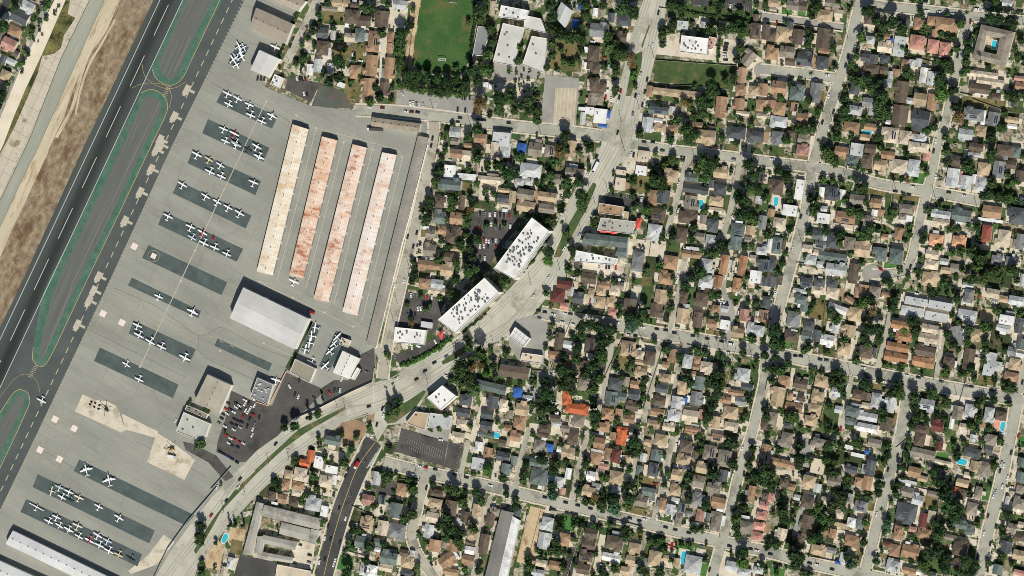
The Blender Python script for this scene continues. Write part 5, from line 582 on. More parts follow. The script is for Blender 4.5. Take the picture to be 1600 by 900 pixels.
# ---------------------------------------------------------------- where a thing stands, in words
AREA = [(20,60,'beyond the storm channel'),(515,25,'north of the airfield gate'),(500,95,'near the airfield gate'),(590,120,'by the twin rows of brown houses'),(560,60,'on the drive behind the field'),(690,150,'by the football field car park'),(800,60,'in the school grounds'),(800,150,'in the school garden'),(885,30,"beside the school's pointed hall"),(930,50,'west of the boulevard near the top'),(930,110,'between playground and boulevard'),(925,180,'by the blue trimmed white shop'),(1085,70,'around the flat roofed clinic'),(1085,130,'by the lawn below the clinic'),(1040,185,'below the long beige shed'),(1000,30,'on the northern boulevard'),(980,140,'on the boulevard by the playground'),
(1180,150,'near the northern turning circle'),(1160,210,'by the brown terraces in the north'),(1230,20,'above the grey alley'),(1250,70,'below the grey alley'),(1260,160,'south of the short northern street'),(1320,210,'along the northern long street'),(1380,50,'below the northernmost street'),(1470,30,'near the courtyard flats street'),(1450,75,'around the salmon roofs'),(1370,110,'east of the northern long street'),(1440,140,'above the beige hipped roofs'),(1400,200,'by the beige hipped roofs'),(1550,70,'around the courtyard flats'),(1540,135,'south of the courtyard flats'),(1530,190,'by the solar roofs'),
(720,215,'south of the upper western street'),(790,220,'by the blue awning flats'),(860,215,'below the western cross street'),(720,280,'by the bright white roof bungalow'),(790,300,'at the beige terraces'),(860,290,'beside the beige terraces'),(670,340,'east of the service street'),(700,400,'west of the northern office block'),(660,420,'along the lower service street'),(770,370,'in the northern office car park'),(650,480,'in the southern office car park'),(640,550,'by the clinic with white roof'),
(1000,250,'by the corner shops'),(980,330,'behind the red tent shop'),(950,400,'around the U-shaped motel'),(1030,320,'along the lane by the kidney pool'),(1090,270,'by the cross street lanes'),(1110,310,'east of the blue kidney pool'),(1080,350,'south of the blue kidney pool'),(1150,340,'by the shaded private lane'),(1190,300,'east of the shaded lane'),(1050,420,'by the fan of gardens'),(1130,430,'at the parallel orange terraces'),(1180,400,'west of the long street'),(1100,400,'north of the orange terraces'),
(1220,330,'along the central long street'),(1290,250,'above the eastern cross street'),(1300,320,'below the eastern cross street'),(1360,330,'north of the eastern turning circle'),(1290,400,'by the long pale sheds'),(1390,410,'round the eastern turning circle'),(1450,300,'by the eastern street bend'),(1510,260,'above the dead end'),(1560,300,'beyond the dead end'),(1480,360,'by the two light orange roofs'),(1490,410,'behind the two light orange roofs'),(1570,360,'by the lime green pool'),(1450,430,'east of the turning circle'),
(870,470,'by the filling station'),(930,470,'by the row of tan hipped roofs'),(900,540,'behind the filling station'),(930,520,'under the big dark trees'),(980,550,'by the bordered oval lawn'),(1010,480,'along the lane of gardens'),(1060,480,'above the middle cross street'),(1120,490,'along the curving grey drive'),(1180,500,'by the white roof near trees'),(1010,600,'along the cottage lane'),(960,620,'west of the cottage lane'),(1060,580,'by the narrow cottage lane'),(1050,650,'below the narrow cottage lane'),(1100,600,'east of the narrow cottage lane'),(1150,570,'below the middle cross street'),(1140,640,'west of the short long street'),(895,630,'by the big terracotta roof'),(840,640,'by the blue pyramid canopy'),(830,590,'around the mansard roofed hall'),(750,600,'by the long grey green roof'),
(1240,500,'above the middle street'),(1320,500,'by the pinkish hipped roofs'),(1270,470,'by the square dry lawn'),(1340,470,'above the dry tree'),(1430,480,'at the pale townhouse blocks'),(1420,540,'at the orange apartments'),(1500,510,'east of the orange apartments'),(1540,560,'by the stepped white roof'),(1570,500,'in the far eastern blocks'),(1230,610,'by the stacked tan hipped roofs'),(1300,620,'by the long green yard'),(1350,650,'by the big white roof'),(1450,640,'east of the southern street'),(1510,650,'by the pale roofs near the crossing'),(1560,660,'by the blue rectangular pool'),
(640,650,'by the white corner shop'),(660,700,'in the striped car park'),(740,640,'by the row of dark roofs'),(780,690,'by the small turquoise pool'),(750,720,'east of the striped car park'),(500,710,'by the terracotta cottage'),(470,770,'west of the dark street'),(440,820,'at the courtyard apartments'),(510,820,'on the dark street'),(610,760,'by the dark yard'),(580,840,'east of the dark street'),(640,870,'by the curving street'),(690,790,'along the curving street'),(720,860,'by the tilted brown houses'),(770,810,'by the long workshop'),
(840,700,'by the blue canopy'),(850,745,'by the green roofed pair'),(940,700,'along the tan roof lane'),(930,760,'above the lower cross street'),(980,680,'by the terracotta tiled roof'),(1020,720,'by the bending lane'),(1010,780,'near the foot of the bending lane'),(1080,700,'east of the bending lane'),(1120,710,'by the big solar hipped roof'),(1070,790,'by the crowded cottages'),(1120,800,'by the rounded brown roof'),(1190,780,'by the salmon roofs in the south'),(1180,700,'by the southern tree mass'),(850,850,'by the sandy lot'),(920,860,'at the brown terrace blocks'),(970,850,'south of the lower cross street'),(1070,870,'by the bright lawn and pool'),(1160,880,'in the southern corner block'),
(1230,700,'by the shaded grey drive'),(1290,720,'by the dark fenced lawn'),(1350,730,'along the south-eastern street'),(1250,780,'by the tall tree line'),(1320,800,'by the bright green bush'),(1290,860,'by the crossroads tree'),(1440,690,'north of the oval pool'),(1500,730,'around the oval blue pool'),(1430,760,'by the terraced brown roof'),(1420,810,'by the dark solar house'),(1430,870,'by the joined brown roofs'),(1500,800,'by the southern woodland'),(1500,870,'by the hipped brown cottage'),(1570,720,'beyond the easternmost street'),(1580,800,'in the south-eastern margin'),(1550,850,'along the easternmost street'),
(400,690,'in the airport car park'),(370,640,'by the tan airport hangar'),(340,680,'beside the airport office'),(430,620,'by the terminal building'),(530,580,'by the airport workshop'),(560,640,'on the boulevard by the airport'),(690,560,'on the boulevard by the hedge'),(880,380,'on the boulevard by the motel'),(350,780,'on the boulevard by the apron'),(330,840,'beside the southern boulevard'),(780,500,'on the boulevard by the station'),(480,680,'on the boulevard below the car park')]
def area(px, py):
    return min(AREA, key=lambda a: (a[0]-px)**2+(a[1]-py)**2)[2]
LABQ = []     # (object, descriptor words, plural-less noun, px, py, area) -> resolved at the end
def want(o, desc, noun, px, py, ar=None): LABQ.append((o, desc, noun, px, py, ar or area(px, py)))
def resolve_labels():
    g = {}
    for q in LABQ: g.setdefault((q[1], q[2], q[5]), []).append(q)
    for (desc, noun, ar), L in g.items():
        ys = [q[4] for q in L]; xs = [q[3] for q in L]
        hor = max(xs)-min(xs) > max(ys)-min(ys)
        L.sort(key=lambda q: q[3] if hor else q[4])
        for k, q in enumerate(L):
            d = f'{desc} {noun}'
            if len(L) > 1:
                o_ = ORD[k] if k < 20 else 'twentieth'
                d = (('westernmost ' if hor else 'northernmost ') if k == 0 else f'{o_} ')+d+('' if k == 0 else (' from the west' if hor else ' from the north'))
                if k == len(L)-1: d = ('easternmost ' if hor else 'southernmost ')+f'{desc} {noun}'
            q[0]['label'] = f'{d} {ar}'
def rectpoly(x, y, w, h, a): return rect(x, y, w, h, a)
# ---------------------------------------------------------------- houses
def roof_faces(mb, cx, cy, L, W, z0, rise, kind, ang, mi=0, mw=1, fas=.18):
    "hip or gable roof, L along local x; adds fascia"
    ca, sa = math.cos(ang), math.sin(ang)
    def P(x, y, z): return (cx+x*ca-y*sa, cy+x*sa+y*ca, z)
    l, w_ = L/2, W/2
    e = [P(-l, -w_, z0), P(l, -w_, z0), P(l, w_, z0), P(-l, w_, z0)]
    b = [(p[0], p[1], z0-fas) for p in e]
    for i in range(4): mb.face([b[i], b[(i+1) % 4], e[(i+1) % 4], e[i]], mi)
    if kind == 'h':
        r = max(.15, l-w_); A, B = P(-r, 0, z0+rise), P(r, 0, z0+rise)
        mb.face([e[0], e[1], B, A], mi); mb.face([e[1], e[2], B], mi); mb.face([e[2], e[3], A, B], mi); mb.face([e[3], e[0], A], mi)
    else:
        A, B = P(-l, 0, z0+rise), P(l, 0, z0+rise)
        mb.face([e[0], e[1], B, A], mi); mb.face([e[2], e[3], A, B], mi)
        i_ = .35
        mb.face([e[3], e[0], A], mw); mb.face([e[1], e[2], B], mw)
def make_house(px, py, w, h, col, typ, ang, shed=False, solar=False):
    r = random.Random(int(px*131+py*7))
    hh = (2.5 if shed else 3.1)+r.random()*.4
    if not shed and w*h > 260 and r.random() < .3: hh += 2.3
    if 795 < px < 885 and 295 < py < 335: hh = 6.2     # the attached two-storey rows
    k = S/math.cos(TH)
    if not shed: w *= .95; h *= .95
    W_, H_ = w*k, h*S
    a = -R(ang); c = G(px, py, hh+.5)
    L, Wd, al = (W_, H_, a) if W_ >= H_ else (H_, W_, a+math.pi/2)
    if typ is None:
        typ = 'g' if (shed or L/Wd > 1.9 or r.random() < .5) else 'h'
        if shed and Wd < 4: typ = 'f'
    if typ == 'h': name, nn = 'hip_roofed_house', 'hipped roof house'
    elif typ == 'g': name, nn = 'gabled_house', 'gabled house'
    else: name, nn = 'flat_roofed_house', 'flat roofed house'
    if shed:
        name, nn = ('garage', 'garage') if w*h > 95 else ('garden_shed', 'shed')
    root = empty(name, (c.x, c.y, 0), 0)
    mw = M_wallw if col in 'wl' or r.random() < .4 else M_wall
    z0 = hh; rise = Wd/2*(.36+r.random()*.1)
    rb, wb = MB(), MB()
    ov = .0 if shed else .45
    if typ == 'f':
        wb.prism([(x, y) for x, y in [(-L/2, -Wd/2), (L/2, -Wd/2), (L/2, Wd/2), (-L/2, Wd/2)]], 0, hh, 0, top=False)
        ca, sa = math.cos(al), math.sin(al); wb.v = [(x*ca-y*sa, x*sa+y*ca, z) for x, y, z in wb.v]
        rb.box((0, 0, hh-.05), (L+.2, Wd+.2, .25), al)
        if Wd > 6:
            for i in range(1+int(L*Wd/90)):
                x, y = (r.random()-.5)*L*.7, (r.random()-.5)*Wd*.6
                rb.box((x*ca-y*sa, x*sa+y*ca, hh+.2), (1.2, .9, .7), al, 1)
        mats = [FLAT[col], M_unit]
    else:
        roof_faces(rb, 0, 0, L, Wd, z0, rise, typ, al)
        wb.box((0, 0, -.2), (L-2*ov-.05, Wd-2*ov-.05, hh-.15), al)
        if not shed and L > 9 and Wd > 7 and r.random() < .75:      # a cross wing
            s1 = r.choice((-1, 1)); s2 = r.choice((-1, 1)); ww = Wd*(.45+.15*r.random()); ext = Wd*(.12+.12*r.random())
            x = s1*(L/2-ww/2-.3-r.random()*L*.15); y = s2*(ext/2+Wd*.25); ca, sa = math.cos(al), math.sin(al)
            roof_faces(rb, x*ca-y*sa, x*sa+y*ca, Wd*.5+ext, ww, z0-.03, ww/2*(rise/(Wd/2)), 'g' if typ == 'g' else 'h', al+math.pi/2)
            wb.box((x*ca-y*sa, x*sa+y*ca, 0), (ww-2*ov, Wd*.5+ext-2*ov, hh-.2), al)
        if not shed:
            for i in range(r.randint(1, 4)):
                x, y = (r.random()-.5)*L*.6, (r.random()-.5)*Wd*.5; ca, sa = math.cos(al), math.sin(al)
                rb.box((x*ca-y*sa, x*sa+y*ca, z0+rise*(1-abs(y)/(Wd/2))-.25), (.45, .45, .65), al, 2)
        mats = [ROOF[col], mw, M_unit]
    ro = rb.build('roof', mats, root)
    wb.build('wall', mw, root)
    if not shed and typ != 'f' and r.random() < .22:
        cb = MB(); x = (r.random()-.5)*L*.5; ca, sa = math.cos(al), math.sin(al); y = Wd*.2
        cb.box((x*ca-y*sa, x*sa+y*ca, z0), (.8, .8, rise+.9), al); cb.build('chimney', M_brick, ro)
    if not shed and typ != 'f' and r.random() < .5:       # a pale lean-to over the back patio
        pb_ = MB(); s2 = r.choice((-1, 1)); ca, sa = math.cos(al), math.sin(al); pl, pd = L*(.25+.3*r.random()), 2.4+1.8*r.random(); x, y = (r.random()-.5)*(L-pl), s2*(Wd/2+pd/2-.35)
        pb_.box((x*ca-y*sa, x*sa+y*ca, 2.45), (pl, pd, .14), al, 0, True)
        for e_ in (-1, 1):
            X, Y = x+e_*pl*.46, y+s2*pd*.42; pb_.box((X*ca-Y*sa, X*sa+Y*ca, 0), (.14, .14, 2.46), al)
        pb_.build('patio_cover', FLAT[r.choice('wwlkgtm')], root)
    if solar or (not shed and typ != 'f' and r.random() < .05 and min(W_, H_) > 7):
        solar = True; sb = MB(); ca, sa = math.cos(al), math.sin(al); t = math.atan2(rise, Wd/2); sgn = -1 if math.cos(al) > 0 else 1
        for i in range(4):
            for sg in (sgn,):
                for j in range(2):
                    x = (i-1.5)*1.75; yc = Wd*(.13+.15*j)*sg
                    cs = []
                    for dx, dy in ((-.82, -.75), (.82, -.75), (.82, .75), (-.82, .75)):
                        X = x+dx; Y = yc+dy*.8; z = z0+rise*(1-abs(Y)/(Wd/2))+.12
                        cs.append((X*ca-Y*sa, X*sa+Y*ca, z))
                    sb.face(cs if sg*1 > 0 or True else cs[::-1])
        sb.build('solar_panel', M_panel, ro)
    size = 'small' if w*h < 230 else ('large' if w*h > 480 else '')
    if shed: size = ''
    desc = (size+' '+CN[col]).strip()
    tag(root, None, 'house' if not shed else nn, ('houses with '+nn.split(' ')[0]+' roofs in the blocks') if not shed else nn+'s in the back yards')
    if solar: nn = 'solar panelled house'
    want(root, desc, nn, px, py)
    KEEP.append((px, py, w, h, ang)); HOUSES.append((px, py, w, h, ang, shed, col))
    return root
def canopy(px, py, w, h, col, ang):
    c = G(px, py, 2.8); root = empty('canopy', (c.x, c.y, 0)); k = S; a = -R(ang)
    mb = MB(); L, W_ = w*k, h*k
    roof_faces(mb, 0, 0, L, W_, 2.5, 1.2, 'h', a, 0, 0)
    mb.build('fabric', FLAT[col], root)
    for sx in (-1, 1):
        for sy in (-1, 1):
            p = MB(); x, y = sx*L*.45, sy*W_*.45; X, Y = x*math.cos(a)-y*math.sin(a), x*math.sin(a)+y*math.cos(a)
            p.tube((X, Y, 0), (X, Y, 2.5), .06, .06); p.build('post', M_metal, root)
    tag(root, None, 'canopy', 'fabric canopies'); want(root, f'bright {CN[col]}', 'fabric canopy', px, py)
    KEEP.append((px, py, w, h, ang))
# ---------------------------------------------------------------- bigger buildings given by the corners of their roof
def building(name, label, cat, quad, h, roof, mats, kind='flat', rise=1.5, units=0, group=None, wall=None, parapet=.5, ridge=None, seed=1, vents=0, doors=0, windows=0, pal_unit=None):
    q = [G(x, y, h) for x, y in quad]
    a = sum(q[i].x*q[(i+1) % len(q)].y-q[(i+1) % len(q)].x*q[i].y for i in range(len(q)))
    if a < 0: q = q[::-1]
    c = sum(q, Vector())/len(q)
    root = empty(name, (c.x, c.y, 0)); P = [(p.x-c.x, p.y-c.y) for p in q]; r = random.Random(seed)
    wb = MB(); wb.prism(P, 0, h-(.02 if kind == 'gable' else .1), top=False); 
    rb = MB(); wm = wall or M_wallw
    if kind == 'flat':
        rb.prism([(x*.999, y*.999) for x, y in P], h-.35, h-.12)
        wb.build('wall', wm, root)
        ro = rb.build('roof', roof, root)
        pb = MB(); n = len(P)
        for i in range(n):
            A, B = Vector(P[i]), Vector(P[(i+1) % n]); d = (B-A); L = d.length; d /= L; nn = Vector((-d.y, d.x)); m = (A+B)/2+nn*.17
            pb.box((m.x, m.y, h-.34+.004*i), (L, .3, .3+parapet), math.atan2(d.y, d.x))
        pb.build('parapet', wm, root)
    else:
        # gable: ridge along the longer pair of edges, quad only
        e0 = (Vector(P[1])-Vector(P[0])).length; e1 = (Vector(P[2])-Vector(P[1])).length
        if e0 < e1: P = P[1:]+P[:1]
        a_, b_, c_, d_ = [Vector((*p, h)) for p in P]
        A = (a_+d_)/2+Vector((0, 0, rise)); B = (b_+c_)/2+Vector((0, 0, rise))
        fa = Vector((0, 0, -.25))
        rb.face([a_, b_, B, A]); rb.face([c_, d_, A, B]); rb.face([d_, a_, A], 1); rb.face([b_, c_, B], 1)
        for u, v in ((a_, b_), (b_, c_), (c_, d_), (d_, a_)): rb.face([u+fa, v+fa, v, u])
        wb.v = [(x*.995, y*.995, z) for x, y, z in wb.v]
        wb.build('wall', wm, root)
        ro = rb.build('roof', [roof, wm], root)
        for k in range(vents):
            t = (k+.5)/vents; p = A.lerp(B, t); vb = MB(); vb.box((p.x, p.y, p.z-.25), (1.3, .55, .8), math.atan2((B-A).y, (B-A).x)); vb.build('ridge_vent', M_unit, ro)
        if doors:
            for (u, v) in ((a_, b_), (c_, d_)):
                for k in range(doors):
                    p = u.lerp(v, (k+.5)/doors); d = (v-u).normalized(); nn = Vector((d.y, -d.x, 0)); db = MB()
                    db.box((p.x+nn.x*.06, p.y+nn.y*.06, 0), ((v-u).length/doors*.85, .12, h-.7), math.atan2(d.y, d.x)); db.build('hangar_door', M_metal, root)
    n = len(P)
    if units:
        cen = Vector((0, 0))
        for k in range(units):
            for _ in range(20):
                u, v = .12+.76*r.random(), .18+.64*r.random()
                p = Vector(P[0]).lerp(Vector(P[1]), u).lerp(Vector(P[3 % n]).lerp(Vector(P[2]), u), v)
                break
            ub = MB(); s = .6+r.random()*.9; an = math.atan2(P[1][1]-P[0][1], P[1][0]-P[0][0])
            ub.box((p.x, p.y, h-.13), (s*1.3, s, .8+r.random()*.7), an); ub.build('rooftop_unit', pal_unit or M_unit, ro)
    if windows:
        for i in range(n):
            A, B = Vector(P[i]), Vector(P[(i+1) % n]); d = B-A; L = d.length; d /= L; nn = Vector((d.y, -d.x))
            if L < 8: continue
            for fl in range(windows):
                z = 1.0+fl*(h-1)/windows; wbn = MB(); m = (A+B)/2+nn*.04
                wbn.box((m.x, m.y, z), (L*.92, .1, 1.5), math.atan2(d.y, d.x)); wbn.build('window', M_glass, root)
    tag(root, label, cat, group)
    xs = [p[0] for p in quad]; ys = [p[1] for p in quad]
    KEEP.append(('poly', quad))
    return root, ro
rust = lambda nm, a, b_, c3, lo3, hi3: surf(nm, a, b_, .12, 1.4, .13, ang=14, sc=(.7, 1.3, 1), c3=c3, scale3=.09, lo3=lo3, hi3=hi3, seams=(14, 1.9, 3.9, .74, .22), rough=.6)
TR = [rust('rusted roof cream', (240,224,196), (250,240,220), (228,194,154), .5, .66), rust('rusted roof orange', (232,188,154), (248,226,204), (188,118,84), .5, .64), rust('rusted roof red', (234,196,168), (249,232,214), (182,116,88), .51, .65), rust('rusted roof pale', (240,216,194), (250,240,230), (214,164,130), .54, .7)]
for i, (q, lb) in enumerate((([(457, 194), (482, 202), (426, 430), (401, 424)], 'westernmost T-hangar row with long cream metal roof'), ([(503, 213), (527, 219), (473.5, 435), (452, 430)], 'second T-hangar row with streaky orange rusted roof'), ([(551, 225), (573, 231), (513, 472), (490, 467)], 'third T-hangar row with reddish rusted metal roof'), ([(597, 238), (619.5, 242), (558, 493), (535, 487)], 'easternmost T-hangar row with pale pinkish metal roof'))):
    building('hangar_row', lb, 'hangar', q, 4.6, TR[i], None, 'gable', .7, group='long T-hangar rows', wall=M_wallw, vents=14, doors=9)
M_shed = surf('weathered shed roof', (146,140,128), (166,159,147), .08, .9, .12, ang=14, seams=(14, 14, 2.6, .72, .2))
building('carport_row', 'long low brown hangar row against the east airfield fence', 'hangar', [(653, 212), (668.5, 215), (587, 543), (572, 537)], 3.6, M_shed, None, 'gable', .5, doors=12)
building('storage_building', 'grey and tan gabled storage building at the airfield gate', 'storage building', [(581, 183), (657, 193), (655, 207), (580, 197)], 5, surf('tan shed roof', (150,138,120), (172,158,138), .1, .8, .12, seams=(7, 4, 30, .85, .2)), None, 'gable', 1.0, vents=6)
building('storage_hut', 'small grey hut at the north-east corner of the airfield', 'hut', [(654, 212), (670, 215), (667, 226), (650, 222)], 3, ROOF['m'], None, 'gable', .6)
building('hangar', 'large grey-tan hangar beside the northern airfield lane', 'hangar', [(400, 12), (458, 38), (446, 69), (391, 43)], 7.5, surf('hangar roof tan', (148,136,120), (168,156,138), .06, .8, .1, ang=27, sc=(.3, 1, 1), seams=(27, 7, 60, .85, .25)), None, 'gable', 1.6, vents=5)
building('hangar', 'grey-tan hangar cut by the top edge of the airfield', 'hangar', [(420, -22), (478, 2), (466, 18), (411, -6)], 7.5, surf('hangar roof beige', (166,154,136), (184,172,152), .06, .8, .1, seams=(27, 7, 60, .85, .25)), None, 'gable', 1.4, vents=4)
building('hangar', 'white square hangar near the airfield gate', 'hangar', [(405, 78), (436, 92), (419, 121), (391, 109)], 8, surf('hangar roof white', (206,204,196), (224,222,214), .05, .7, .08, seams=(27, 30, 2.4, .92, .12), rough=.5), None, 'gable', .9)
building('gate_office', 'small white flat office beside the airfield gate', 'office', [(429, 116), (443, 122), (436, 138), (422, 132)], 4, FLAT['w'], None, 'flat', units=3)
building('hangar', 'biggest white-grey metal hangar in the middle of the airfield', 'hangar', [(380, 449), (482, 498), (460, 546), (359, 497)], 10.5, surf('hangar roof pale', (196,194,188), (214,212,206), .04, .7, .06, ang=27, seams=(26, 60, 1.8, .9, .1), rough=.5), None, 'gable', 1.3, vents=0, wall=M_wallw, doors=3)
building('hangar', 'tan gabled hangar west of the airport car park', 'hangar', [(324, 585), (361, 602), (342, 646), (303, 628)], 8.5, surf('hangar roof sand', (168,160,142), (186,178,160), .06, .8, .08, seams=(26, 5, 40, .9, .15)), None, 'gable', 1.0, vents=5)
building('airport_office', 'pale flat office south of the tan hangar', 'office', [(287, 644), (328, 662), (318, 690), (275, 674)], 6, surf('office roof', (176,176,164), (194,194,182), .06, .8, .08), None, 'flat', units=3)
building('airport_office', 'narrow beige office between the hangar and the pale flat office', 'office', [(292, 633), (325, 647), (322, 654), (289, 640)], 4, FLAT['m'], None, 'flat', units=6)
building('terminal_building', 'grey terminal building with long white roof vents', 'terminal', [(402, 590), (427, 601), (418, 632), (391, 620)], 6, FLAT['g'], None, 'flat', units=14, pal_unit=FLAT['w'])
building('workshop', 'olive-tan flat workshop with bright east wall by the car park', 'workshop', [(461, 561), (493, 576), (484, 598), (453, 581)], 6, surf('workshop roof', (146,140,122), (160,154,136), .06, .8, .08), None, 'flat')
building('workshop', 'bright white airport workshop with ribbed roof', 'workshop', [(535, 548), (561, 560), (545, 592), (520, 582)], 6.5, surf('workshop white roof', (226,222,210), (240,236,226), .06, .8, .06, seams=(26, 3, 30, .85, .1)), None, 'gable', .8, vents=6)
building('workshop_annex', 'narrow annex on the east side of the white airport workshop', 'annex', [(558, 574), (563, 577), (553, 594), (548, 592)], 4, FLAT['w'], None, 'flat')
building('storage_hut', 'grey hut with a beige frame north of the white airport workshop', 'hut', [(534, 527), (548, 532), (543, 543), (530, 538)], 3.5, FLAT['k'], None, 'flat', units=3)
building('office_block', 'northern white office block with dark rooftop units', 'office block', [(831, 340), (858, 361), (804, 437), (772, 419)], 16, FLAT['W'], None, 'flat', units=58, windows=4, group='white office blocks on the boulevard', seed=4)
building('office_block', 'southern white office block with dark rooftop units by the hedge', 'office block', [(757, 434), (780, 457), (711, 521), (684, 500)], 16, FLAT['W'], None, 'flat', units=62, windows=4, group='white office blocks on the boulevard', seed=5)
building('clinic', 'white flat clinic beside the southern office car park', 'clinic', [(617, 511), (666, 516), (662, 539), (615, 535)], 5, FLAT['W'], None, 'flat', units=10, seed=6)
building('corner_shop', 'white flat corner shop on the south side of the boulevard', 'shop', [(691, 602), (713, 619), (688, 641), (667, 622)], 8, FLAT['W'], None, 'flat', units=4, seed=3)
building('shop_annex', 'beige low annex behind the white corner shop', 'annex', [(649, 643), (670, 646), (664, 672), (634, 661)], 4.5, FLAT['t'], None, 'flat', units=1)
building('shop_annex', 'pale grey low annex beside the white corner shop', 'annex', [(672, 645), (706, 650), (702, 670), (668, 668)], 4.2, FLAT['l'], None, 'flat', units=1, parapet=.3)
building('filling_station_canopy', 'white filling station canopy with panelled top', 'canopy', [(805, 511), (828, 529), (818, 542), (796, 526)], 5.5, surf('canopy top', (214,212,206), (228,226,220), .1, .8, .06, seams=(38, 4.4, 4.4, .62, .5)), None, 'flat', parapet=.6)
building('filling_station_shop', 'white filling station shop below the canopy', 'shop', [(816, 551), (847, 555), (844, 568), (813, 564)], 4.5, FLAT['k'], None, 'flat', units=2)
building('meeting_hall', 'hall with brown mansard top and pinkish lower roof', 'hall', [(782, 569), (828, 576), (825, 593), (778, 587)], 6, ROOF['b'], None, 'gable', 1.4)
building('apartment_building', 'long grey-green roofed building among trees', 'apartments', [(744, 592), (792, 604), (789, 618), (742, 606)], 5.5, ROOF['n'], None, 'gable', 1.4)
building('motel_shop', 'orange-brown flat shop on the boulevard beside a dark car park', 'shop', [(936, 317), (974, 323), (973, 338), (935, 333)], 7, ROOF['o'], None, 'flat', units=2)
building('motel_shop', 'pale roofed restaurant with red awnings along its front', 'restaurant', [(939, 340), (993, 346), (988, 366), (933, 360)], 5.5, FLAT['court'], None, 'flat', units=9, seed=8)
building('rooftop_hut', 'small yellow roofed hut beside the brown shop', 'hut', [(975, 330), (982, 331), (981, 343), (973, 342)], 5, FLAT['t'], None, 'flat')
building('motel_wing', 'north wing of the grey-green U-shaped motel', 'motel', [(915, 364), (982, 371), (980, 388), (908, 381)], 6.5, ROOF['n'], None, 'gable', 1.8)
building('motel_wing', 'east wing of the grey-green U-shaped motel', 'motel', [(966, 385), (980, 387), (979, 403), (961, 400)], 6.3, ROOF['n'], None, 'gable', 1.5)
building('motel_wing', 'white flat front block of the motel with rooftop units', 'motel', [(900, 391), (964, 404), (960, 414), (898, 409)], 7, FLAT['w'], None, 'flat', units=8, seed=2)
building('clinic', 'white flat roofed clinic with dark rooftop units near the boulevard', 'clinic', [(1065, 55), (1107, 60), (1104, 86), (1062, 81)], 9, FLAT['W'], None, 'flat', units=12, seed=9, windows=2)
building('clinic_annex', 'pinkish curved annex at the east end of the white clinic', 'annex', [(1108, 57), (1119, 59), (1114, 76), (1106, 78)], 4.5, FLAT['q'], None, 'flat', units=3)
building('long_shed', 'long low beige building below the lawn near the boulevard', 'school building', [(1021, 136), (1096, 144), (1093, 157), (1019, 147)], 4.2, ROOF['t'], None, 'gable', .8)
M_sch = surf('school roof', (198,196,186), (216,214,206), .06, .8, .08)
building('school_building', 'long white main school building with a pale flat roof', 'school building', [(786, 36), (817, 43), (803, 103), (770, 97)], 7, M_sch, None, 'flat', units=5, group='school buildings')
building('school_building', 'white eastern school building beside the playground', 'school building', [(831, 56), (855, 60), (849, 114), (816, 101)], 6, M_sch, None, 'flat', units=2, group='school buildings')
building('school_building', 'white northern school building with stepped flat roof', 'school building', [(783, 8), (825, 16), (822, 32), (779, 27)], 8, FLAT['w'], None, 'flat', units=4, group='school buildings')
building('school_building', 'pale link building between the white school halls', 'school building', [(821, 24), (845, 29), (854, 52), (818, 44)], 5.5, M_sch, None, 'flat', group='school buildings')
building('school_building', 'grey flat classroom block beside the football field', 'school building', [(747, 41), (767, 43), (755, 86), (738, 88)], 5, FLAT['g'], None, 'flat', group='school buildings')
building('school_hall', 'bluish white pointed hall at the top of the school', 'hall', [(877, 3), (893, 16), (882, 43), (866, 24)], 7, FLAT['l'], None, 'gable', 2.0)
M_ct = ROOF['m']
def ring(lbl):
    O = [G(x, y, 7) for x, y in ((1533, 38), (1585, 50), (1570, 105), (1519, 91))]; I = [G(x, y, 7) for x, y in ((1541, 56), (1562, 59), (1557, 85), (1536, 80))]
    c = sum(O, Vector())/4; root = empty('courtyard_flats', (c.x, c.y, 0)); rb, wb, kb = MB(), MB(), MB()
    o = [p-c for p in O]; i_ = [p-c for p in I]; m = [(a+b)/2+Vector((0, 0, 1.6)) for a, b in zip(o, i_)]
    for p in o+i_+m: p.z = (1.6 if p in m else 0)+7
    for k in range(4):
        j = (k+1) % 4
        rb.face([o[k], m[k], m[j], o[j]][::-1]); rb.face([m[k], i_[k], i_[j], m[j]][::-1])
        f = lambda p, z: (p.x, p.y, z)
        wb.face([f(o[k], 0), f(o[j], 0), f(o[j], 7), f(o[k], 7)]); wb.face([f(i_[k], 0), f(i_[j], 0), f(i_[j], 7), f(i_[k], 7)])
    rb.build('roof', M_ct, root); wb.build('wall', M_wall, root)
    tag(root, lbl, 'apartments'); KEEP.append(('poly', [(1533, 38), (1585, 50), (1570, 105), (1519, 91)]))
ring('square taupe roofed flats around a courtyard with a pool')
M_hr = surf('long hangar white roof', (206,206,202), (224,224,220), .05, .8, .07, ang=25, seams=(23, 2.2, 20, .9, .12), rough=.5)
building('hangar_row', 'long white T-hangar row at the southern tip of the apron', 'hangar', [(20, 829), (212, 922), (202, 943), (9, 850)], 6, M_hr, None, 'gable', .9, vents=16, group='white hangar rows')
building('hangar_row', 'white T-hangar row in the far south-west corner', 'hangar', [(-10, 872), (80, 913), (70, 938), (-22, 897)], 6, M_hr, None, 'gable', .9, vents=8, group='white hangar rows')
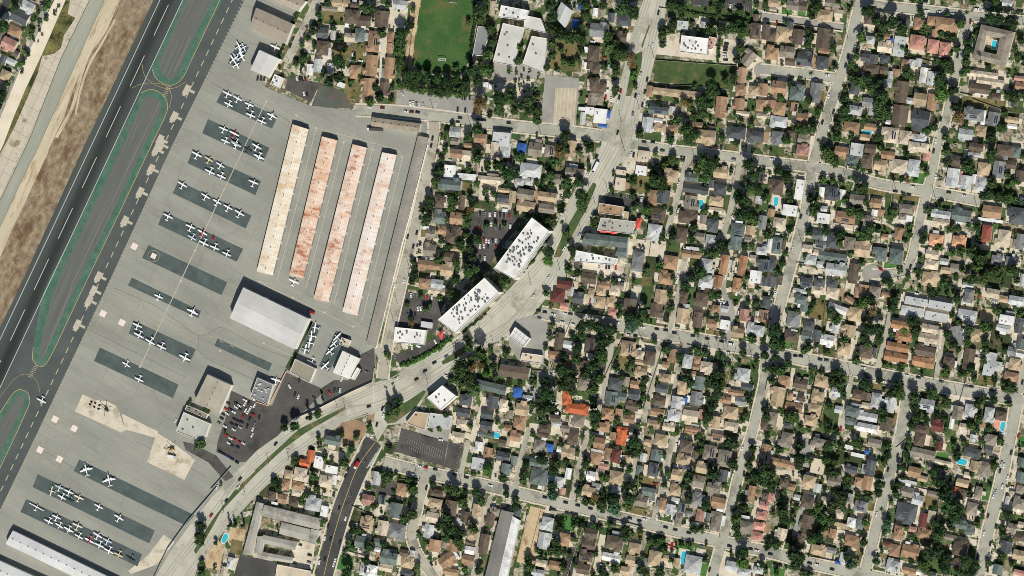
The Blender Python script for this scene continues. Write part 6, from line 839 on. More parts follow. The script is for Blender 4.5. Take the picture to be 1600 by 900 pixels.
for q, lb in (([(413, 789), (502, 811), (498, 828), (408, 806)], 'north wing of the upper grey courtyard apartments'), ([(440, 816), (484, 827), (481, 846), (436, 834)], 'south wing of the upper grey courtyard apartments'), ([(486, 826), (499, 829), (493, 851), (482, 848)], 'east wing of the upper grey courtyard apartments'), ([(411, 836), (465, 848), (461, 860), (410, 849)], 'north wing of the lower grey courtyard apartments'), ([(405, 862), (458, 872), (455, 880), (402, 872)], 'south wing of the lower grey courtyard apartments'), ([(401, 784), (411, 787), (393, 868), (379, 866)], 'long narrow pale grey wing west of the courtyard apartments'), ([(402, 838), (412, 838), (409, 866), (399, 862)], 'west wing of the lower grey courtyard apartments')):
    building('apartment_wing', lb, 'apartments', q, 5.5, FLAT['court'], None, 'gable', .8, group='courtyard apartment wings')
building('apartment_wing', 'pale pinkish flat block south of the courtyard apartments', 'apartments', [(433, 882), (484, 892), (482, 910), (430, 905)], 5, FLAT['k'], None, 'flat')
building('workshop', 'long grey metal workshop roof beside the sandy lot', 'workshop', [(783, 797), (802, 801), (776, 912), (756, 908)], 6, surf('workshop grey', (122,118,112), (138,134,127), .05, .8, .08, seams=(14, 30, 2.5, .9, .12)), None, 'gable', .6)
building('workshop', 'long bright white roof beside the grey workshop and sandy lot', 'workshop', [(801, 806), (812, 813), (790, 910), (777, 908)], 6, FLAT['w'], None, 'gable', .4)
# ---------------------------------------------------------------- read the tiles
LAWN = {'g': [], 'b': [], 'd': [], 'k': []}; PAVE = {}
for (ox, oy, da), txt in DATA.items():
    for it in txt.replace('\n', ';').split(';'):
        t = it.split()
        if not t: continue
        k = t[0]; x = ox+float(t[1])/4; y = oy+float(t[2])/4
        ang = next((float(a[1:]) for a in t[4:] if a[0] == 'a' and len(a) > 1 and (a[1].isdigit() or a[1] == '-')), da)
        if k in 'HS':
            w_, h_, c_ = float(t[3])/4, float(t[4])/4, t[5]
            ty = next((a for a in t[6:] if a in ('g', 'h', 'f')), None)
            if c_ == 'u': canopy(x, y, w_, h_, c_, ang)
            else: make_house(x, y, w_, h_, c_, ty, ang, k == 'S', 'sol' in t[6:])
        elif k == 'T': TREES.append((x, y, float(t[3])/4, t[4] if len(t) > 4 else 'n'))
        elif k == 'C': CARS.append((x, y, float(t[3]), t[4], 'van' in t))
        elif k == 'L': LAWN[t[5] if len(t) > 5 else 'g'].append(rect(x, y, float(t[3])/4, float(t[4])/4, ang))
        elif k == 'P': PAVE.setdefault(t[5], []).append(rect(x, y, float(t[3])/4, float(t[4])/4, ang))
        elif k == 'W':
            w_, h_ = float(t[3])/4, float(t[4])/4; c = G(x, y); root = empty('swimming_pool', (c.x, c.y, 0)); lime = 'lime' in t
            cb, wb = MB(), MB(); n = 20; a0 = -R(ang)
            def ell(s, z):
                o = []
                for i in range(n):
                    th = i*2*math.pi/n; cx, sx = math.cos(th), math.sin(th)
                    X = math.copysign(abs(cx)**.6, cx)*w_*S/2*s*(1+.12*sx); Y = math.copysign(abs(sx)**.6, sx)*h_*S/2*s
                    o.append((X*math.cos(a0)-Y*math.sin(a0), X*math.sin(a0)+Y*math.cos(a0), z))
                return o
            A, B = ell(1.0, .12), ell(1.22, .12); B0 = ell(1.22, 0)
            for i in range(n):
                j = (i+1) % n; cb.face([A[i], B[i], B[j], A[j]]); cb.face([B[i], B0[i], B0[j], B[j]])
            wb.face(ell(1.01, .06)); cb.build('coping', M_cope, root)
            wb.build('water', M_water if not lime else plain('lime cover', (90,200,70), .5), root)
            tag(root, None, 'swimming pool', 'swimming pools'); want(root, 'lime green' if lime else 'turquoise', 'swimming pool', x, y); KEEP.append((x, y, w_*1.3, h_*1.3, ang))
Wc = G(1553.7, 70); root = empty('swimming_pool', (Wc.x, Wc.y, 0)); wb = MB(); wb.box((0, 0, 0), (6, 9.5, .16), R(-8)); wb.build('coping', M_cope, root); wb = MB(); wb.box((0, 0, .16), (4.6, 8.2, .03), R(-8)); wb.build('water', M_water, root); tag(root, 'turquoise swimming pool inside the courtyard of the square flats', 'swimming pool', 'swimming pools')
for ty, tx in (('g', 'mown green lawns between the houses'), ('b', 'bright watered lawns between the houses'), ('d', 'dry yellowish lawns between the houses'), ('k', 'dull dark green lawns between the houses')):
    sheet('lawn', LAWN[ty], {'g': M_lg, 'b': M_lb, 'd': M_ld, 'k': M_lk}[ty], -.035, tx)
PM = {'c': (M_conc, 'pale concrete drives and patios'), 'k': (M_walk, 'sandy beige paving'), 'g': (M_grey, 'grey paved yards'), 'a': (M_lot, 'dark asphalt yards'), 's': (M_sand, 'bare sandy soil lots'), 'p': (M_pink, 'pink paving beside a pool'), 'q': (M_pink, 'pinkish paved drive')}
for ty, ps in PAVE.items(): sheet('paving', ps, PM[ty][0], -.0303 if ty != 's' else -.0409, PM[ty][1]+' between the houses')
# ---------------------------------------------------------------- drives, patios and front lawns that go with each house
def near_road(x, y):
    best = (1e9, None)
    for d, wd, wk in RD:
        for i in range(len(d)-1):
            a, b = Vector(d[i]), Vector(d[i+1]); ab = b-a; t = max(0, min(1, (Vector((x, y))-a).dot(ab)/max(ab.length_squared, 1e-6))); p = a+ab*t
            q = (Vector((x, y))-p).length-wd/2
            if q < best[0]: best = (q, p)
    return best
drv, fl_, pat, backl, soil = [], [], [], [], []
for (x, y, w_, h_, ang, shed, col) in HOUSES:
    r = random.Random(int(x*17+y*31))
    if shed: continue
    q, p = near_road(x, y)
    c = Vector((x, y)); ex = Vector((math.cos(R(ang)), math.sin(R(ang)))); ey = Vector((-ex.y, ex.x))
    if 6 < q < 34 and y > 0:
        d = (p-c).normalized(); n = Vector((-d.y, d.x)); s = r.choice((-1, 1)); off = (abs(n.dot(ex))*w_/2+abs(n.dot(ey))*h_/2)*(.35+.6*r.random())*s
        wd = 5+r.random()*4
        drv.append(strip([tuple(c+n*off), tuple(p+n*off)], wd))
        if r.random() < .75:
            m = c.lerp(p, .75)-n*off*.6; L_ = 8+r.random()*8
            fl_.append(rect(m.x, m.y, L_*1.1, L_*.7, ang))
    for k in range(2):
        s = r.choice(((1, 0), (-1, 0), (0, 1), (0, -1))); m = c+ex*s[0]*(w_/2+3)+ey*s[1]*(h_/2+3); L_ = 5+r.random()*8
        (pat if r.random() < .66 else backl if r.random() < .8 else soil).append(rect(m.x, m.y, L_*(1+abs(s[1])*.6), L_*(1+abs(s[0])*.6), ang))
sheet('driveway', drv, M_conc, -.0622, 'pale concrete driveways joining the houses to the streets', 'driveway')
sheet('front_lawn', fl_, M_lg, -.0704, 'small lawns in front of the houses', 'lawn')
sheet('patio', pat, M_conc, -.0781, 'pale patios and paved side yards', 'patio')
sheet('back_lawn', backl, M_lk, -.0857, 'shabby lawns behind the houses', 'lawn')
sheet('bare_soil', soil, M_brown, -.0935, 'bare brown soil in the yards', 'soil')
# sidewalks: short lengths kept clear of the crossings
def in_road(x, y, skip):
    for k, (d, wd, wk) in enumerate(RD):
        if k == skip: continue
        for i in range(0, len(d)-1):
            a, b = Vector(d[i]), Vector(d[i+1]); ab = b-a; t = max(0, min(1, (Vector((x, y))-a).dot(ab)/max(ab.length_squared, 1e-6)))
            if (Vector((x, y))-a-ab*t).length < wd/2+.6: return True
    return inside((x, y), BLV)
sb = MB()
for k, (d, wd, wk) in enumerate(RD):
    if not wk: continue
    d = dense(d, 5)
    for s in (-1, 1):
        for i in range(len(d)-1):
            a, b = Vector(d[i]), Vector(d[i+1]); t = (b-a).normalized(); n = Vector((-t.y, t.x))*s
            m = (a+b)/2+n*(wd/2+1.6)
            if in_road(m.x, m.y, k): continue
            o1, o2 = wd/2+.5, wd/2+3.0
            pts = [G(*(a+n*o1)), G(*(b+n*o1)), G(*(b+n*o2)), G(*(a+n*o2))]
            sb.prism([(p.x, p.y) for p in pts], 0, .2)
tag(sb.build('sidewalk', M_walk), 'raised pale concrete sidewalks along the streets', 'sidewalk', None, 'structure')
# ================================================================ trees
F_n = foliage('foliage green', (36,56,34), (86,112,62))
F_d = foliage('foliage dark', (28,48,30), (64,92,52))
F_l = foliage('foliage bright', (58,94,40), (104,144,66), .2)
F_y = foliage('foliage dry', (96,80,52), (146,122,80), .15)
F_b = foliage('foliage bluish', (48,78,62), (86,116,92), .15)
FM = dict(n=F_n, d=F_d, l=F_l, y=F_y, b=F_b, c=F_d, p=F_d)
def rv(r):
    while True:
        v = Vector((r.uniform(-1, 1), r.uniform(-1, 1), r.uniform(-1, 1)))
        if .05 < v.length < 1: return v.normalized()
ICO_V = []; g_ = (1+5**.5)/2
for a in (-1, 1):
    for b_ in (-g_, g_): ICO_V += [Vector((0, a, b_)).normalized(), Vector((a, b_, 0)).normalized(), Vector((b_, 0, a)).normalized()]
import itertools
ICO_F = []
for i, j, k in itertools.combinations(range(12), 3):
    if all(abs((ICO_V[p]-ICO_V[q]).length-1.0515) < .02 for p, q in ((i, j), (j, k), (i, k))):
        nrm = (ICO_V[j]-ICO_V[i]).cross(ICO_V[k]-ICO_V[i])
        ICO_F.append((i, j, k) if nrm.dot(ICO_V[i]) > 0 else (i, k, j))
def leaf(mb, p, nrm, s, r):
    u = nrm.cross(rv(r)); 
    if u.length < .01: return
    u.normalize(); v = nrm.cross(u); a = .6+.5*r.random()
    mb.face([p-u*s, p-v*s*a, p+u*s, p+v*s*a])
def crown(mb, seed, lobes, leaves, ls, form='round', scale=1.0, off=(0, 0, 0), core=True):
    r = random.Random(seed); o = Vector(off)
    for _ in range(lobes):
        d = rv(r); d.z = abs(d.z)*1.0-.35 if form == 'round' else d.z
        rr = r.uniform(.2, .72); c = Vector((d.x*rr, d.y*rr, d.z*rr*.85))
        R_ = r.uniform(.26, .46)*(1.15-rr*.35)
        if form == 'tall': c = Vector((d.x*.35, d.y*.35, r.uniform(-1.6, 2.2))); R_ = .62*(1-max(0, c.z)/3.2)*r.uniform(.8, 1.1)
        if core:
            q = [(o+(c+v*R_*.8*r.uniform(.75, 1.15))*scale) for v in ICO_V]; mb.mesh(q, ICO_F)
        for _ in range(leaves):
            n = rv(r); 
            if n.z < -.3: n.z *= -1
            p = c+n*R_*r.uniform(.7, 1.38); nn = (n+rv(r)*.75).normalized()
            leaf(mb, o+p*scale, nn, ls*scale*r.uniform(.6, 1.3), r)
def palm(mb, seed):
    r = random.Random(seed)
    for k in range(22):
        a = k*2.4+r.random()*.3; e = r.uniform(-.5, .9); L = r.uniform(.8, 1.1); p = Vector((0, 0, 0)); d = Vector((math.cos(a)*math.cos(e), math.sin(a)*math.cos(e), math.sin(e)))
        s = Vector((-math.sin(a), math.cos(a), 0))
        for i in range(5):
            q = p+d*L/5; w0, w1 = .12*(1-i/6), .12*(1-(i+1)/6); mb.face([p-s*w0, p+s*w0, q+s*w1, q-s*w1]); p = q; d = (d+Vector((0, 0, -.28))).normalized()
PROT = {}
for k in range(5):
    b_ = MB(); crown(b_, 10+k, 16, 44, .105); PROT['n', k] = b_.data('crown', [F_n])
for k in range(3):
    b_ = MB(); crown(b_, 60+k, 13, 44, .1, 'tall'); PROT['c', k] = b_.data('crown', [F_d])
    b_ = MB(); palm(b_, 80+k); PROT['p', k] = b_.data('crown', [F_d])
    b_ = MB(); crown(b_, 90+k, 14, 50, .07, core=False); PROT['y', k] = b_.data('crown', [F_y])
tb = MB()
tb.tube((0, 0, 0), (.02, .01, .62), .05, .034, 7); tb.tube((.02, .01, .6), (.05, .02, 1), .034, .02, 6)
for a in range(5):
    tb.tube((.02, .01, .5+.06*a), (.3*math.cos(a*1.3), .3*math.sin(a*1.3), .85+.04*a), .022, .008, 5)
TRUNK = tb.data('trunk', [M_trunk])
TNAME = dict(n=('broadleaf_tree', 'broadleaf tree', 'green'), d=('dark_evergreen_tree', 'evergreen tree', 'dark green'), l=('bright_tree', 'leafy tree', 'bright green'), y=('dry_tree', 'thin tree', 'brownish'), b=('grey_green_tree', 'leafy tree', 'blue-green'), c=('cypress_tree', 'tall slender conifer', 'dark'), p=('palm_tree', 'palm', 'tall'))
TREES.sort(key=lambda t: -t[2])
cnt = {}; small = []
for (x, y, r_, k) in TREES:
    cnt[k] = cnt.get(k, 0)+1
    if cnt[k] > 300: small.append((x, y, r_, k)); continue
    nm, nn, col = TNAME[k]; rm = r_*S; rr = random.Random(int(x*13+y*77))
    rm *= .92 if k == 'd' else 1.0
    if k in 'nd': x += r_*.1; y += r_*.22
    if k == 'c': ht = 18 if r_ > 4.5 else 13; rm = ht/5.2; zc = ht*.42
    elif k == 'p': ht = 17; rm = 3.4; zc = ht
    else: zc = 2.4+rm*1.3 if k == 'd' and r_ > 10 else 1.2+rm*.95; ht = zc
    c = G(x, y, zc if k not in 'cp' else 0)
    root = empty(nm, (c.x, c.y, 0), rr.random()*6.28)
    if k == 'p': me = PROT['p', rr.randrange(3)]
    elif k == 'c': me = PROT['c', rr.randrange(3)]
    elif k == 'y': me = PROT['y', rr.randrange(3)]
    else: me = PROT['n', rr.randrange(5)]
    o = bpy.data.objects.new('crown', me); COL.objects.link(o); o.parent = root; o.location = (0, 0, zc)
    sx = rm*rr.uniform(.92, 1.12); o.scale = (sx, rm*rr.uniform(.92, 1.12), rm*rr.uniform(.85, 1.15)) if k not in 'cp' else ((rm*.95, rm*.95, ht/4.3) if k == 'c' else (rm, rm, rm))
    if k in 'dlb': o.material_slots[0].link = 'OBJECT'; o.material_slots[0].material = FM[k]
    t = bpy.data.objects.new('trunk', TRUNK); COL.objects.link(t); t.parent = root; t.scale = (rm*1.5, rm*1.5, zc*1.0) if k != 'p' else (2.5, 2.5, zc)
    size = 'big ' if r_ > 12 else ('small ' if r_ < 7 else '')
    if k in 'cp': size = ''
    tag(root, None, 'tree' if k != 'p' else 'palm tree', nn+'s around the town'); want(root, size+col, nn, x, y)
# the countless small bushes: one mass per foliage colour is still one object
occ = {}
def addocc(x, y, r_): occ.setdefault((int(x//8), int(y//8)), []).append((x, y, r_))
def blocked(x, y, r_):
    for kp in KEEP:
        if kp[0] == 'poly':
            if inside((x, y), kp[1]): return True
        else:
            dx, dy = x-kp[0], y-kp[1]
            if abs(dx) > 30 or abs(dy) > 30: continue
            ca, sa = math.cos(R(kp[4])), math.sin(R(kp[4]))
            if abs(dx*ca+dy*sa) < kp[2]/2+r_*.45 and abs(-dx*sa+dy*ca) < kp[3]/2+r_*.45: return True
    for d, wd, wk in RD:
        for i in range(len(d)-1):
            if abs(d[i][0]-x) > 60 or abs(d[i][1]-y) > 60: continue
            a, b = Vector(d[i]), Vector(d[i+1]); ab = b-a; t = max(0, min(1, (Vector((x, y))-a).dot(ab)/max(ab.length_squared, 1e-6)))
            if (Vector((x, y))-a-ab*t).length < wd/2+r_*.5+1: return True
    return False
AIR = [(104, -10), (495, -10), (475, 25), (450, 66), (440, 92), (415, 120), (490, 166), (560, 178), (672, 195), (676, 230), (640, 400), (612, 545), (612, 640), (480, 690), (400, 780), (300, 910), (-10, 910), (-10, 200)]
NOGO = [[(443, 112), (505, 128), (558, 148), (558, 182), (440, 160)], AIR, BLV, [(640, -10), (745, -10), (742, 125), (640, 125)], [(620, 135), (745, 145), (742, 185), (617, 172)], [(845, 115), (906, 120), (900, 200), (842, 196)], [(742, 325), (805, 325), (860, 360), (800, 440), (755, 430), (715, 425)], [(630, 450), (790, 440), (790, 470), (715, 530), (625, 580), (610, 560)], [(795, 490), (858, 485), (860, 512), (850, 575), (800, 570)], [(612, 660), (730, 690), (715, 745), (605, 715)], [(770, 0), (870, 0), (860, 120), (770, 100)], [(1055, 45), (1160, 60), (1150, 105), (1020, 95)], [(1008, 88), (1155, 105), (1150, 145), (1010, 135)], [(880, 350), (1040, 375), (1035, 420), (890, 415)], [(1400, 455), (1500, 475), (1485, 510), (1400, 495)], [(565, 680), (600, 690), (520, 910), (485, 910)], [(395, 780), (505, 805), (490, 910), (370, 910)], [(770, 790), (850, 795), (825, 910), (750, 910)], [(1345, 410), (1380, 410), (1380, 446), (1345, 446)], [(345, 825), (385, 820), (380, 905), (325, 905)], [(1178, 96), (1205, 96), (1205, 126), (1178, 126)]]
rr = random.Random(99); bush = {'n': MB(), 'd': MB()}
def bushy(x, y, r_, k, seed):
    rm = r_*S; zc = .5+rm*.75; c = G(x, y, zc)
    crown(bush[k], seed, 5 if r_ < 5 else 9, 15 if r_ < 5 else 26, .2 if r_ < 5 else .15, scale=rm*1.05, off=(c.x, c.y, zc))
for i, (x, y, r_, k) in enumerate(small): bushy(x, y, r_, 'd' if k == 'd' else 'n', 1000+i)
nb = 0; tries = 0
while nb < 1900 and tries < 18000:
    tries += 1
    x, y = rr.uniform(-5, 1605), rr.uniform(-5, 905); r_ = rr.choice((1.8, 2.2, 2.6, 3.2, 3.8, 4.6, 5.6, 6.8))
    if any(inside((x, y), p) for p in NOGO) or blocked(x, y, r_): continue
    bushy(x, y, r_, 'd' if rr.random() < .35 else 'n', 5000+tries); nb += 1
tag(bush['n'].build('shrubbery', F_n), 'small green bushes and young trees filling the yards', 'shrubbery', None, 'stuff')
tag(bush['d'].build('undergrowth', F_d), 'small dark bushes along fences and house walls', 'undergrowth', None, 'stuff')
# hedges
def hedge(name, pts, wd, h, m, label):
    d = dense(pts, 3); mb = MB(); r = random.Random(len(label))
    for i in range(len(d)-1):
        for k in range(2):
            x = d[i][0]+(d[i+1][0]-d[i][0])*r.random(); y = d[i][1]+(d[i+1][1]-d[i][1])*r.random(); c = G(x+r.uniform(-.3, .3)*wd, y+r.uniform(-.3, .3)*wd, h*.6)
            crown(mb, int(x*91+y*7+k), 3, 14, .2, scale=wd*S*.95, off=(c.x, c.y, h*.55))
    tag(mb.build(name, m), label, 'hedge')
hedge('hedge', [(626, 573), (652, 562), (676, 550), (706, 528)], 5, 2.2, F_l, 'clipped bright green hedge between the office car park and the boulevard')
hedge('hedge', [(476, -5), (458, 32), (437, 86)], 3, 2.5, F_n, 'vine covered fence hedge along the northern airfield lane')
hedge('hedge', [(740, 0), (742, 30), (738, 60), (736, 105)], 4, 3, F_d, 'dark hedge between the football field and the grey classrooms')
hedge('hedge', [(1146, 800), (1152, 785), (1158, 760)], 3, 2, F_n, 'green hedge beside the salmon roofed row')
hedge('hedge', [(1040, 8), (1080, 20), (1175, 33)], 3, 2, F_n, 'green hedge at the north edge of the clinic lawn')
hedge('hedge', [(1535, 305), (1570, 312), (1600, 318)], 7, 2.5, F_d, 'double dark hedge rows beyond the dead end street') 
hedge('hedge', [(760, 490), (740, 506), (722, 520)], 2.5, 1, F_n, 'low planting along the front of the southern office block')
hedge('hedge', [(848, 385), (832, 405), (812, 432)], 2.5, 1, F_n, 'low planting along the front of the northern office block')
# ================================================================ walls and fences
def wall_line(name, pts, h, th, m, label, cat):
    mb = MB()
    for i in range(len(pts)-1):
        a, b = G(*pts[i]), G(*pts[i+1]); d = b-a; c = (a+b)/2; mb.box((c.x, c.y, 0), (d.length+.02, th+.006*(i % 2), h+.01*(i % 3)), math.atan2(d.y, d.x))
    tag(mb.build(name, m), label, cat)
M_fence = plain('fence boards', (112,98,84), .9); M_cwall = plain('block wall', (206,194,174), .9)
wall_line('block_wall', [(669.5, 226), (640.5, 340), (611.5, 451), (588, 545)], 2.4, .8, plain('white block wall', (240,234,220), .9), 'pale block wall along the east side of the airfield', 'wall')
wall_line('block_wall', [(467, 652), (495, 640), (550, 612), (583, 597), (586, 575)], 2.6, .4, M_cwall, 'curved wall between the airport car park and the boulevard', 'wall')
wall_line('block_wall', [(448, 580), (425, 625), (420, 634), (400, 628)], 2.2, .6, plain('pink wall', (206,168,140), .9), 'pinkish wall round the terminal yard', 'wall')
wall_line('metal_fence', [(340, 760), (325, 778), (293, 815), (262, 858), (240, 905)], 2.2, .25, M_metal, 'metal fence between the southern apron and the boulevard', 'fence')
wall_line('metal_fence', [(361, 730), (330, 765)], 2, .25, M_metal, 'metal fence beside the airfield gate drive', 'fence')
FEN = [((1025, 94), (1150, 103)), ((1010, 136), (1080, 133)), ((1030, 12), (1175, 33)), ((1012, 418), (1018, 372)), ((1038, 420), (1048, 376)), ((985, 425), (975, 465)), ((1240, 38), (1315, 48)), ((1410, 85), (1470, 100)), ((1400, 255), (1390, 335)), ((1520, 155), (1575, 175)), ((1500, 145), (1520, 150)), ((1530, 262), (1532, 305)), ((500, 6), (610, 22)), ((570, 20), (570, 85)), ((637, 105), (648, 20)), ((632, 118), (633, 172)), ((495, 35), (498, 50)), ((1040, 245), (1060, 250)), ((985, 275), (980, 302)), ((1005, 245), (985, 300)), ((800, 575), (850, 580)), ((893, 500), (860, 580)), ((980, 512), (940, 600)), ((1040, 530), (1005, 640)), ((1150, 545), (1130, 620)), ((1305, 570), (1280, 665)), ((1510, 590), (1490, 660)), ((1540, 690), (1500, 780)), ((690, 195), (680, 250)), ((1085, 560), (1060, 650)), ((850, 680), (832, 760)), ((905, 690), (888, 775)), ((1010, 700), (990, 790)), ((1120, 690), (1090, 800)), ((1305, 700), (1350, 712)), ((1250, 730), (1300, 745)), ((1405, 755), (1470, 770)), ((1400, 700), (1425, 680)), ((1545, 700), (1510, 830)), ((620, 748), (655, 752)), ((540, 860), (575, 870)), ((550, 790), (570, 800)), ((690, 770), (685, 830)), ((845, 800), (818, 905)), ((825, 798), (800, 905)), ((910, 825), (885, 905)), ((938, 825), (912, 905)), ((955, 810), (1000, 822)), ((1040, 850), (1060, 858)), ((1320, 880), (1270, 870)), ((1185, 585), (1170, 660)), ((1250, 290), (1230, 380)), ((1340, 300), (1330, 400)), ((1380, 305), (1375, 390)), ((1480, 310), (1470, 420)), ((1245, 410), (1325, 425)), ((1220, 480), (1210, 540)), ((1290, 470), (1280, 560)), ((1350, 540), (1345, 570)), ((1560, 470), (1545, 590))]
rr = random.Random(3)
for k, ((x0, y0), (x1, y1)) in enumerate(FEN):
    a, b = G(x0, y0), G(x1, y1); d = b-a; c = (a+b)/2; mb = MB(); pale = rr.random() < .45
    n = max(2, int(d.length/6)); root = empty('yard_fence', (c.x, c.y, 0), math.atan2(d.y, d.x)); mb.box((0, 0, .1), (d.length, .12, 1.3)); mb.build('boards', M_cwall if pale else M_fence, root)
    pb = MB()
    for i in range(n+1): pb = MB(); pb.box((-d.length/2+i*d.length/n, 0, 0), (.2, .22, 1.5)); pb.build('post', M_cwall if pale else M_fence, root)
    tag(root, None, 'fence', 'yard fences between the gardens'); want(root, 'pale straight' if pale else 'brown straight', 'yard fence', (x0+x1)/2, (y0+y1)/2)
# ================================================================ cars
CC = dict(w=(232,232,228), d=(44,46,50), g=(122,126,128), l=(186,190,192), r=(176,36,32), x=(112,36,36), u=(44,76,150), n=(64,92,82), k=(190,172,140))
CARN = dict(w='white', d='black', g='grey', l='silver', r='red', x='dark red', u='blue', n='dark green', k='beige')
PAINT = {k: plain('car paint '+CARN[k], v, .35, 0, .5) for k, v in CC.items()}
def car_mesh(van):
    mb = MB(); L, W_ = (5.2, 2.0) if van else (4.6, 1.85)
    prof = [(-.5, .35), (-.5, .78), (-.46, .92), (.2, .98), (.46, .82), (.5, .6), (.5, .35)] if not van else [(-.5, .35), (-.5, 1.0), (-.48, 1.1), (.3, 1.1), (.46, .9), (.5, .65), (.5, .35)]
    n = len(prof); A = [(x*L, -W_/2, z) for x, z in prof]; B = [(x*L, W_/2, z) for x, z in prof]
    mb.mesh(A+B, [(i, i+n, (i+1) % n+n, (i+1) % n) for i in range(n)]+[tuple(range(n)), tuple(range(2*n-1, n-1, -1))])
    x0, x1, t0, t1, zt = (-.40, .22, -.30, .06, 1.42) if not van else (-.485, .34, -.46, .2, 2.0); zb = .93 if not van else 1.05
    b = [(x0*L, -W_*.45, zb), (x1*L, -W_*.45, zb), (x1*L, W_*.45, zb), (x0*L, W_*.45, zb)]; t = [(t0*L, -W_*.37, zt), (t1*L, -W_*.37, zt), (t1*L, W_*.37, zt), (t0*L, W_*.37, zt)]
    mb.mesh(b+t, [(0, 1, 5, 4), (1, 2, 6, 5), (2, 3, 7, 6), (3, 0, 4, 7)], 1); mb.face([(p[0], p[1], zt+.01) for p in t], 0)
    for sx in (-.31, .31):
        for sy in (-1, 1): mb.tube((sx*L, sy*(W_/2-.2), .33), (sx*L, sy*(W_/2+.02), .33), .33, .33, 10, 2)
    return mb
CM = {v: car_mesh(v).data('car_body', [PAINT['w'], M_glass, M_black]) for v in (False, True)}
vis = dict(w=9, r=9, l=7, u=6, k=6, n=4, g=5, x=4, d=3)
CARS.sort(key=lambda c: -vis[c[3]]); massm = MB(); rr = random.Random(8)
for i, (x, y, ang, col, van) in enumerate(CARS):
    c = G(x, y, .8); a = -R(ang)+(math.pi if rr.random() < .5 else 0)
    z = .14
    if i >= 300:
        src = car_mesh(False); ca, sa = math.cos(a), math.sin(a)
        base = len(massm.v); massm.v += [(c.x+p[0]*ca-p[1]*sa, c.y+p[0]*sa+p[1]*ca, p[2]+z) for p in src.v]; massm.f += [tuple(q+base for q in f) for f in src.f]; massm.m += src.m
        continue
    o = bpy.data.objects.new('parked_van' if van else 'car', CM[van]); COL.objects.link(o); o.location = (c.x, c.y, z); o.rotation_euler = (0, 0, a)
    o.material_slots[0].link = 'OBJECT'; o.material_slots[0].material = PAINT[col]
    tag(o, None, 'van' if van else 'car', 'cars on the streets and car parks'); want(o, CARN[col], 'van' if van else 'car', x, y)
if massm.v: tag(massm.build('cars', [PAINT['d'], M_glass, M_black]), 'further dark cars parked at kerbs and in yards', 'cars', None, 'stuff')
def longveh(name, x, y, ang, L, W_, H_, mbody, label, cat, cab=None):
    c = G(x, y, 1); root = empty(name, (c.x, c.y, .12), -R(ang)); mb = MB(); mb.box((0, 0, .5), (L, W_, H_)); mb.build('body', mbody, root)
    cb = MB(); cb.box((L/2+1.1 if cab else L/2-.6, 0, .45), (2.0 if cab else 1.3, W_*.96, (H_*.75 if cab else H_+.08))); cb.build('cab', cab or M_glass, root)
    for sx in (-.38, -.25, .4):
        for sy in (-1, 1): w_ = MB(); w_.tube((sx*L, sy*(W_/2-.3), .5), (sx*L, sy*(W_/2+.05), .5), .5, .5, 10); w_.build('wheel', M_black, root)
    tag(root, label, cat)
longveh('bus', 931, 261, 118, 11, 2.6, 2.6, PAINT['w'], 'white city bus heading down the boulevard near the corner shops', 'bus')
longveh('lorry', 588, 202.5, 184, 14, 2.5, 2.6, plain('dark trailer', (70,66,60), .7), 'white cab lorry with a dark trailer below the storage building', 'truck', PAINT['w'])
longveh('fuel_truck', 485, 487, 20, 5, 2.2, 2.0, PAINT['x'], 'dark red fuel truck at the corner of the biggest hangar', 'truck', PAINT['r'])
longveh('lorry', 267, 713, 10, 6, 2.4, 2.0, PAINT['w'], 'white truck beside the yellow helicopter pad', 'truck', PAINT['l'])
longveh('lorry', 558, 725, 118, 6, 2.4, 2.4, PAINT['r'], 'red and white truck on the dark street', 'truck', PAINT['w'])
# ================================================================ aircraft
AC = dict(w=(246,246,244), r=(206,60,50), b=(196,210,228), y=(226,208,160), k=(234,224,198), g=(150,156,150), d=(74,82,80))
APAINT = {k: plain('aircraft paint '+k, v, .4, 0, .5) for k, v in AC.items()}
def ring_body(mb, st, n=10, mi=0):
    prev = None
    for (x, r_, z, fl) in st:
        ring_ = [(x, math.cos(k*6.28318/n)*r_, z+math.sin(k*6.28318/n)*r_*fl) for k in range(n)]
        i = len(mb.v); mb.v += ring_
        if prev is not None:
            for k in range(n): mb.f.append((prev+k, i+k, i+(k+1) % n, prev+(k+1) % n)); mb.m.append(mi)
        prev = i
    mb.f.append(tuple(prev+k for k in range(n))); mb.m.append(mi)
def wing(mb, x0, c0, x1, c1, span, z0, z1, t=.12, mi=0, y0=0):
    for s in (-1, 1):
        P = []
        for (x, c, y, z) in ((x0, c0, y0, z0), (x1, c1, span/2, z1)):
            P += [(x+c*.5, y*s, z), (x+c*.15, y*s, z+t*.6), (x-c*.5, y*s, z+.01), (x+c*.1, y*s, z-t*.4)]
        F = [(0, 1, 5, 4), (1, 2, 6, 5), (2, 3, 7, 6), (3, 0, 4, 7), (4, 5, 6, 7)]
        if s > 0: F = [f[::-1] for f in F]
        mb.mesh(P, F, mi)
def prop(root, x, y, z, r_, ang=.6):
    mb = MB()
    for s in (-1, 1): mb.box((x, y+s*r_*.5*math.cos(ang), z+s*r_*.5*math.sin(ang)-.05), (.08, r_*math.cos(ang), .12+r_*abs(math.sin(ang))*.2))
    mb.tube((x-.1, y, z), (x+.25, y, z), .16, .03, 8); mb.build('propeller', M_black, root)
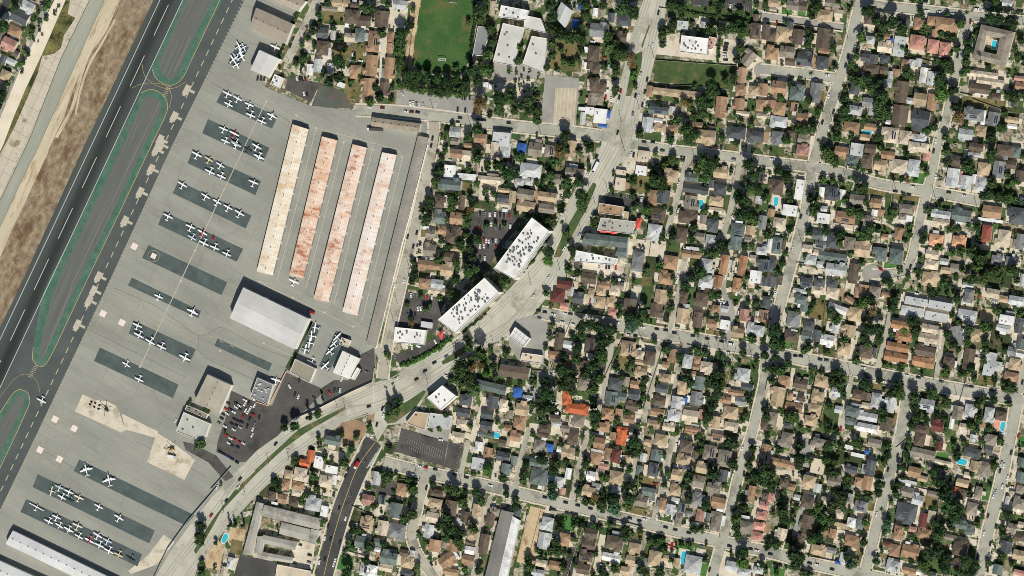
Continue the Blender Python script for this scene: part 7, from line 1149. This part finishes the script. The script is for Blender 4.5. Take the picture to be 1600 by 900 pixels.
def plane_proto(kind):
    nm = dict(h='high_wing_plane', l='low_wing_plane', t='twin_engine_plane', s='motor_glider', j='commuter_plane')[kind]
    root = empty(nm); A = APAINT['w']
    sc = dict(h=1, l=1, t=1.22, s=1.0, j=1.75)[kind]; z = 1.25*sc
    mb = MB()
    st = [(4.0, .12, z, 1), (3.8, .42, z, 1), (3.0, .56, z, 1), (1.9, .62, z+.1, 1.15), (.2, .64, z+.15, 1.2), (-1.2, .5, z+.12, 1.1), (-3.2, .24, z+.15, 1), (-4.1, .1, z+.2, 1)]
    if kind == 't' or kind == 'j': st = [(5.2, .1, z, 1), (4.7, .45, z, 1), (3.4, .66, z+.1, 1.1), (0, .7, z+.15, 1.1), (-2.2, .5, z+.15, 1), (-4.6, .16, z+.25, 1)]
    if kind == 'j': st = [(x*1.55, r_*1.25, zz, f) for x, r_, zz, f in st]
    if kind == 's': st = [(3.2, .1, z, 1), (2.9, .32, z, 1), (1.5, .5, z+.1, 1.2), (-.5, .3, z+.1, 1), (-4.2, .13, z+.2, 1)]
    ring_body(mb, st); fu = mb.build('fuselage', A, root)
    wb = MB()
    if kind == 'h': wing(wb, .9, 1.6, .85, 1.1, 11, z+.82, z+.95)
    elif kind == 'l': wing(wb, .6, 1.9, .5, 1.2, 10.4, z-.3, z+.15)
    elif kind == 't': wing(wb, .3, 2.2, 0, 1.2, 12.5, z-.3, z+.2)
    elif kind == 's': wing(wb, .4, 1.2, .3, .6, 19, z+.2, z+.6)
    else: wing(wb, .8, 2.6, -.6, 1.2, 15.6, z-.4, z+.3)
    wb.build('wing', A, root)
    tb_ = MB(); xt = st[-1][0]
    wing(tb_, xt+.5, 1.0, xt+.35, .7, 3.5*(1.6 if kind == 'j' else 1.15 if kind == 't' else 1), z+.25, z+.27, .08); tb_.build('tailplane', A, root)
    fb = MB(); H_ = 1.5*(1.6 if kind == 'j' else 1.2 if kind == 't' else 1)
    P = [(xt+1.1, .05, z+.2), (xt-.1, .05, z+.2), (xt-.25, .03, z+.2+H_), (xt+.35, .03, z+.2+H_)]; fb.mesh(P+[(p[0], -p[1], p[2]) for p in P], [(0, 1, 2, 3), (7, 6, 5, 4), (3, 2, 6, 7), (0, 3, 7, 4), (1, 5, 6, 2)]); fb.build('tail_fin', A, root)
    gb = MB(); zt = z+.52
    if kind in 'hl': ring_body(gb, [(2.35, .2, z+.42, 1), (1.9, .5, z+.42, .85), (.9, .56, z+.45, .8), (.1, .4, z+.42, .7)] if kind == 'l' else [(2.45, .3, z+.35, .7), (2.0, .52, z+.42, .75), (1.55, .55, z+.45, .7)])
    elif kind == 's': ring_body(gb, [(2.4, .15, z+.3, 1), (1.7, .42, z+.35, 1), (.8, .3, z+.4, 1)])
    else: xx = st[1][0]; ring_body(gb, [(xx-.2, .25, z+.3, .8), (xx-.9, .55, z+.4, .9), (xx-1.4, .5, z+.5, .8)])
    gb.build('windscreen', M_glass, root)
    if kind in 'hls': prop(root, st[0][0]+.05, 0, z, .95)
    else:
        ys = 1.75 if kind == 't' else 2.9
        for s in (-1, 1):
            nb_ = MB(); k_ = 1 if kind == 't' else 1.4; ring_body(nb_, [(x_*k_+.6, r_*k_, z-.1, 1) for x_, r_ in ((1.5, .12), (1.3, .36), (.4, .42), (-1.4, .2))])
            nb_.v = [(p[0], p[1]+s*ys, p[2]) for p in nb_.v]; nb_.build('engine', A, root); prop(root, 2.1*k_+.3, s*ys, z-.1, .9*k_)
    for (x, y) in ((2.9, 0), (.2, -1.1), (.2, 1.1)):
        w_ = MB(); w_.tube((x, y-.1, .3), (x, y+.1, .3), .28, .28, 9); w_.tube((x, y, .35), (x, y*.6, z-.3), .06, .06, 5); w_.build('wheel', M_black, root)
    return root
PROTO = {}
PCAT = dict(h='high-wing plane', l='low-wing plane', t='twin-engined plane', s='long winged glider', j='big twin propeller airliner')
PCOL = dict(w='white', r='red marked', b='pale blue', y='yellow', k='cream', g='grey', d='dark')
PAREA = [(390, 170, 'on the first tie-down strip'), (368, 220, 'on the second tie-down strip'), (340, 258, 'on the third tie-down strip'), (330, 315, 'on the fourth tie-down strip'), (318, 370, 'on the fifth tie-down strip'), (270, 475, 'on the strip beside the big hangar'), (245, 530, 'on the strip below the big hangar'), (208, 580, 'on the strip above the helicopter pad'), (376, 82, 'on the small strip by the white hangar'), (153, 742, 'on the strip below the pale pad'), (110, 775, 'on the next to last strip'), (160, 790, 'on the last but one strip, apart from its cluster'), (100, 818, 'on the southernmost strip'), (160, 848, 'on the east end of the southernmost strip'), (57, 792, 'on the west end of the southernmost strip'), (65, 625, 'taxiing beside the green island'), (459, 441, 'at the foot of the orange hangar row'), (485, 528, 'east of the biggest hangar'), (520, 545, 'beside the white airport workshop'), (430, 75, 'outside the northern white hangar'), (431, 595, 'by the terminal building'), (125, 580, 'x')]
for it in PLANES.replace('\n', ';').split(';'):
    t = it.split()
    if not t: continue
    x, y = float(t[0]), float(t[1]); hd, kind, col = t[2], t[3], t[4]
    # heading: image degrees clockwise from up
    hdg = 27 if hd == 'N' else 207 if hd == 'S' else float(hd)
    hdg += rnd.uniform(-5, 5)
    if kind not in PROTO: PROTO[kind] = o = plane_proto(kind)
    else: o = copy_tree(PROTO[kind])
    c = G(x, y, 1.5); o.location = (c.x, c.y, .13); o.rotation_euler = (0, 0, R(90-hdg))
    k = rnd.uniform(.86, 1.02); o.scale = (k, k, k)
    for ch in o.children:
        nmn = ch.name.split('.')[0]
        if nmn in ('fuselage', 'wing', 'tailplane', 'engine') and (nmn != 'fuselage' or col in 'ydk') and (col != 'r' or nmn != 'wing'):
            ch.material_slots[0].link = 'OBJECT'; ch.material_slots[0].material = APAINT[col]
        if nmn == 'fuselage' and col == 'r': ch.material_slots[0].link = 'OBJECT'; ch.material_slots[0].material = APAINT['r']
    tag(o, None, 'plane', 'small planes parked on the apron')
    want(o, PCOL[col], PCAT[kind], x, y, min(PAREA, key=lambda a: (a[0]-x)**2+(a[1]-y)**2)[2])
# helicopters
def heli(x, y, hdg, m, label):
    c = G(x, y, 1.5); root = empty('helicopter', (c.x, c.y, .14), R(90-hdg))
    b_ = MB(); ring_body(b_, [(3.0, .3, 1.6, 1), (2.4, .9, 1.7, 1.1), (.6, 1.15, 1.9, 1.15), (-1.4, .8, 2.0, 1), (-2.2, .35, 2.1, 1), (-7.5, .16, 2.4, 1)]); b_.build('fuselage', m, root)
    g2 = MB(); ring_body(g2, [(3.05, .2, 1.8, 1), (2.5, .8, 2.0, .9), (1.7, .95, 2.2, .8)]); g2.build('windscreen', M_glass, root)
    hb = MB(); hb.tube((0, 0, 2.8), (0, 0, 3.7), .18, .14); hb.build('rotor_mast', M_black, root)
    for k in range(4):
        rb_ = MB(); a = k*math.pi/2+.5; rb_.box((3.4*math.cos(a), 3.4*math.sin(a), 3.6), (6.6, .38, .06), a); rb_.build('rotor_blade', M_black, root)
    f = MB(); f.box((-7.3, 0, 2.2), (.9, .12, 1.7)); f.build('tail_fin', m, root)
    t_ = MB(); t_.box((-7.4, .25, 1.9), (.15, .06, 1.8)); t_.build('tail_rotor', M_black, root)
    for s in (-1, 1):
        k_ = MB(); k_.tube((-1.8, s*1.1, .15), (2.6, s*1.1, .15), .09, .09); k_.tube((1.2, s*1.1, .15), (1.2, s*.5, 1.3), .06, .06); k_.tube((-.8, s*1.1, .15), (-.8, s*.5, 1.3), .06, .06); k_.build('skid', M_metal, root)
    tag(root, label, 'helicopter', 'helicopters on the concrete pads')
heli(166, 640, 130, plain('helicopter green', (60,84,70), .4), 'dark green helicopter on the pale concrete pad with black tie-downs')
heli(268, 702, 75, plain('helicopter yellow', (220,180,60), .4), 'yellow helicopter on the concrete pad near the airport office')
for k, (x, y) in enumerate(((143, 628), (149, 630), (155.5, 633.5), (141, 632), (147.5, 636), (154, 639))):
    c = G(x, y); mb = MB(); mb.box((0, 0, 0), (2.2, 1.6, .5), -R(27)); mb.box((0, 0, .5), (1.2, 1.0, .4), -R(27), 0)
    o = mb.build('equipment_case', M_black, None, (c.x, c.y, .12)); tag(o, None, 'case', 'black cases on the concrete pad'); want(o, 'black', 'equipment case', x, y, 'on the pale pad beside the green helicopter')
# ================================================================ light poles
POLES = [(950,300),(976,236),(909,365),(875,422),(930,319),(830,445),(1022,91),(971,190),(999,170),(972,222),(752,525),(772,540),(711,552),(669,602),(621,475),(615,502),(527,637),(540,640),(1001,527),(1064,537),(1110,547),(1175,557),(1267,572),(1329,585),(1409,597),(1450,610),(1495,617),(1540,620),(1237,262),(1322,282),(1400,296),(1462,312),(1527,325),(1252,377),(1435,372),(572,722),(550,775),(452,718),(470,60),(455,110),(677,172),(650,735),(720,752),(1035,822),(1125,838),(970,806),(1275,878),(1400,800),(1170,730),(1600,40),(1325,60),(1300,190),(735,195),(845,210),(893,215),(1085,246),(1165,255),(1205,500),(662,335),(640,420),(606,570),(383,772),(350,800),(420,724)]
for i, (x, y) in enumerate(POLES):
    c = G(x, y); nr, p = near_road(x, y); t = G(*p)-c; a = math.atan2(t.y, t.x) if p is not None else 0
    if i == 0:
        root = empty('street_light'); mb = MB(); mb.tube((0, 0, 0), (0, 0, 10.5), .26, .18, 7); mb.build('pole', M_metal, root)
        mb = MB(); mb.tube((0, 0, 10.3), (2.4, 0, 10.8), .14, .1, 6); mb.build('arm', M_metal, root); mb = MB(); mb.box((2.5, 0, 10.7), (.9, .35, .18)); mb.build('lamp_head', M_unit, root); P0 = root
    else: root = copy_tree(P0)
    root.location = (c.x, c.y, .05); root.rotation_euler = (0, 0, a)
    tag(root, None, 'street light', 'street lights along the roads'); want(root, 'slim grey', 'street light', x, y)
# awnings, sails, goals
for k, (pts, col, lb) in enumerate((([(935, 357), (942, 354), (949, 364), (937, 363)], 'r', 'westernmost red pointed awning in front of the restaurant'), ([(945, 357), (953, 356), (957, 365), (948, 363)], 'r', 'middle red pointed awning in front of the restaurant'), ([(955, 360), (965, 359), (964, 366), (955, 366)], 'r', 'easternmost red pointed awning in front of the restaurant'), ([(995, 341), (1003, 341), (1000, 356), (993, 358)], 'r', 'red and white sail at the east end of the restaurant'), ([(684, 522), (694, 515), (690, 532)], 'r', 'red triangular shade sail by the southern office block'), ([(686, 511), (697, 519), (702, 526), (694, 516)], 'u', 'dark blue shade sail by the southern office block'))):
    P = [G(x, y, 4.2+(i % 2)*.8) for i, (x, y) in enumerate(pts)]
    c = sum(P, Vector())/len(P); root = empty('shade_sail', (c.x, c.y, 0)); mb = MB(); q = [p-Vector((c.x, c.y, 0)) for p in P]; top = Vector((0, 0, 5.6))
    for i in range(len(q)): mb.face([q[i], q[(i+1) % len(q)], top])
    mb.build('fabric', plain('sail '+lb, (214,76,70) if col == 'r' else (52,60,130), .8), root)
    for p in q: pb = MB(); pb.tube((p.x, p.y, 0), (p.x, p.y, p.z), .08, .08); pb.build('post', M_metal, root)
    tag(root, lb, 'shade sail', 'shade sails and awnings')
for x, y, lb in ((709, 4.5, 'white football goal at the north end of the green field'), (691, 91, 'white football goal at the south end of the green field')):
    c = G(x, y); root = empty('football_goal', (c.x, c.y, .12), R(-4)); mb = MB(); s = 1 if y > 50 else -1
    for a, b in (((-3.7, 0, 0), (-3.7, 0, 2.4)), ((3.7, 0, 0), (3.7, 0, 2.4)), ((-3.7, 0, 2.4), (3.7, 0, 2.4)), ((-3.7, -2.4*s, 0), (3.7, -2.4*s, 0)), ((-3.7, 0, 2.4), (-3.7, -2.4*s, 0)), ((3.7, 0, 2.4), (3.7, -2.4*s, 0))): mb.tube(a, b, .2, .2, 6)
    mb.build('goal_frame', M_white, root); nb_ = MB()
    for k in range(11): nb_.tube((-3.7+.74*k, 0, 2.4), (-3.7+.74*k, -2.4*s, 0), .06, .06, 4)
    nb_.build('net', M_white, root); tag(root, lb, 'football goal', 'football goals on the school field')
resolve_labels()
